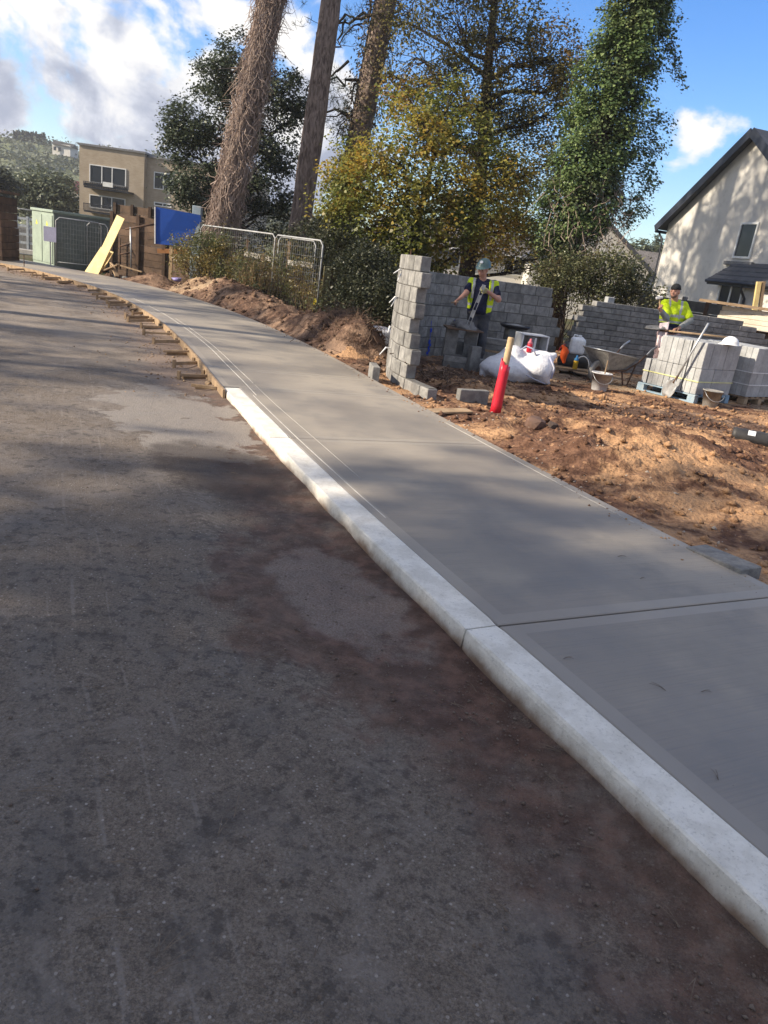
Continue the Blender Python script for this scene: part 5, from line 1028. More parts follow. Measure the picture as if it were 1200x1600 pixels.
pk2 = thing('block_pack', 'second strapped pack of blocks in shade at the right edge', 'block pack', P2 + Z * 0.14)
for tier in range(2):
    for i in range(10):
        for j in range(5):
            if 0 < i < 9 and 0 < j < 4 and tier == 0: continue
            put(ub, P2 + pl * (0.055 + 0.110 * i) + pr * (0.11 + 0.219 * j) + Z * (0.14 + 0.217 + 0.434 * tier) + Vector((rnd.uniform(-.004, .004), rnd.uniform(-.004, .004), rnd.uniform(0, .004))), RB @ Matrix.Rotation(rnd.uniform(-.01, .01), 3, 'Z'), pk2)
s2 = MB()
for zz in (0.36, 0.58):
    for (p, q, nn) in ((P2, P2 + pl * 1.1, -pr), (P2, P2 + pr * 1.1, -pl)): s2.bar(p + nn * 0.006 + Z * zz, q + nn * 0.006 + Z * zz, 0.004, 0.016)
s2.build('strap', M_plw, pk2)
TOPZ = PF.z + 0.14 + 0.87

# ------------------------------------------------------------------ tools and containers
def shovel(name, label, tip, top, blade_n, mat_s=M_wood):
    """tip = point of the blade, top = end of shaft"""
    tip = Vector(tip); top = Vector(top); d = (top - tip).normalized(); t = thing(name, label, 'shovel', tip); n_ = Vector(blade_n); n_ = (n_ - d * n_.dot(d)).normalized(); s_ = d.cross(n_)
    prof = [(0.0, 0.05), (0.05, 0.105), (0.15, 0.125), (0.26, 0.115), (0.29, 0.06), (0.34, 0.03)]; mb = MB()
    for k, (l, w_) in enumerate(prof):
        for f in (-1, -0.5, 0, 0.5, 1): mb.v.append(tuple(tip + d * l + s_ * w_ * f + n_ * (0.035 * f * f + 0.01 * (l / 0.3))))
    mb.f = [(k * 5 + j, k * 5 + j + 1, k * 5 + 6 + j, k * 5 + 5 + j) for k in range(len(prof) - 1) for j in range(4)]; mb.m = [0] * len(mb.f)
    o = mb.build('blade', M_galv if mat_s != M_wood else M_mtub, t, True); md = o.modifiers.new('thickness', 'SOLIDIFY'); md.thickness = 0.004
    MB().tube([tip + d * 0.27, tip + d * 0.42], [0.024, 0.02], 8).build('socket', M_rust, t, True)
    MB().tube([tip + d * 0.40, tip + d * 0.8, top], [0.018, 0.018, 0.017], 10).build('shaft', mat_s, t, True); return t
sh_t = on(1040, 620, 0.02); shovel('shovel', 'mortar-covered shovel leaning against the sunlit block pack', sh_t, at(1107, 505, 12.75), (-0.5, -0.6, 0.6), M_galv)
shovel('shovel', 'round shovel lying across the top of the block pack', at(1008, 513, 13.95), at(1136, 527, 13.25), (0, -0.3, 1), M_wood)
def bucket(label, c, r0, r1, h, mat_, handle=True, rim=True, cont=None):
    t = thing('bucket', label, 'bucket', c); c = Vector(c); b = MB()
    b.lathe([(r0 * 0.96, 0.0), (r0, 0.006), (r1, h), (r1 + 0.012, h), (r1 + 0.012, h - 0.02), (r1 + 0.004, h - 0.025)][0:3] + [(r1 + 0.012, h - 0.022), (r1 + 0.012, h), (r1 - 0.006, h), (r0 * 0.95, 0.05)], c, 24); b.build('body', mat_, t, True)
    if cont: k = MB(); k.lathe([(r1 * 0.9, h * 0.80), (r1 * 0.5, h * 0.86), (0.02, h * 0.9)], c, 16); k.build('contents', cont, t, True)
    if handle: MB().tube([c + Vector((r1 * math.cos(a), -0.02 + 0.35 * r1 * abs(math.sin(a)) * 0, h - 0.02 - r1 * 0.9 * math.sin(a))) + Vector((0, -(r1 + 0.016) * math.sin(a) ** 0.5 if 0 < a < math.pi else 0, 0)) for a in np.linspace(0.0, math.pi, 13)], 0.004, 6).build('handle', M_galv, t, True)
    return t
c = on(935, 611, 0.0); c.z = gz(c.x, c.y) - 0.005; bucket('white paint bucket splashed with mortar in front of the wheelbarrow', c, 0.125, 0.165, 0.30, simple('splashed_white_bucket', (0.56, 0.56, 0.57), (0.40, 0.40, 0.41), 7, 0.6, 0.3))
c = on(1108, 636, 0.0); c.z = gz(c.x, c.y) - 0.005; bucket('grey mortar-caked bucket beside the blue pallet', c, 0.115, 0.16, 0.29, M_mtub)
st = MB(); c0 = on(935, 611, 0.0); st.tube([c0 + Vector((0.04, 0.02, 0.05)), c0 + Vector((0.06, 0.05, 0.52))], 0.012, 8); tag(st.build('stirring_stick', M_wood), 'thin stick standing in the white bucket', 'stick')
# hard hat left on the pack
def hat_mesh(c, R, mat_, name, parent=None, s_=1.0, peak=True):
    m = MB(); rings = []
    for i in range(8):
        th = i / 7 * math.pi / 2; r = math.cos(th); z = math.sin(th); rings.append((r, z))
    n_ = 24; c = Vector(c)
    for r, z in rings:
        for j in range(n_):
            a = 2 * math.pi * j / n_; rdg = 1 + 0.035 * math.exp(-((math.sin(a)) / 0.22) ** 2) * z; m.v.append(tuple(c + R @ Vector((0.142 * r * math.cos(a), 0.118 * r * math.sin(a), 0.125 * z * rdg)) * s_))
    m.f = [(i * n_ + j, i * n_ + (j + 1) % n_, (i + 1) * n_ + (j + 1) % n_, (i + 1) * n_ + j) for i in range(7) for j in range(n_)]; b = len(m.v)
    for j in range(n_):
        a = 2 * math.pi * j / n_; f = 1.10 + (0.34 * max(0, math.cos(a)) ** 2 if peak else 0); m.v.append(tuple(c + R @ Vector((0.142 * f * math.cos(a), 0.118 * (1.09) * math.sin(a), -0.012 - (0.012 * max(0, math.cos(a)) if peak else 0))) * s_))
    m.f += [(b + j, b + (j + 1) % n_, (j + 1) % n_, j) for j in range(n_)]; m.m = [0] * len(m.f); return m.build(name, mat_, parent, True)
hp = at(1146, 519, 13.15); hp.z = TOPZ + 0.02; o = hat_mesh(hp, Matrix.Rotation(2.6, 3, 'Z'), M_plw, 'hard_hat'); tag(o, 'white hard hat resting on top of the block packs', 'hard hat')
# wheelbarrow
wb = thing('wheelbarrow', 'grey mortar-stained wheelbarrow standing behind the white bucket', 'wheelbarrow', (3.7, 13.8, 0)); wr = on(931, 594, 0.0); ax_ = (Vector((4.45, 14.35, 0)) - Vector((wr.x, 13.75, 0))).normalized(); W0_ = Vector((wr.x - 0.05, 13.75, 0)); W0_.x = at(931, 585, 13.75).x; sd_ = Vector((-ax_.y, ax_.x, 0)); RW = Matrix((ax_, sd_, Z)).transposed()
gz0 = gz(W0_.x, W0_.y)
def wp(x, y, z): return W0_ + ax_ * x + sd_ * y + Z * (z + gz0)
tr = MB(); rim = [(-0.16, -0.30, 0.60), (0.62, -0.36, 0.52), (0.62, 0.36, 0.52), (-0.16, 0.30, 0.60)]; bot = [(0.10, -0.17, 0.26), (0.45, -0.2, 0.26), (0.45, 0.2, 0.26), (0.10, 0.17, 0.26)]; rin = [(x * 0.96 + 0.008, y * 0.96, z - 0.005) for x, y, z in rim]; bin_ = [(x, y * 0.94, z + 0.012) for x, y, z in bot]
tr.add([wp(*p) for p in rim + bot + rin + bin_], [(7, 6, 5, 4)] + [(i, 4 + i, 4 + (i + 1) % 4, (i + 1) % 4) for i in range(4)] + [(12, 13, 14, 15)] + [(8 + i, 8 + (i + 1) % 4, 12 + (i + 1) % 4, 12 + i) for i in range(4)] + [(i, (i + 1) % 4, 8 + (i + 1) % 4, 8 + i) for i in range(4)]); tr.build('tray', M_mtub, wb)
rl = MB(); rl.tube([wp(*p) for p in rim + rim[:1]], 0.012, 6); rl.build('tray_rim', M_galv, wb, True)
mx = MB(); mx.box(wp(0.28, 0, 0.44), (0.5, 0.46, 0.10), R=RW, bev=0.04); mx.build('mortar_load', M_mtub, wb, True)
wh = MB(); n_ = 20
for k, (r, y) in enumerate([(0.10, 0.035), (0.15, 0.045), (0.19, 0.03), (0.20, 0.0), (0.19, -0.03), (0.15, -0.045), (0.10, -0.035)]):
    for j in range(n_): a = 2 * math.pi * j / n_; wh.v.append(tuple(wp(r * math.cos(a), y, 0.2 + r * math.sin(a))))
wh.f = [(k * n_ + j, k * n_ + (j + 1) % n_, (k + 1) % 7 * n_ + (j + 1) % n_, (k + 1) % 7 * n_ + j) for k in range(7) for j in range(n_)]; wh.m = [0] * len(wh.f); w_o = wh.build('wheel', M_mtub, wb, True)
hb = MB(); hb.lathe([(0.10, -0.02), (0.10, 0.02)], wp(0, 0, 0.2), 14, R=RW @ Matrix.Rotation(math.pi / 2, 3, 'X')); hb.build('hub', M_rust, w_o)
for s_ in (-1, 1):
    MB().tube([wp(-0.06, s_ * 0.07, 0.2), wp(0.1, s_ * 0.16, 0.24), wp(0.5, s_ * 0.24, 0.27), wp(0.72, s_ * 0.29, 0.42), wp(0.92, s_ * 0.31, 0.60)], 0.016, 8).build('frame_rail', M_rust, wb, True)
    MB().tube([wp(0.90, s_ * 0.31, 0.58), wp(1.0, s_ * 0.315, 0.68), wp(1.14, s_ * 0.32, 0.76)], 0.018, 8).build('handle', M_galv, wb, True)
    MB().tube([wp(0.42, s_ * 0.22, 0.27), wp(0.50, s_ * 0.25, 0.0), wp(0.60, s_ * 0.26, 0.0), wp(0.70, s_ * 0.28, 0.40)], 0.015, 8).build('leg', M_rust, wb, True)
# ------------------------------------------------------------------ red-sleeved post
ps = thing('marker_post', 'leaning round timber post in a bright red plastic sleeve', 'post', on(775, 640, 0.12)); a = on(774, 643, 0.1); b = at(799, 527, a.y + 0.05); d_ = (b - a).normalized()
MB().tube([a - d_ * 0.15, a + d_ * 0.4, b - d_ * 0.01, b], [0.040, 0.040, 0.038, 0.033], 16).build('post', M_postw, ps, True)
sl = MB(); ln = (b - a).length; ex = d_.cross(Vector((0, 1, 0))).normalized(); ey = d_.cross(ex); n_ = 22
for k, f in enumerate(np.linspace(-0.03, 0.66, 7)):
    for j in range(n_):
        an = 2 * math.pi * j / n_; jag = 0.07 * vnoise(j * 0.6, 0.0, 3) if k == 6 else 0.0; sl.v.append(tuple(a + d_ * (ln * f + float(jag) + (0.05 * math.cos(an) if k == 6 else 0)) + (ex * math.cos(an) + ey * math.sin(an)) * (0.060 - 0.008 * f + 0.004 * float(vnoise(j * 0.5, k * 0.9, 9)))))
sl.f = [(k * n_ + j, k * n_ + (j + 1) % n_, (k + 1) * n_ + (j + 1) % n_, (k + 1) * n_ + j) for k in range(6) for j in range(n_)]; sl.m = [0] * len(sl.f); o = sl.build('sleeve', M_red, ps, True); o.modifiers.new('thickness', 'SOLIDIFY').thickness = -0.005
# ------------------------------------------------------------------ white bulk bag slumped on the soil
def bagp(px, py, Y): return np.array(at(px, py, Y))
pr_ = [('e', bagp(795, 578, 12.6), (0.50, 0.38, 0.22)), ('e', bagp(838, 575, 12.6), (0.30, 0.36, 0.23)), ('c', bagp(755, 584, 12.5), bagp(800, 560, 12.7), 0.07, 0.22), ('c', bagp(800, 555, 12.8), bagp(806, 546, 12.8), 0.16, 0.05), ('c', bagp(845, 568, 12.6), bagp(866, 555, 12.7), 0.16, 0.05), ('c', bagp(848, 590, 12.4), bagp(856, 600, 12.4), 0.12, 0.04), ('c', bagp(825, 555, 12.8), bagp(850, 556, 12.7), 0.12, 0.08)]
V, Q = sdf_mesh(pr_, 0.03, 0.06); nn = 0.030 * np.array([vnoise(v[0] * 5 + v[2] * 7, v[1] * 5 - v[2] * 6, 6) + 0.6 * abs(vnoise(v[0] * 11 - v[2] * 9, v[1] * 9 + v[2] * 13, 7)) for v in V]); V[:, 2] += nn; V[:, 1] += nn * 1.3; V[:, 0] += nn[::-1] * 0.5
gzz = site_h(V[:, 0][:, None], V[:, 1][:, None])[:, 0]; V[:, 2] = np.maximum(V[:, 2], gzz - 0.03)
M_sack = simple('woven_white_sack', (0.74, 0.74, 0.76), (0.62, 0.62, 0.66), 5, 0.6, 0.6, 14, 0.3, dist=0.03)
bb = thing('bulk_bag', 'crumpled white builders bag lying behind the red post', 'bag', at(800, 590, 12.6)); link('sack', np_mesh('sack', V, Q, M_sack, True), bb)
M_fst = simple('faded_strap', (0.32, 0.34, 0.5), (0.45, 0.45, 0.5), 8, 0.7); MB().tube([at(812, 548, 12.55), at(822, 541, 12.5), at(833, 545, 12.5), at(838, 556, 12.45)], 0.014, 6).build('lifting_strap', M_fst, bb, True); MB().tube([at(859, 558, 12.4), at(866, 575, 12.35), at(861, 592, 12.3)], 0.016, 6).build('lifting_strap', M_fst, bb, True); MB().tube([at(822, 586, 12.22), at(838, 594, 12.2), at(852, 600, 12.2)], 0.009, 6).build('lifting_strap', M_fst, bb, True)
def bottle(label, base, r, h, m_b, m_c):
    t = thing('bottle', label, 'bottle', base); MB().lathe([(r * 0.9, 0), (r, 0.01), (r, h * 0.58), (r * 0.92, h * 0.62)], base, 16).build('body', m_b, t, True); MB().lathe([(r * 0.93, h * 0.62), (r * 0.9, h * 0.74), (r * 0.45, h * 0.84), (r * 0.42, h * 0.97), (r * 0.2, h)], base, 16).build('neck', m_c, t, True)
bottle('small red bottle standing on the white builders bag', at(826, 550, 12.7), 0.045, 0.22, M_red, simple('pink_cap', (0.7, 0.2, 0.25)))
# ------------------------------------------------------------------ loose blocks, mortar boards and boxes inside the curved wall
fb = MB().box((0, 0, 0), (0.44, 0.215, 0.10), bev=0.006).mesh('loose_block', M_block); ebm = MB().box((0, 0, 0), (0.44, 0.10, 0.215), bev=0.006).mesh('loose_block', M_block); nb_ = MB().box((0, 0, 0), (0.215, 0.10, 0.44), bev=0.006).mesh('loose_block', M_block)
def loose(me, p, rz, label, R=None):
    o = link('loose_block', me, None, p, rz)
    if R is not None: o.rotation_euler = R
    return tag(o, label, 'concrete block')
c = on(582, 600, 0.0); loose(ebm, (c.x, c.y, gz(c.x, c.y) + 0.10), 1.75, 'single block standing on edge left of the pillar foot')
loose(ebm, (0.92, 9.55, gz(0.92, 9.55) + 0.05), 0.5, 'block on edge half sunk in soil behind the toe of the pillar')
c = on(1122, 876, 0.10); loose(MB().box((0, 0, 0), (0.42, 0.20, 0.10), bev=0.006).mesh('loose_block', M_block), (c.x + 0.04, c.y + 0.03, gz(c.x, c.y) + 0.012), math.atan2(-0.86, 0.5), 'pale block lying flat in the soil at the edge of the path, nearest the viewer', (0.02, -0.05, math.atan2(-0.86, 0.5)))
sx = at(712, 560, 13.0); zb = gz(sx.x, sx.y)
loose(fb, (sx.x, 13.0, zb + 0.05), 0.05, 'bottom block of the low stack beneath the mortar board'); loose(fb, (sx.x + 0.01, 13.0, zb + 0.152), 0.02, 'second block of the low stack beneath the mortar board')
loose(nb_, (sx.x - 0.13, 13.02, zb + 0.425), 0.1, 'left upright block carrying the mortar board'); loose(nb_, (sx.x + 0.22, 13.1, zb + 0.425), -0.2, 'right upright block carrying the mortar board'); loose(ebm, (sx.x + 0.02, 13.22, zb + 0.32), 0.0, 'block on edge behind the two upright blocks')
mbd = thing('mortar_board', 'board heaped with mortar standing on blocks by the first worker', 'mortar board', (sx.x + 0.05, 13.05, zb + 0.65)); MB().box((sx.x + 0.05, 13.07, zb + 0.66), (0.62, 0.55, 0.022), 0.1).build('board', M_hoard, mbd)
hm = MB(); rr = np.random.default_rng(4)
for i, (r, z) in enumerate([(0.24, 0.0), (0.21, 0.05), (0.14, 0.10), (0.05, 0.13)]):
    for j in range(14): a = 2 * math.pi * j / 14; k = r * (1 + 0.2 * rr.normal()); hm.v.append((sx.x + 0.05 + k * math.cos(a), 13.07 + k * 0.85 * math.sin(a), zb + 0.672 + z + 0.012 * rr.normal()))
hm.f = [(i * 14 + j, i * 14 + (j + 1) % 14, i * 14 + 14 + (j + 1) % 14, i * 14 + 14 + j) for i in range(3) for j in range(14)] + [tuple(range(42, 56))]; hm.m = [0] * len(hm.f); hm.build('mortar_heap', simple('wet_mortar', (0.21, 0.205, 0.20), (0.14, 0.135, 0.13), 14, 0.7, 0.8, 40), mbd, True)
p = at(735, 590, 12.9); loose(nb_, (p.x, p.y, gz(p.x, p.y) + 0.2), 0.6, 'block on end between the low stack and the white bag'); p = at(748, 580, 13.0); loose(ebm, (p.x, p.y + 0.1, gz(p.x, p.y) + 0.10), 0.2, 'block on edge just left of the white bag')
# stack of blocks on a plank
q = at(772, 545, 13.7); pkz = gz(q.x, q.y); pln = MB().box((q.x + 0.02, 13.7, pkz + 0.31), (0.95, 0.28, 0.035), -0.12, bev=0.004); tag(pln.build('plank', M_wood), 'scaffold plank carrying a short stack of blocks behind the white bag', 'plank')
for dx, l in ((-0.3, 'left'), (0.32, 'right')): loose(nb_ if False else ebm, (q.x + dx, 13.7, pkz + 0.18 - 0.001), 1.45, f'{l} block propping the scaffold plank', (0, 0, 1.45)); 
for k, (dx, dz, rz_, l) in enumerate(((-0.16, 0.375, 0.05, 'left block of the lower layer on the scaffold plank'), (0.25, 0.375, -0.1, 'right block of the lower layer on the scaffold plank'), (0.02, 0.478, 0.03, 'top block of the stack on the scaffold plank'))): loose(fb, (q.x + dx, 13.7 - 0.05 * dx, pkz + dz + 0.005), rz_, l)
q2 = at(803, 520, 14.5); t = thing('mortar_board', 'dark round mortar tray on a block stand behind the white box', 'mortar tray', (q2.x, 14.5, 0.0)); z2 = gz(q2.x, 14.5)
MB().lathe([(0.22, 0.70), (0.28, 0.735), (0.29, 0.77), (0.275, 0.77), (0.2, 0.715)], (q2.x, 14.5, z2), 20).build('tray', M_dark, t, True); MB().lathe([(0.24, 0.745), (0.18, 0.765), (0.03, 0.79)], (q2.x, 14.5, z2), 16).build('mortar', M_mtub, t, True); MB().box((q2.x, 14.5, z2 + 0.35), (0.3, 0.3, 0.69), 0.2, bev=0.006).build('stand', M_block, t)
wbx = at(829, 540, 13.9); t = thing('white_box', 'white-framed box with two open compartments behind the bulk bag', 'box', (wbx.x, 13.9, gz(wbx.x, 13.9))); bz = gz(wbx.x, 13.9); Rb = Matrix.Rotation(0.25, 3, 'Z'); H_ = 0.62; bz2 = bz + 0.02
def fbx(x, y, z, sx_, sy, sz, m_, nm='frame'): MB().box(Vector((wbx.x, 13.9, bz2)) + Rb @ Vector((x, y, z)), (sx_, sy, sz), R=Rb, bev=0.004).build(nm, m_, t)
fbx(0, 0.15, H_ / 2, 0.46, 0.04, H_, M_block, 'back_panel'); fbx(-0.245, 0, H_ / 2, 0.03, 0.36, H_, M_plw, 'side_panel'); fbx(0.245, 0, H_ / 2, 0.03, 0.36, H_, M_plw, 'side_panel'); fbx(0.0, -0.01, H_ / 2, 0.045, 0.34, H_ - 0.06, M_plw, 'divider'); fbx(0, 0, H_ + 0.012, 0.52, 0.37, 0.022, M_plw, 'top_panel'); fbx(0, 0, 0.012, 0.455, 0.34, 0.022, M_plw, 'bottom_panel')
# jerrycan, bag, bottle by the wheelbarrow
jb = at(880, 562, 14.6); zt = gz(jb.x, 14.6); t = thing('tool_bag', 'black tool bag on the boards under the white jerrycan', 'bag', (jb.x, 14.6, zt))
V, Q = sdf_mesh([('e', (jb.x + 0.22, 14.75, zt + 0.22), (0.30, 0.2, 0.16)), ('c', (jb.x + 0.05, 14.75, zt + 0.2), (jb.x + 0.42, 14.75, zt + 0.24), 0.12, 0.12), ('c', (jb.x + 0.0, 14.7, zt + 0.15), (jb.x + 0.45, 14.7, zt + 0.15), 0.07, 0.07)], 0.025, 0.04); link('body', np_mesh('body', V, Q, M_blk, True), t); MB().tube([(jb.x + 0.35 + 0.14 * math.cos(a), 14.5, zt + 0.16 + 0.2 * math.sin(a)) for a in np.linspace(0, math.pi, 9)], 0.012, 6).build('strap', M_plw, t, True)
jc = at(902, 545, 14.7); t = thing('jerrycan', 'white plastic jerrycan beside the wheelbarrow', 'jerrycan', (jc.x, 14.75, jc.z)); z0 = zt + 0.36
V, Q = sdf_mesh([('c', (jc.x + a, 14.75 + b, z0 + 0.05), (jc.x + a, 14.75 + b, z0 + 0.25), 0.055, 0.055) for a in (-0.085, 0.0, 0.085) for b in (-0.05, 0.05)] + [('c', (jc.x - 0.09, 14.75, z0 + 0.27), (jc.x + 0.05, 14.75, z0 + 0.29), 0.045, 0.045)], 0.012, 0.05); link('body', np_mesh('body', V, Q, M_plw, True), t); MB().lathe([(0.033, 0), (0.033, 0.04), (0.025, 0.045)], (jc.x + 0.02, 14.75, z0 + 0.32), 14).build('cap', M_plw, t, True); MB().tube([(jc.x - 0.12, 14.75, z0 + 0.27), (jc.x - 0.09, 14.75, z0 + 0.36), (jc.x - 0.02, 14.75, z0 + 0.35)], 0.014, 8).build('handle', M_plw, t, True)
ob = at(882, 553, 14.35); V, Q = sdf_mesh([('e', (ob.x, 14.4, ob.z), (0.07, 0.06, 0.13)), ('c', (ob.x - 0.05, 14.4, ob.z + 0.13), (ob.x + 0.05, 14.4, ob.z + 0.04), 0.03, 0.04), ('c', (ob.x, 14.4, ob.z), (ob.x + 0.03, 14.4, ob.z - 0.15), 0.05, 0.035)], 0.015, 0.03); t = thing('hi_vis_bag', 'bright orange bag hung beside the jerrycan', 'bag', (ob.x, 14.4, ob.z - 0.2)); link('sack', np_mesh('sack', V, Q, M_orange, True), t); MB().tube([(ob.x - 0.12, 14.4, ob.z + 0.02), (ob.x - 0.07, 14.4, ob.z + 0.14), (ob.x, 14.4, ob.z + 0.17)], 0.01, 6).build('cord', simple('red_cord', (0.5, 0.05, 0.05)), t, True)
bt = at(900, 566, 14.3); bz = gz(bt.x, 14.3) + 0.12; bottle('blue and yellow drink bottle standing on the boards by the wheelbarrow', Vector((bt.x, 14.3, bz)), 0.045, 0.26, simple('yellow_liquid', (0.75, 0.45, 0.03)), simple('blue_bottle_top', (0.10, 0.38, 0.75)))
t = thing('board_bench', 'low bench of boards holding the drink bottle and tool bag', 'bench', (jb.x + 0.25, 14.5, zt)); MB().box((jb.x + 0.25, 14.45, zt + 0.105), (0.95, 0.42, 0.03), -0.03).build('board', M_wood, t)
for dx in (-0.15, 0.62): MB().box((jb.x + dx, 14.45, zt + 0.045), (0.1, 0.36, 0.085)).build('bearer', M_wood, t)
# black pipe
pp = thing('pipe', 'black ribbed drainage pipe with a white label lying in the soil at the right edge', 'pipe', on(1150, 690, 0.1)); a = on(1142, 684, 0.10); a.z = gz(a.x, a.y) + 0.05; b = a + Vector((1.9, -0.75, 0.02)); d_ = (b - a); n_ = 46
MB().tube([a + d_ * (i / n_) for i in range(n_ + 1)], [0.098 if i % 2 else 0.091 for i in range(n_ + 1)], 18).build('barrel', M_blk, pp, True); e1 = d_.normalized(); vw = Vector((-0.35, -0.65, 0.68)); vw = (vw - e1 * vw.dot(e1)).normalized(); s1 = e1.cross(vw); lm_ = MB(); base = a + e1 * 0.17
for k in range(5):
    an = -0.35 + 0.7 * k / 4
    for l in (0, 0.085): lm_.v.append(tuple(base + e1 * l + (vw * math.cos(an) + s1 * math.sin(an)) * 0.102))
lm_.f = [(2 * k, 2 * k + 1, 2 * k + 3, 2 * k + 2) for k in range(4)]; lm_.m = [0] * 4; lm_.build('label', M_plw, pp)
# rocks, scraps and plank near the pillar
def rock(name, label, c, r, mat_, seed, cat='stone', sq=(1, 1, 0.75)):
    rr = np.random.default_rng(seed); import bmesh as _b; bm = _b.new(); _b.ops.create_icosphere(bm, subdivisions=2, radius=1.0); dirs = rr.normal(size=(9, 3)); dirs /= np.linalg.norm(dirs, axis=1)[:, None]; cut = rr.uniform(0.62, 0.9, 9)
    for v in bm.verts:
        p = np.array(v.co); m_ = 1.0
        for d, k in zip(dirs, cut):
            t_ = p @ d
            if t_ * m_ > k: m_ = k / t_
        v.co = Vector(p * m_ * r * np.array(sq) + rr.normal(size=3) * r * 0.03)
    me = bpy.data.meshes.new(name); bm.to_mesh(me); bm.free(); me.materials.append(mat_); o = link(name, me, None, c, rr.uniform(0, 6)); return tag(o, label, cat)
c = on(835, 664, 0.2); rock('stone', 'angular red-brown stone on the spoil heap', (c.x, c.y, gz(c.x, c.y) + 0.05), 0.125, simple('red_rock', (0.16, 0.095, 0.07), (0.11, 0.07, 0.055), 6, 0.9, 0.8), 3)
c = on(860, 676, 0.15); rock('stone', 'small dark stone right of the angular stone', (c.x, c.y, gz(c.x, c.y) + 0.02), 0.07, simple('dark_rock', (0.085, 0.06, 0.05), None, 6, 0.9, 0.8), 8)
pl_ = on(700, 645, 0.08); o = MB().box((0, 0, 0), (0.55, 0.16, 0.025), bev=0.004).build('plank', M_wood); o.location = (pl_.x, pl_.y, gz(pl_.x, pl_.y) + 0.03); o.rotation_euler = (0.05, -0.06, 0.45); tag(o, 'short weathered board lying at the path edge below the pillar', 'plank')
pw_ = on(612, 628, 0.1)
t = on(1172, 616, 0.05)
for i in range(3): rock('brick_lump', ['broken red brick at the foot of the second pallet', 'red brick lump right of the broken brick', 'small red brick scrap by the second pallet'][i], (t.x + 0.16 * i, t.y - 0.2 + 0.1 * i, 0.06), 0.085 - 0.015 * i, simple('red_brick', (0.32, 0.14, 0.10), (0.25, 0.11, 0.08), 8, 0.9, 0.6) if i == 0 else bpy.data.materials['red_brick'], 30 + i, 'brick')
# crumpled plastic between hedge and pillar
cp_ = at(595, 520, 13.6); V, Q = sdf_mesh([('e', (cp_.x, 13.6, gz(cp_.x, 13.6) + 0.10), (0.28, 0.2, 0.12)), ('c', (cp_.x, 13.5, 0.3), (cp_.x + 0.25, 13.5, 0.12), 0.1, 0.05)], 0.03, 0.05); V[:, 2] += 0.05 * np.array([vnoise(v[0] * 9, v[1] * 9 + v[2] * 8, 2) for v in V]); tag(link('plastic_sack', np_mesh('plastic_sack', V, Q, M_sack, True)), 'torn pale plastic sack between the root heap and the pillar', 'sack')

# ------------------------------------------------------------------ timber forms along the fresh edge
fm = thing('timber_formwork', 'timber edge forms braced along the far part of the footpath', 'formwork', (*[float(v) for v in K(S_FORM)], 0)); sF1 = s_at_y(22.6); s_ = S_FORM - 0.28; k = 0
while s_ < sF1:
    e = min(s_ + 2.4, sF1); ss = np.linspace(s_, e - 0.01, 8); mb = MB(); z0, z1 = -0.03, PZ + 0.018 - (0.004 if k % 2 else 0)
    for s in ss:
        p, q_ = K(s, -0.028 if s > S_FORM else -0.03), K(s, -0.004); mb.v += [(p[0], p[1], z0), (p[0], p[1], z1), (q_[0], q_[1], z1), (q_[0], q_[1], z0)]
    mb.f = [(i * 4 + j, i * 4 + 4 + j, i * 4 + 4 + (j + 1) % 4, i * 4 + (j + 1) % 4) for i in range(7) for j in range(4)] + [(0, 1, 2, 3), (31, 30, 29, 28)]; mb.m = [0] * len(mb.f); mb.build('form_board', M_wood, fm); s_ = e; k += 1
rr = random.Random(8); s_ = S_FORM + 0.10
while s_ < sF1 - 0.3:
    L_ = rr.uniform(0.18, 0.50); a = K(s_, -0.03); b = K(s_ + rr.uniform(-0.22, 0.14), -0.03 - L_); A = Vector((a[0], a[1], PZ - 0.03 + rr.uniform(-.02, .01))); B = Vector((b[0], b[1], 0.035 + rr.uniform(0, 0.02)))
    MB().bar(A, B, rr.uniform(0.020, 0.030), rr.uniform(0.030, 0.050), bev=0.003).build('brace', M_wood, fm)
    if rr.random() < 0.6: MB().bar(Vector((b[0], b[1], -0.02)), Vector((b[0], b[1], 0.10)), 0.035, 0.04).build('stake', M_wood, fm)
    if rr.random() < 0.5:
        c2 = K(s_ + 0.12, -0.04); MB().bar(Vector((c2[0], c2[1], 0.018)), Vector((b[0] + 0.03, b[1] + 0.05, 0.02)), 0.03, 0.04).build('foot_brace', M_wood, fm)
    if rr.random() < 0.5: c2 = K(s_ + 0.2, -0.05); MB().bar(Vector((c2[0], c2[1], -0.02)), Vector((c2[0], c2[1], 0.09)), 0.032, 0.035).build('stake', M_wood, fm)
    s_ += rr.uniform(0.52, 0.95)
for i, (px, py, l) in enumerate(((325, 603, 'pale offcut lying by the end of the timber forms'), (338, 608, 'small stone block by the end of the timber forms'))): c = on(px, py, 0.0); rock('offcut', l, (c.x, c.y, 0.035), 0.07 - 0.02 * i, M_wood, 60 + i, 'offcut', (1.2, 0.6, 0.5))

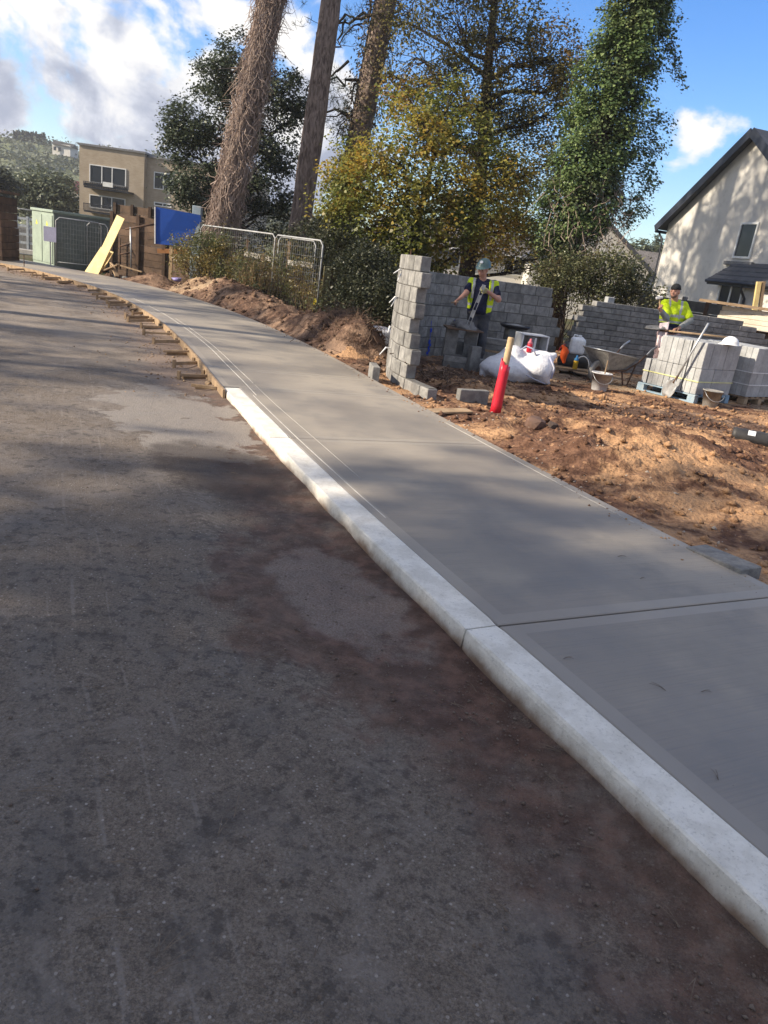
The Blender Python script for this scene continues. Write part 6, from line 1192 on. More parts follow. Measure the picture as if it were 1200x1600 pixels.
# ------------------------------------------------------------------ mesh fence panels
M_fence = simple('dull_fence_steel', (0.36, 0.37, 0.38), (0.26, 0.265, 0.27), 12, 0.6, 0.15, 60, 0.4, 0.3)
def mesh_panel(label, a, b, h, seed, foot=True):
    a = Vector(a); b = Vector(b); t = thing('mesh_fence_panel', label, 'fence panel', a, 'galvanised mesh fence panels'); d = (b - a); d.z = 0; L = d.length; u = d.normalized(); f = MB(); r = 0.021
    ra_, rb_ = a + Z * 0.12, b + Z * 0.12; f.tube([a + Z * 0.0, a + Z * (h - 0.10), a + u * 0.10 + Z * h, b - u * 0.10 + Z * h, b + Z * (h - 0.10), b + Z * 0.0], r, 8); f.tube([ra_ + Z * 0.05, rb_ + Z * 0.05], r * 0.85, 8); f.build('frame', M_fence, t, True)
    w_ = MB(); n = int(L / 0.085)
    for i in range(1, n): p = a + u * (L * i / n); w_.tube([p + Z * 0.17, p + Z * (h - 0.01)], 0.0024, 3, cap=False)
    for j in range(1, 9): w_.tube([a + Z * (0.17 + (h - 0.17) * j / 9), b + Z * (0.17 + (h - 0.17) * j / 9)], 0.0024, 3, cap=False)
    o = w_.build('mesh_infill', M_fence, t); o['kind'] = 'stuff'
    if foot:
        for p in (a, b): MB().box(p + Z * 0.03, (0.55, 0.20, 0.12), math.atan2(u.y, u.x) + 1.57, bev=0.02).build('foot_block', M_blk, t)
    return t
def gpos(px, py, Y, z=0.0): p = at(px, py, Y); return Vector((p.x, p.y, z))
mesh_panel('mesh fence panel over the bramble, nearest the blue board', gpos(312, 400, 21.8), gpos(428, 400, 19.9), 1.86, 1, False); mesh_panel('mesh fence panel standing at the hedge end of the row', gpos(428, 400, 19.3), gpos(503, 400, 18.0), 1.84, 2, False); mesh_panel('mesh fence panel set just behind the end panel', gpos(434, 400, 19.9), gpos(492, 400, 18.9), 1.82, 3, False)
mesh_panel('mesh fence panel in front of the green cabinet', gpos(88, 400, 24.6), gpos(158, 400, 25.4), 1.52, 4, False); mesh_panel('mesh fence panel left of the green cabinet', gpos(14, 400, 26.3), gpos(62, 400, 26.6), 1.62, 5, False); mesh_panel('mesh fence panel leaning out behind the cabinet', gpos(136, 400, 25.9), gpos(168, 400, 26.0), 1.5, 6, False)
# timber posts and rails behind the mesh
rf_ = thing('rail_fence', 'weathered post and rail fence behind the mesh panels', 'fence', gpos(380, 400, 20.8))
for px, y0, Y in ((382, 372, 21.0), (407, 396, 20.4), (447, 376, 19.8), (425, 372, 20.3)): p = gpos(px, 430, Y); MB().bar(p, Vector((p.x + 0.02, p.y, at(px, y0, Y).z)), 0.07, 0.07).build('post', M_hoard if px == 382 else M_wood, rf_)
for (pa, ya, Ya), (pb, yb, Yb) in (((382, 396, 21.0), (425, 405, 20.2)), ((450, 410, 19.6), (494, 415, 18.9))): MB().bar(at(pa, ya, Ya), at(pb, yb, Yb), 0.03, 0.12).build('rail', simple('silvered_rail', (0.42, 0.40, 0.37), (0.34, 0.32, 0.30), 6, 0.9) if pa == 382 else bpy.data.materials['silvered_rail'], rf_)
gp = thing('timber_post', 'stout green-stained timber post at the end of the mesh fence', 'post', gpos(508, 480, 18.2)); p = gpos(507, 470, 18.2); MB().box((p.x, p.y, 0.62), (0.18, 0.14, 1.36), 0.2, bev=0.01).build('post', simple('mossy_timber', (0.105, 0.10, 0.055), (0.07, 0.06, 0.035), 5, 0.9), gp); p = at(493, 471, 18.05); MB().box((p.x, p.y - 0.03, p.z), (0.09, 0.015, 0.14)).build('yellow_tag', simple('yellow_tag', (0.7, 0.55, 0.05)), gp)

# ------------------------------------------------------------------ far left: cabinet, hoarding, blue board, leaning form boards
kc = gpos(84, 414, 25.4, -0.06); kl = (gpos(51, 400, 26.5) - Vector((kc.x, kc.y, 0))); kl.z = 0; klen = kl.length; kl.normalize(); kr = Vector((kl.y, -kl.x, 0)); kr = kr if kr.x > 0 else -kr; kw = 2.6; kh = 1.70
kt = thing('utility_cabinet', 'pale green utility cabinet with double doors behind mesh fencing', 'cabinet', kc); Rk = Matrix((kl, kr, Z)).transposed(); cen = kc + kl * klen / 2 + kr * kw / 2
MB().box(cen + Z * kh / 2, (klen, kw, kh), R=Rk, bev=0.01).build('body', M_gkiosk, kt); MB().box(cen + Z * (kh + 0.04), (klen + 0.08, kw + 0.08, 0.09), R=Rk, bev=0.015).build('roof', M_gkiosk, kt)
for i in range(2):
    c0 = kc + kl * klen * (0.26 + 0.48 * i) - kr * 0.012 + Z * 0.86; d_o = MB().box(c0, (klen * 0.45, 0.02, 1.5), R=Rk, bev=0.004).build('door', M_gkiosk, kt); ws = MB(); tt = c0 - kr * 0.013 + Z * 0.48; ws.add([tt - kl * 0.07 - Z * 0.06, tt + kl * 0.07 - Z * 0.06, tt + Z * 0.09], [(0, 1, 2)]); ws.build('warning_sign', simple('warning_yellow', (0.8, 0.68, 0.05), (0.75, 0.62, 0.05)) if i == 0 else bpy.data.materials['warning_yellow'], d_o)
dk = MB(); 
for i in range(10): dk.box(kc - kl * 0.012 + kr * (0.14 + (kw - 0.28) * i / 9) + Z * 0.85, (0.026, 0.255, 1.66), R=Rk)
dk.build('side_panel', simple('shaded_green_panel', (0.17, 0.20, 0.185), (0.14, 0.165, 0.15), 3, 0.6), kt)  # shaded side of the cabinet: its darkness is put into the panel colour
nt_ = thing('notice', 'lilac notice sheet on the mesh in front of the cabinet corner', 'notice', gpos(78, 360, 24.4)); p0, p1 = at(68, 353, 24.4), at(88, 379, 24.4); MB().box(((p0.x + p1.x) / 2, 24.4, (p0.z + p1.z) / 2), (p1.x - p0.x, 0.012, p0.z - p1.z)).build('sheet', simple('lilac_sheet', (0.40, 0.40, 0.55), (0.36, 0.36, 0.50), 4, 0.6), nt_); MB().bar(Vector(((p0.x + p1.x) / 2, 24.42, -0.06)), Vector(((p0.x + p1.x) / 2, 24.42, p1.z)), 0.03, 0.03).build('stake', M_galv, nt_)
def hoarding(name, label, a, b, z1, nbd, mat_=M_hoard, posts=5):
    t = thing(name, label, 'fence', a); d = b - a; h = z1 / nbd
    for k in range(nbd):
        for i in range(posts - 1):
            MB().bar(a + d * (i / (posts - 1)) + Z * (h * (k + 0.5)), a + d * ((i + 1) / (posts - 1) - 0.003) + Z * (h * (k + 0.5) + rr.uniform(-0.006, 0.006)), 0.03 + rr.uniform(0, 0.012), h - 0.012).build('board', mat_, t)
    for i in range(posts): p = a + d * (i / (posts - 1)) + Vector((0.0, -0.08, 0)); MB().bar(p - Z * 0.1, p + Z * (z1 + 0.05), 0.10, 0.10).build('post', mat_, t)
    return t
hoarding('timber_hoarding', 'brown boarded hoarding behind the blue board', gpos(176, 380, 25.8, -0.06), gpos(345, 380, 24.6, -0.06), 1.95, 9)
hoarding('timber_hoarding', 'dark brown boarded return beneath the flats', gpos(180, 380, 28.6, -0.06), gpos(262, 380, 27.8, -0.06), 2.3, 9, M_hoard, 4)
pe = thing('timber_pier', 'brown boarded box cut by the left edge of the photo', 'hoarding box', gpos(5, 400, 22.6)); pc = gpos(-18, 400, 23.2, -0.06); 
for k in range(9): MB().box((pc.x, pc.y, 0.05 + 0.21 * k + 0.05), (1.28 + (0.05 if k < 5 else 0), 1.2 + (0.05 if k < 5 else 0), 0.2), 0.1, bev=0.006).build('board', M_hoard, pe)
MB().box((pc.x, pc.y, 2.02), (1.4, 1.32, 0.07), 0.1).build('coping', M_hoard, pe)
# rail barrier beyond
rb_ = thing('rail_barrier', 'grey two-rail barrier seen left of the cabinet', 'barrier', gpos(35, 390, 33)); a, b = gpos(8, 380, 34), gpos(62, 380, 34)
for z_ in (0.25, 0.6, 0.95, 1.25): MB().bar(a + Z * z_, b + Z * z_, 0.04, 0.10).build('rail', M_galv, rb_)
for i in range(4): p = a.lerp(b, i / 3); MB().bar(p, p + Z * 1.35, 0.1, 0.1).build('post', M_galv, rb_)
rck = MB(); rr2 = np.random.default_rng(7)
MB().box((a.x + 0.8, a.y + 0.6, 0.4), (2.0, 0.5, 0.9)).build('infill_panel', M_stone, rb_)
tag(MB().box((a.x + 0.6, a.y - 3.0, 0.02), (5.0, 0.5, 0.2), bev=0.02).build('edging_strip', simple('pale_edging', (0.45, 0.43, 0.40))), 'pale concrete edging strip left of the cabinet', 'edging')
# blue board on its post
bl = thing('blue_board', 'bright blue painted board on a timber post in front of the hoarding', 'sign board', gpos(268, 400, 23.0)); Yb = 23.0; P_ = [at(243, 323, Yb), at(276, 329, Yb), at(313, 336, Yb + 0.05), at(314, 346, Yb + 0.05), at(306, 356, Yb + 0.05), at(299, 386, Yb), at(243, 381, Yb)]
MB().prism(P_[::-1], (0, 0.02, 0)).build('panel', M_blueply, bl); MB().bar(at(242.2, 323, Yb - 0.02), at(242.2, 381, Yb - 0.02), 0.03, 0.03).build('edge_strip', M_plw, bl); p = at(268, 384, Yb + 0.06); MB().bar(Vector((p.x, p.y, -0.06)), p + Z * 0.3, 0.09, 0.08).build('post', M_postw, bl); a_, b_ = at(246, 392, Yb + 0.05), at(298, 393, Yb + 0.05); MB().bar(a_, b_, 0.04, 0.13).build('bottom_rail', simple('orange_timber', (0.35, 0.16, 0.06), (0.28, 0.13, 0.05)), bl)
p = at(309, 322, 23.6); tag(MB().bar(Vector((p.x, p.y, -0.06)), p, 0.26, 0.2, bev=0.01).build('box_post', simple('pale_blue_grey_paint', (0.32, 0.40, 0.46), (0.26, 0.33, 0.38), 3, 0.7)), 'pale blue-grey box post at the right edge of the blue board', 'post')
# leaning form boards
for i, (x0, y0, x1, y1, w_, l) in enumerate(((146, 430, 189, 339, 0.33, 'longest yellow form board leaning to the right'), (136, 429, 163, 388, 0.26, 'short yellow form board leaning under the longest one'), (150, 431, 172, 392, 0.30, 'middle yellow form board leaning on the others'))):
    Yq = 22.9 + 0.06 * i; A, B = at(x0, y0, Yq), at(x1, y1, Yq + 0.35); A.z = max(A.z, 0.0); tag(MB().bar(A, B, w_, 0.025, up=Vector((-0.35, -1, 0.45)), bev=0.003).build('form_board', M_ply), l, 'board')
    bpy.context.scene.objects[-1]
tr_ = thing('pole_frame', 'rusty poles and rails of a low trestle behind the leaning boards', 'trestle', gpos(195, 420, 23.8))
for (x0, y0, x1, y1) in ((188, 421, 187, 372), (205, 423, 204, 355), (187, 385, 204, 381), (187, 397, 203, 395), (196, 358, 243, 350)): MB().tube([at(x0, y0, 23.8), at(x1, y1, 23.8)], 0.028, 8).build('pole', M_galv if y1 == 355 else M_rust, tr_, True)
for i, (x0, y0, x1, y1, l) in enumerate(((175, 414, 183, 432, 'pale short plank lying in the rubble pile'), (160, 424, 185, 414, 'splintered board lying in the rubble pile'), (182, 413, 222, 425, 'long thin batten lying right of the rubble pile'), (172, 410, 180, 418, 'stub of timber on top of the rubble pile'))):
    A, B = at(x0, y0, 23.0), at(x1, y1, 22.7); A.z = max(A.z, 0.06); B.z = max(B.z, 0.05); tag(MB().bar(A, B, 0.12 if i < 2 else 0.05, 0.04, bev=0.004).build('scrap_timber', M_wood), l, 'scrap timber')
for i in range(7): p = gpos(170 + 9 * i, 425, 22.9 + 0.1 * (i % 3)); rock('rubble', f'{["grey", "pale", "brown", "flat", "small", "round", "broken"][i]} lump of rubble by the leaning form boards', (p.x, p.y, 0.06), rr.uniform(0.10, 0.2), M_block if i % 2 else M_bank, 200 + i, 'rubble')
p = at(277, 437, 22.3); V, Q = sdf_mesh([('e', (p.x, p.y, max(p.z, 0.15)), (0.12, 0.10, 0.06)), ('c', (p.x, p.y, p.z), (p.x + 0.12, p.y, p.z + 0.05), 0.05, 0.02), ('c', (p.x - 0.08, p.y, p.z), (p.x - 0.16, p.y, p.z + 0.03), 0.04, 0.02)], 0.02, 0.03); tag(link('purple_sack', np_mesh('purple_sack', V, Q, simple('purple_plastic', (0.20, 0.17, 0.42), (0.28, 0.26, 0.48), 9, 0.5), True)), 'small purple plastic sack in the dip between the two spoil heaps', 'sack')
p = at(38, 430, 21.5); mr = MB().tube([(p.x, p.y, 0.02), (p.x, p.y, 0.42)], 0.012, 6); tag(mr.build('steel_pin', M_rust), 'thin steel pin standing at the far edge of the path', 'pin')

# ------------------------------------------------------------------ loose litter: clods, roots, grit, pine needles
rng = np.random.default_rng(10)
def scatter(P, R_, rng, flat=0.7):
    """little angular lumps"""
    base = np.array([(0, 0, 1), (0.9, 0, 0.1), (0.2, 0.85, 0), (-0.8, 0.35, 0.1), (-0.5, -0.75, 0), (0.5, -0.7, 0.15), (0, 0, -0.8)]); tri = np.array([(0, 1, 2), (0, 2, 3), (0, 3, 4), (0, 4, 5), (0, 5, 1), (6, 2, 1), (6, 3, 2), (6, 4, 3), (6, 5, 4), (6, 1, 5)])
    N = len(P); a = rng.uniform(0, 2 * math.pi, N); ca_, sa = np.cos(a), np.sin(a); B = base[None] * (1 + 0.3 * rng.normal(size=(N, 7, 1))) * R_[:, None, None]; x = B[..., 0] * ca_[:, None] - B[..., 1] * sa[:, None]; y = B[..., 0] * sa[:, None] + B[..., 1] * ca_[:, None]
    V = np.stack([x, y, B[..., 2] * flat], -1) + P[:, None]; return V.reshape(-1, 3), (tri[None] + 7 * np.arange(N)[:, None, None]).reshape(-1, 3)
def clods(n, x0, x1, y0, y1, rmin, rmax, name, label, mat_, seed, dmax=99):
    r_ = np.random.default_rng(seed); x = r_.uniform(x0, x1, n); y = r_.uniform(y0, y1, n); d = d_path(x, y); k = (d > 0.04) & (d < dmax); x, y = x[k], y[k]; R_ = rmin + (rmax - rmin) * r_.uniform(0, 1, len(x)) ** 4; z = site_h(x[:, None], y[:, None], d[k][:, None])[:, 0]; V, T = scatter(np.stack([x, y, z + R_ * 0.2], 1), R_, r_)
    tag(link(name, np_mesh(name, V, T, mat_)), label, 'soil clods', None, 'stuff')
clods(4200, -0.5, 5.5, 3.2, 12.5, 0.006, 0.055, 'soil_clods', 'crumbled red soil lumps strewn over the near site', M_soil, 1); clods(160, -0.3, 5.5, 3.4, 12, 0.03, 0.09, 'soil_clods', 'larger broken clods on the near spoil', M_soil, 9); clods(4500, -7, 0.2, 10.5, 23, 0.012, 0.085, 'soil_clods', 'dark soil lumps on the bank beside the far path', M_bank, 2, 3.5); clods(2500, 0, 9, 10, 17, 0.01, 0.05, 'soil_clods', 'soil crumbs around the blocks and pallets', M_soil, 3); clods(2200, -0.8, 3.4, 3.2, 10.2, 0.004, 0.02, 'stone_chips', 'pale stone chips along the edge of the path', simple('pale_chip', (0.42, 0.36, 0.30), (0.30, 0.25, 0.21)), 4, 0.8)
n = 900; sA = rng.uniform(s_at_y(2.6), s_at_y(14), n); kd = PW - np.abs(rng.normal(size=n)) * 0.10; P2_ = np.array([K(s, d) for s, d in zip(sA, kd)]); V, T = scatter(np.stack([P2_[:, 0], P2_[:, 1], np.full(n, PZ + 0.001)], 1), 0.0025 + 0.012 * rng.uniform(0, 1, n) ** 6, rng)
tag(link('soil_crumbs', np_mesh('soil_crumbs', V, T, M_soil)), 'soil crumbs spilled onto the site edge of the path', 'soil crumbs', None, 'stuff')
rt = MB()
for k in range(520):
    c = np.array([-0.95, 13.6, 0]) + rng.normal(size=3) * np.array([0.35, 0.55, 0]); z = gz(c[0], c[1]); p = np.array([c[0], c[1], z - 0.02]); pts = [p]; d = rng.normal(size=3) * np.array([1, 1, 0.5]); d[2] = abs(d[2]) + 0.1; d /= np.linalg.norm(d)
    for i in range(5): p = p + d * rng.uniform(0.03, 0.10); d = d + rng.normal(size=3) * 0.5; d[2] -= 0.25; d /= np.linalg.norm(d); pts.append(p)
    rt.tube([tuple(q) for q in pts], [0.007 * (1 - 0.13 * i) for i in range(6)], 3, cap=False)
for k in range(90):
    c = np.array([rng.uniform(0.3, 1.2), rng.uniform(10.2, 12.2), 0]); z = gz(c[0], c[1]); p = np.array([c[0], c[1], z]); a = rng.uniform(0, 6.3); q = p + np.array([math.cos(a), math.sin(a), 0.15]) * rng.uniform(0.15, 0.5); limb(rt, p, q, 0.008, 0.004, rng, 4, 0.3, 3, 0.1)
tag(rt.build('roots', simple('torn_root', (0.10, 0.065, 0.045), (0.17, 0.115, 0.08), 20, 0.9)), 'tangle of torn dark roots on the heap beside the pillar', 'roots', None, 'stuff')
# grit and stones on the road
n = 22000; u = rng.uniform(0, 1, n); sA = s_at_y(0.3) + (s_at_y(9) - s_at_y(0.3)) * rng.uniform(0, 1, n) ** 1.6; kd = np.where(u < 0.45, np.abs(rng.normal(size=n)) * 0.35 + 0.02, rng.uniform(0.02, 4.5, n)); P2_ = np.array([K(s, -d) for s, d in zip(sA, kd)]); R_ = 0.0018 + 0.007 * rng.uniform(0, 1, n) ** 7; V, T = scatter(np.stack([P2_[:, 0], P2_[:, 1], np.full(n, 0.002)], 1), R_, rng)
tag(link('road_grit', np_mesh('road_grit', V, T, simple('road_grit_stone', (0.20, 0.16, 0.13), (0.10, 0.072, 0.056), 30, 0.9, world_=True))), 'loose grit and small stones on the road', 'grit', None, 'stuff')
n = 2600; sA = rng.uniform(S_FORM - 0.3, s_at_y(21), n); kd = np.abs(rng.normal(size=n)) * 0.45 + 0.05; P2_ = np.array([K(s, -d) for s, d in zip(sA, kd)]); V, T = scatter(np.stack([P2_[:, 0], P2_[:, 1], np.full(n, 0.004)], 1), 0.004 + 0.018 * rng.uniform(0, 1, n) ** 5, rng)
tag(link('road_grit', np_mesh('road_grit', V, T, M_sand_sunlit)), 'sandy crumbs spilled along the timber forms', 'grit', None, 'stuff')
nd = MB()
def needle_pair(x, y, z, a, L, c=0.10):
    base = Vector((x, y, z + 0.003))
    for s_ in (-1, 1):
        pts = [base + Vector((math.cos(a + s_ * c * (1 + 0.5 * t)) * L * t, math.sin(a + s_ * c * (1 + 0.5 * t)) * L * t, 0.006 * math.sin(3 * t))) for t in (0, 0.35, 0.7, 1.0)]; nd.tube(pts, [0.0012, 0.0011, 0.0010, 0.0005], 4, cap=False)
for px, py, a, L in ((255, 1490, 1.0, 0.10), (240, 1525, 0.7, 0.11), (175, 1350, 0.1, 0.07), (490, 1500, 1.4, 0.08), (365, 1280, 1.5, 0.12), (340, 1310, 1.5, 0.08), (850, 1210, -0.9, 0.06), (1060, 1450, 2.0, 0.09), (950, 1335, 2.9, 0.12), (790, 1100, 2.6, 0.10), (460, 1200, -1.0, 0.04), (730, 1530, 2.7, 0.10), (880, 1180, 2.8, 0.09), (30, 1240, 0.3, 0.12), (140, 1440, 0.3, 0.14), (600, 1330, 2.0, 0.08)): p = on(px, py, 0.0); needle_pair(p.x, p.y, 0.004, a, L)
for px, py, a, L in ((1040, 1080, 2.4, 0.07), (1095, 1082, 0.3, 0.05), (1122, 1220, 1.5, 0.06), (880, 1030, 0.4, 0.05), (965, 870, 0.3, 0.06), (1000, 905, 0.6, 0.04)): p = on(px, py, PZ); needle_pair(p.x, p.y, PZ, a, L)
for k in range(160): s = rng.uniform(s_at_y(0.5), s_at_y(7)); d = rng.uniform(0.02, 3.2); x, y = K(s, -d); needle_pair(float(x), float(y), 0.004, rng.uniform(0, 6.3), rng.uniform(0.04, 0.11))
tag(nd.build('pine_needles', simple('dry_pine_needle', (0.20, 0.15, 0.11), (0.10, 0.075, 0.055), 30, 0.8, world_=True)), 'fallen pine needles scattered over road and path', 'pine needles', None, 'stuff')

# ------------------------------------------------------------------ workers
def cone(a, b, r1, r2, t): return ('c', np.array(a, float), np.array(b, float), r1, r2, t)
def unit(v): v = np.array(v, float); return v / np.linalg.norm(v)
def hand_prims(wrist, d, pn, thumb, curl=0.6, s=1.0):
    """palm and five fingers: d = towards the knuckles, pn = out of the palm, thumb = +1/-1 side; fingers bend towards pn"""
    d = unit(d); pn = unit(np.array(pn) - d * np.dot(pn, d)); sd = np.cross(d, pn) * thumb; w = np.array(wrist, float); L = []
    kn = w + d * 0.085 * s
    for o in (-0.026, 0.0, 0.024): L.append(cone(w + d * 0.012 + sd * o * 0.6, kn + sd * o, 0.021 * s, 0.0135 * s, HAND))
    for o, ln in ((0.033, 0.072), (0.011, 0.082), (-0.011, 0.077), (-0.032, 0.060)):
        p0 = kn + sd * o * s; c1 = curl * 0.9; d1 = unit(d * math.cos(c1) + pn * math.sin(c1)); p1 = p0 + d1 * ln * 0.52 * s; c2 = curl * 2.2; d2 = unit(d * math.cos(c2) + pn * math.sin(c2)); p2 = p1 + d2 * ln * 0.48 * s
        L += [cone(p0, p1, 0.0100 * s, 0.0088 * s, HAND), cone(p1, p2, 0.0088 * s, 0.0072 * s, HAND)]
    t0 = w + d * 0.028 * s + sd * 0.028 * s; t1 = t0 + unit(d * 0.5 + sd * 0.75 + pn * 0.35) * 0.040 * s; t2 = t1 + unit(d * 0.75 + sd * 0.05 + pn * 0.75) * 0.034 * s
    return L + [cone(t0, t1, 0.0145 * s, 0.0115 * s, HAND), cone(t1, t2, 0.0112 * s, 0.0085 * s, HAND)]
def head_prims(c, f, up):
    f = unit(f); u = unit(np.array(up) - f * np.dot(up, f)); r = np.cross(f, u); R = np.stack([r, f, u], 1); c = np.array(c, float); L = lambda x, y, z: c + r * x + f * y + u * z
    P = [('e', L(0, -0.012, 0.025), (0.076, 0.096, 0.095), R, 'head'), ('e', L(0, 0.020, -0.050), (0.058, 0.066, 0.062), R, 'head'), cone(L(0, 0.055, -0.088), L(0, 0.045, -0.075), 0.024, 0.03, 'head'),
         cone(L(0, 0.086, 0.012), L(0, 0.104, -0.026), 0.009, 0.0145, 'head'), cone(L(-0.034, 0.078, 0.022), L(0.034, 0.078, 0.022), 0.0125, 0.0125, 'head'), cone(L(-0.042, 0.062, -0.022), L(-0.040, 0.058, -0.030), 0.02, 0.018, 'head'), cone(L(0.042, 0.062, -0.022), L(0.040, 0.058, -0.030), 0.02, 0.018, 'head'), cone(L(-0.018, 0.078, -0.062), L(0.018, 0.078, -0.062), 0.0095, 0.0095, 'head')]
    for s in (-1, 1): P.append(('e', L(s * 0.079, -0.005, -0.005), (0.010, 0.020, 0.032), R, 'head'))
    return P, L, R
def face_bits(root, L, skin_dark, R, brow):
    for s in (-1, 1):
        m = MB(); m.lathe([(0.001, -0.006), (0.0095, -0.003), (0.0105, 0.0), (0.0095, 0.003), (0.001, 0.006)], L(s * 0.031, 0.082, 0.004), 10, R=Matrix((tuple(R[0]), tuple(R[1]), tuple(R[2]))) @ Matrix.Rotation(math.pi / 2, 3, 'X')); m.build('eye', M_eye, root)
        b = MB(); b.tube([L(s * 0.016, 0.093, 0.026), L(s * 0.032, 0.092, 0.032), L(s * 0.048, 0.082, 0.027)], 0.005, 5); b.build('eyebrow', brow, root)
    m = MB(); m.tube([L(-0.024, 0.082, -0.058), L(0, 0.0905, -0.062), L(0.024, 0.082, -0.058)], [0.003, 0.005, 0.003], 5); m.build('mouth', skin_dark, root)
M_eye = simple('eye', (0.03, 0.022, 0.02), None, 20, 0.2); M_skin = simple('weathered_skin', (0.50, 0.27, 0.20), (0.42, 0.215, 0.155), 14, 0.55, 0.15, 60, 0.35); M_lip = simple('lip', (0.30, 0.11, 0.09)); M_hair = simple('dark_hair', (0.03, 0.022, 0.018)); M_beard = simple('stubble', (0.18, 0.11, 0.085), (0.12, 0.075, 0.06), 30)
M_navy = simple('navy_cotton', (0.022, 0.026, 0.06), (0.016, 0.018, 0.042), 9, 0.9, 0.5, 22, 0.1, dist=0.02); M_jean = simple('dusty_work_trousers', (0.045, 0.052, 0.07), (0.09, 0.09, 0.095), 7, 0.9, 0.5, 18, 0.1, dist=0.02); M_vest = simple('hi_vis_yellow', (0.60, 0.78, 0.015), (0.44, 0.56, 0.03), 9, 0.8, 0.7, 16, 0.15, dist=0.02); M_tape = simple('reflective_tape', (0.42, 0.44, 0.44), (0.34, 0.35, 0.36), 9, 0.4, 0.2, 30, 0.5); M_boot = simple('muddy_boot', (0.06, 0.045, 0.035), (0.12, 0.085, 0.06), 12, 0.9)
M_pink = simple('faded_pink_trousers', (0.58, 0.43, 0.42), (0.48, 0.34, 0.33), 8, 0.9, 0.5, 18, 0.1, dist=0.02); M_greysl = simple('grey_undershirt', (0.30, 0.31, 0.31), (0.22, 0.23, 0.23), 9, 0.9, 0.5, 20, 0.1, dist=0.02); M_glove = simple('work_glove', (0.50, 0.46, 0.20), (0.36, 0.34, 0.18), 12, 0.85); M_beanie = simple('black_knit_cap', (0.018, 0.018, 0.02), None, 20, 0.95, 0.7, 60)
def shell(name, prims, infl, res, mats, root, post=None, k=0.03, pick=None, noise=0.0):
    V, Q = sdf_mesh(prims, res, k, infl, post)
    if noise: V = V + noise * np.stack([fbm(V[:, 0] * 1 + V[:, 2], V[:, 1] + V[:, 2] * 1.3, 9, 3, 0.6, s) for s in (1, 2, 3)], 1)
    me = np_mesh(name, V, Q, mats, True)
    if pick is not None: me.polygons.foreach_set('material_index', pick(V[Q].mean(1)).astype(np.int32))
    return link(name, me, root)
def body_mesh(root, prims, mats, tags):
    V, Q = sdf_mesh(prims, 0.0085, 0.022); me = np_mesh('body', V, Q, mats, True); C = V[Q].mean(1).astype(np.float32); D_ = np.stack([prim_sd(C, p) for p in prims], 1).argmin(1); mi = np.array([tags(prims[i][-1], None) for i in range(len(prims))])[D_]
    me.polygons.foreach_set('material_index', mi.astype(np.int32)); return link('body', me, root), C
def legs(hipL, hipR, knL, knR, anL, anR, toe):
    L = []
    for h, k, a in ((hipL, knL, anL), (hipR, knR, anR)): L += [cone(h, k, 0.088, 0.060, 'leg'), cone(k, np.array(k) * 0.55 + np.array(a) * 0.45 + np.array([0, 0.015, 0]), 0.058, 0.056, 'leg'), cone(np.array(k) * 0.55 + np.array(a) * 0.45 + np.array([0, 0.015, 0]), a, 0.054, 0.040, 'leg'), cone(a, np.array(a) + np.array(toe), 0.042, 0.034, 'foot')]
    return L
# ---- first worker: hard hat, open hi-vis vest, spirit level
w1 = thing('person', 'worker in hard hat and open yellow vest holding a spirit level inside the curved wall', 'person', (1.15, 13.3, 0.0))
shL, shR, ch, wa, pe_ = (0.95, 13.26, 1.45), (1.32, 13.26, 1.46), (1.13, 13.25, 1.33), (1.14, 13.28, 1.10), (1.15, 13.28, 0.97)
torso1 = [cone((1.03, 13.26, 1.38), (1.06, 13.28, 1.02), 0.112, 0.105, 'torso'), cone((1.23, 13.26, 1.39), (1.22, 13.28, 1.02), 0.112, 0.105, 'torso'), cone((1.13, 13.21, 1.34), (1.14, 13.21, 1.06), 0.10, 0.105, 'torso'), cone(shL, shR, 0.062, 0.062, 'torso'), cone((1.03, 13.27, 1.47), (1.22, 13.27, 1.475), 0.05, 0.05, 'torso')]
hp_, L1, R1_ = head_prims((1.085, 13.20, 1.675), (-0.45, -0.85, -0.10), (0.02, 0.0, 1)); neck1 = [cone((1.125, 13.26, 1.46), (1.10, 13.225, 1.63), 0.062, 0.056, 'neck')]
up1 = [cone(shL, (0.865, 13.17, 1.265), 0.058, 0.046, 'arm'), cone(shR, (1.425, 13.14, 1.235), 0.058, 0.046, 'arm')]; fo1 = [cone((0.865, 13.17, 1.265), (0.765, 13.06, 1.165), 0.044, 0.030, 'fore'), cone((1.425, 13.14, 1.235), (1.20, 12.98, 1.345), 0.045, 0.031, 'fore')]
lv0, lv1 = Vector((1.125, 12.925, 1.44)), Vector((0.955, 12.985, 0.66))
hd1 = hand_prims((0.765, 13.06, 1.165), (-0.8, -0.45, -0.55), (0.25, -0.3, -0.9), -1, 0.75) + hand_prims((1.20, 12.98, 1.345), (-0.92, -0.10, 0.30), (0.0, 0.9, 0.15), 1, 0.85)
lg1 = legs((1.06, 13.28, 0.95), (1.24, 13.28, 0.95), (1.05, 13.18, 0.52), (1.27, 13.22, 0.52), (1.04, 13.30, 0.09), (1.30, 13.32, 0.09), (-0.02, -0.15, -0.04)); pv1 = [cone((1.07, 13.28, 0.99), (1.23, 13.28, 0.99), 0.105, 0.105, 'leg')]
body_mesh(w1, hp_ + neck1 + torso1 + up1 + fo1 + hd1 + pv1 + lg1, [M_skin, M_glove], lambda t, _: 0)
face_bits(w1, L1, M_lip, R1_, M_hair)
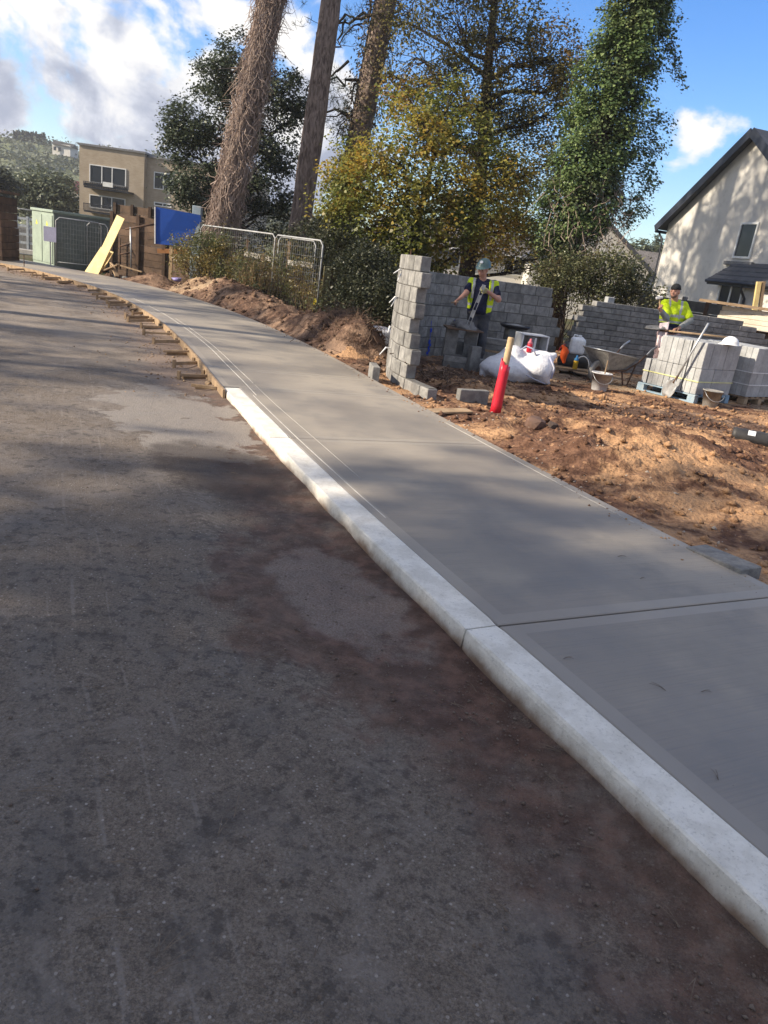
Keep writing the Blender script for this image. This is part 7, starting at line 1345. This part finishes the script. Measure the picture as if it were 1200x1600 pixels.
shell('t_shirt', torso1 + [cone(shL, np.array(shL) * 0.35 + np.array((0.865, 13.17, 1.265)) * 0.65, 0.060, 0.056, 'a'), cone(shR, np.array(shR) * 0.35 + np.array((1.425, 13.14, 1.235)) * 0.65, 0.060, 0.056, 'a')] + pv1, 0.012, 0.014, M_navy, w1, lambda F, G_: np.maximum(F, 0.95 - G_[..., 2]), noise=0.017)
def vest_cut(F, G_):
    x, y, z = G_[..., 0], G_[..., 1], G_[..., 2]; gap = np.maximum(y - 13.24, np.abs(x - (1.115 + 0.0 * z)) - (0.115 + 0.03 * (1.45 - z))); F = np.maximum(F, -gap); F = np.maximum(F, 0.96 - z + 0.06 * (x < 1.1)); return np.maximum(F, z - 1.53)
shell('hi_vis_vest', torso1, 0.026, 0.013, [M_vest, M_tape], w1, vest_cut, pick=lambda C: (((C[:, 2] > 1.075) & (C[:, 2] < 1.12)) | ((C[:, 2] > 1.20) & (np.abs(np.abs(C[:, 0] - 1.13) - 0.155) < 0.022))) * 1, noise=0.008)
shell('trousers', pv1 + [p for p in lg1 if p[-1] == 'leg'], 0.018, 0.016, M_jean, w1, lambda F, G_: np.maximum(F, G_[..., 2] - 1.02), noise=0.014); shell('boots', [p for p in lg1 if p[-1] == 'foot'], 0.014, 0.014, M_boot, w1)
hm_ = simple('green_grey_hat_shell', (0.10, 0.165, 0.16), (0.08, 0.135, 0.13), 6, 0.4, 0.05, 30, 0.45); Rh = Matrix(tuple(map(tuple, np.stack([unit(np.array((-0.45, -0.85, -0.22))), np.cross(unit((0.0, -0.05, 1)), unit((-0.45, -0.85, -0.22))), unit((0.0, -0.05, 1))], 1)))); hc = Vector(L1(0, -0.012, 0.062)); hat_mesh(hc, Rh, hm_, 'hard_hat', w1)
em = MB(); e0 = hc + Rh @ Vector((0.118, 0, 0.078)); ed = Rh @ Vector((0.78, 0, 0.62)); e1 = Rh @ Vector((0, 1, 0)); e2 = ed.cross(e1); em.add([e0 + ed * 0.012 + e1 * (0.027 * math.cos(a)) + e2 * (0.027 * math.sin(a)) for a in np.linspace(0, 2 * math.pi, 13)[:-1]] + [e0 - ed * 0.03 + e1 * (0.027 * math.cos(a)) + e2 * (0.027 * math.sin(a)) for a in np.linspace(0, 2 * math.pi, 13)[:-1]], [tuple(range(12))] + [(i, (i + 1) % 12, 12 + (i + 1) % 12, 12 + i) for i in range(12)]); em.build('hat_badge', M_plw, w1)
shell('glove', [p for p in hd1[len(hd1) // 2:]], 0.004, 0.007, M_glove, w1, k=0.006)
sl_ = thing('spirit_level', 'long aluminium spirit level held upright by the first worker', 'spirit level', lv1); dd = (lv0 - lv1).normalized(); s1_ = dd.cross(Vector((0, 1, 0))).normalized()
for s_ in (-1, 1): MB().bar(lv1 + s1_ * s_ * 0.026, lv0 + s1_ * s_ * 0.026, 0.026, 0.008, up=s1_).build('flange', M_galv, sl_)
for f0, f1 in ((0.0, 0.12), (0.30, 0.46), (0.62, 0.78), (0.90, 1.0)): MB().bar(lv1.lerp(lv0, f0), lv1.lerp(lv0, f1), 0.016, 0.044, up=s1_).build('web', M_rust if False else M_galv, sl_)
tw_ = thing('trowel', 'brick trowel in the lowered hand of the first worker', 'trowel', (0.70, 13.0, 1.10)); hh_ = Vector(hd1[0][1]) + Vector((-0.06, -0.05, -0.07)); MB().tube([hh_ + Vector((0.05, 0.02, 0.02)), hh_ + Vector((-0.07, -0.02, -0.01))], 0.013, 8).build('handle', M_wood, tw_, True); bl_ = MB(); b0 = hh_ + Vector((-0.08, -0.02, -0.03)); bl_.prism([b0 + Vector((0, -0.055, 0)), b0 + Vector((0, 0.055, 0)), b0 + Vector((-0.20, -0.02, -0.02))], (0, 0, 0.003)); bl_.build('blade', M_dark, tw_)
# ---- second worker: hi-vis tee, knit cap, club hammer
w2 = thing('person', 'worker in yellow hi-vis shirt and black cap raising a club hammer behind the block pack', 'person', (4.75, 14.35, 0.0)); O = np.array([0.0, 0.10, 0.0])
def o2(*p): return tuple(np.array(p) + O)
shL, shR = o2(4.57, 14.16, 1.53), o2(4.94, 14.26, 1.54)
torso2 = [cone(o2(4.65, 14.19, 1.45), o2(4.71, 14.24, 1.06), 0.118, 0.115, 'torso'), cone(o2(4.86, 14.24, 1.46), o2(4.87, 14.27, 1.06), 0.118, 0.115, 'torso'), cone(o2(4.73, 14.14, 1.38), o2(4.77, 14.17, 1.10), 0.11, 0.12, 'torso'), cone(shL, shR, 0.066, 0.066, 'torso'), cone(o2(4.66, 14.2, 1.555), o2(4.84, 14.25, 1.56), 0.052, 0.052, 'torso')]
hp2, L2, R2_ = head_prims(o2(4.685, 14.15, 1.765), (-0.62, -0.78, -0.05), (-0.03, 0, 1)); neck2 = [cone(o2(4.745, 14.22, 1.54), o2(4.705, 14.18, 1.72), 0.066, 0.060, 'neck')]
eL, eR, wrL, wrR = o2(4.585, 13.98, 1.295), o2(5.075, 14.14, 1.305), o2(4.425, 13.86, 1.41), o2(4.86, 13.99, 1.155)
up2 = [cone(shL, eL, 0.060, 0.048, 'arm'), cone(shR, eR, 0.060, 0.048, 'arm')]; fo2 = [cone(eL, wrL, 0.046, 0.032, 'fore'), cone(eR, wrR, 0.046, 0.032, 'fore')]
hd2 = hand_prims(wrL, (-0.55, -0.35, 0.55), (0.55, -0.75, 0.2), 1, 0.85) + hand_prims(wrR, (-0.9, -0.25, -0.3), (-0.1, -0.2, -0.9), 1, 0.8)
lg2 = legs(o2(4.70, 14.24, 0.99), o2(4.88, 14.27, 0.99), o2(4.68, 14.17, 0.54), o2(4.92, 14.24, 0.54), o2(4.66, 14.26, 0.09), o2(4.96, 14.32, 0.09), (-0.09, -0.12, -0.04)); pv2 = [cone(o2(4.71, 14.24, 1.03), o2(4.87, 14.26, 1.03), 0.112, 0.112, 'leg')]
body_mesh(w2, hp2 + neck2 + torso2 + up2 + fo2 + hd2 + pv2 + lg2, [M_skin, M_glove], lambda t, _: 0); face_bits(w2, L2, M_lip, R2_, M_hair)
V, Q = sdf_mesh([p for p in hp2[1:3]], 0.01, 0.02, 0.004, lambda F, G_: np.maximum(F, (G_ - np.array(L2(0, 0, -0.052))) @ np.array(R2_[:, 2]))); link('beard', np_mesh('beard', V, Q, M_beard, True), w2)
slv = [cone(shL, np.array(shL) * 0.25 + np.array(eL) * 0.75, 0.064, 0.062, 'a'), cone(shR, np.array(shR) * 0.25 + np.array(eR) * 0.75, 0.064, 0.062, 'a')]
shell('undershirt_sleeves', up2 + [cone(eL, np.array(eL) * 0.1 + np.array(wrL) * 0.9, 0.047, 0.035, 'a'), cone(eR, np.array(eR) * 0.1 + np.array(wrR) * 0.9, 0.047, 0.035, 'a')], 0.008, 0.013, M_greysl, w2, noise=0.017)
def tee(C):
    z = C[:, 2]; arm = np.minimum(sd_cone(C.astype(np.float32), *slv[0][1:5]), sd_cone(C.astype(np.float32), *slv[1][1:5])) < 0.02; strap = (np.abs(np.abs(C[:, 0] - 4.76 - 0.2 * (C[:, 1] - 14.3)) - 0.115) < 0.022) & (z > 1.30) & ~arm
    t = np.zeros(len(C)); t[((z > 1.325) & (z < 1.375) & ~arm) | strap | ((z > 1.225) & (z < 1.262) & ~arm)] = 1; t[(z < 1.21) & ~arm] = 2; return t
shell('hi_vis_shirt', torso2 + slv + pv2, 0.015, 0.013, [M_vest, M_tape, M_navy], w2, lambda F, G_: np.maximum(F, 1.03 - G_[..., 2]), pick=tee, noise=0.017)
shell('trousers', pv2 + [p for p in lg2 if p[-1] == 'leg'], 0.022, 0.016, M_pink, w2, lambda F, G_: np.maximum(F, G_[..., 2] - 1.075), noise=0.016); shell('boots', [p for p in lg2 if p[-1] == 'foot'], 0.014, 0.014, M_boot, w2)
u2 = np.array(R2_[:, 2]); f2 = np.array(R2_[:, 1])
shell('knit_cap', [('e', L2(0, -0.014, 0.040), (0.080, 0.100, 0.100), R2_, 'h'), cone(L2(-0.03, 0.085, 0.052), L2(0.03, 0.085, 0.052), 0.016, 0.016, 'h')], 0.008, 0.011, M_beanie, w2, lambda F, G_: np.maximum(F, -((G_ - np.array(L2(0, 0, 0.040))) @ u2)), noise=0.004)
hp2c = Vector(wrL) + Vector((-0.045, -0.035, 0.05)); hmr = thing('club_hammer', 'club hammer with pale head raised in the hand of the second worker', 'hammer', hp2c); hd_ = Vector((-0.30, -0.05, 0.95)).normalized(); MB().tube([hp2c - hd_ * 0.06, hp2c + hd_ * 0.17], [0.014, 0.012], 8).build('handle', M_postw, hmr, True); hs_ = hd_.cross(Vector((0, 1, 0))).normalized(); MB().bar(hp2c + hd_ * 0.175 - hs_ * 0.062, hp2c + hd_ * 0.175 + hs_ * 0.062, 0.045, 0.045, up=hd_, bev=0.008).build('head', simple('pale_steel', (0.62, 0.62, 0.63), (0.5, 0.5, 0.52), 12, 0.4), hmr)
# pinkish cloth tucked at his waist, trowel hanging beside it
cl_ = thing('cloth', 'pink-white cloth hanging over the near corner of the pack by the second worker', 'cloth', (4.5, 13.9, 0.6)); n_, m_ = 9, 8; cm = MB(); cA, cB = at(1031, 505, 13.95), at(1046, 503, 13.85); cC, cD = at(1024, 541, 13.72), at(1037, 552, 13.60)
for i in range(m_):
    for j in range(n_):
        f, g = i / (m_ - 1), j / (n_ - 1); p = cA.lerp(cB, g).lerp(cC.lerp(cD, g), f); cm.v.append((p.x, p.y - 0.03 * math.sin(g * 9 + f) * (0.3 + f), p.z + 0.03 * math.sin(g * 5 + 1) * f))
cm.f = [(i * n_ + j, i * n_ + j + 1, (i + 1) * n_ + j + 1, (i + 1) * n_ + j) for i in range(m_ - 1) for j in range(n_ - 1)]; cm.m = [0] * len(cm.f); o = cm.build('fabric', simple('pink_white_cloth', (0.72, 0.62, 0.62), (0.62, 0.50, 0.50), 6, 0.9), cl_, True); o.modifiers.new('thickness', 'SOLIDIFY').thickness = 0.006

# ------------------------------------------------------------------ thin autumn haze over the whole place
hz = MB(); hz.box((-35, 135, 21.5), (420, 420, 46)); hzm = bpy.data.materials.new('autumn_haze'); hzm.use_nodes = True; nt = hzm.node_tree; nt.nodes.clear(); ho = nt.nodes.new('ShaderNodeOutputMaterial'); hv = nt.nodes.new('ShaderNodeVolumePrincipled'); hv.inputs['Color'].default_value = (0.92, 0.95, 1.0, 1); hv.inputs['Density'].default_value = 0.0006; hv.inputs['Anisotropy'].default_value = 0.2; nt.links.new(hv.outputs[0], ho.inputs['Volume'])
tag(hz.build('haze', hzm), 'thin haze in the air', 'haze', None, 'stuff')
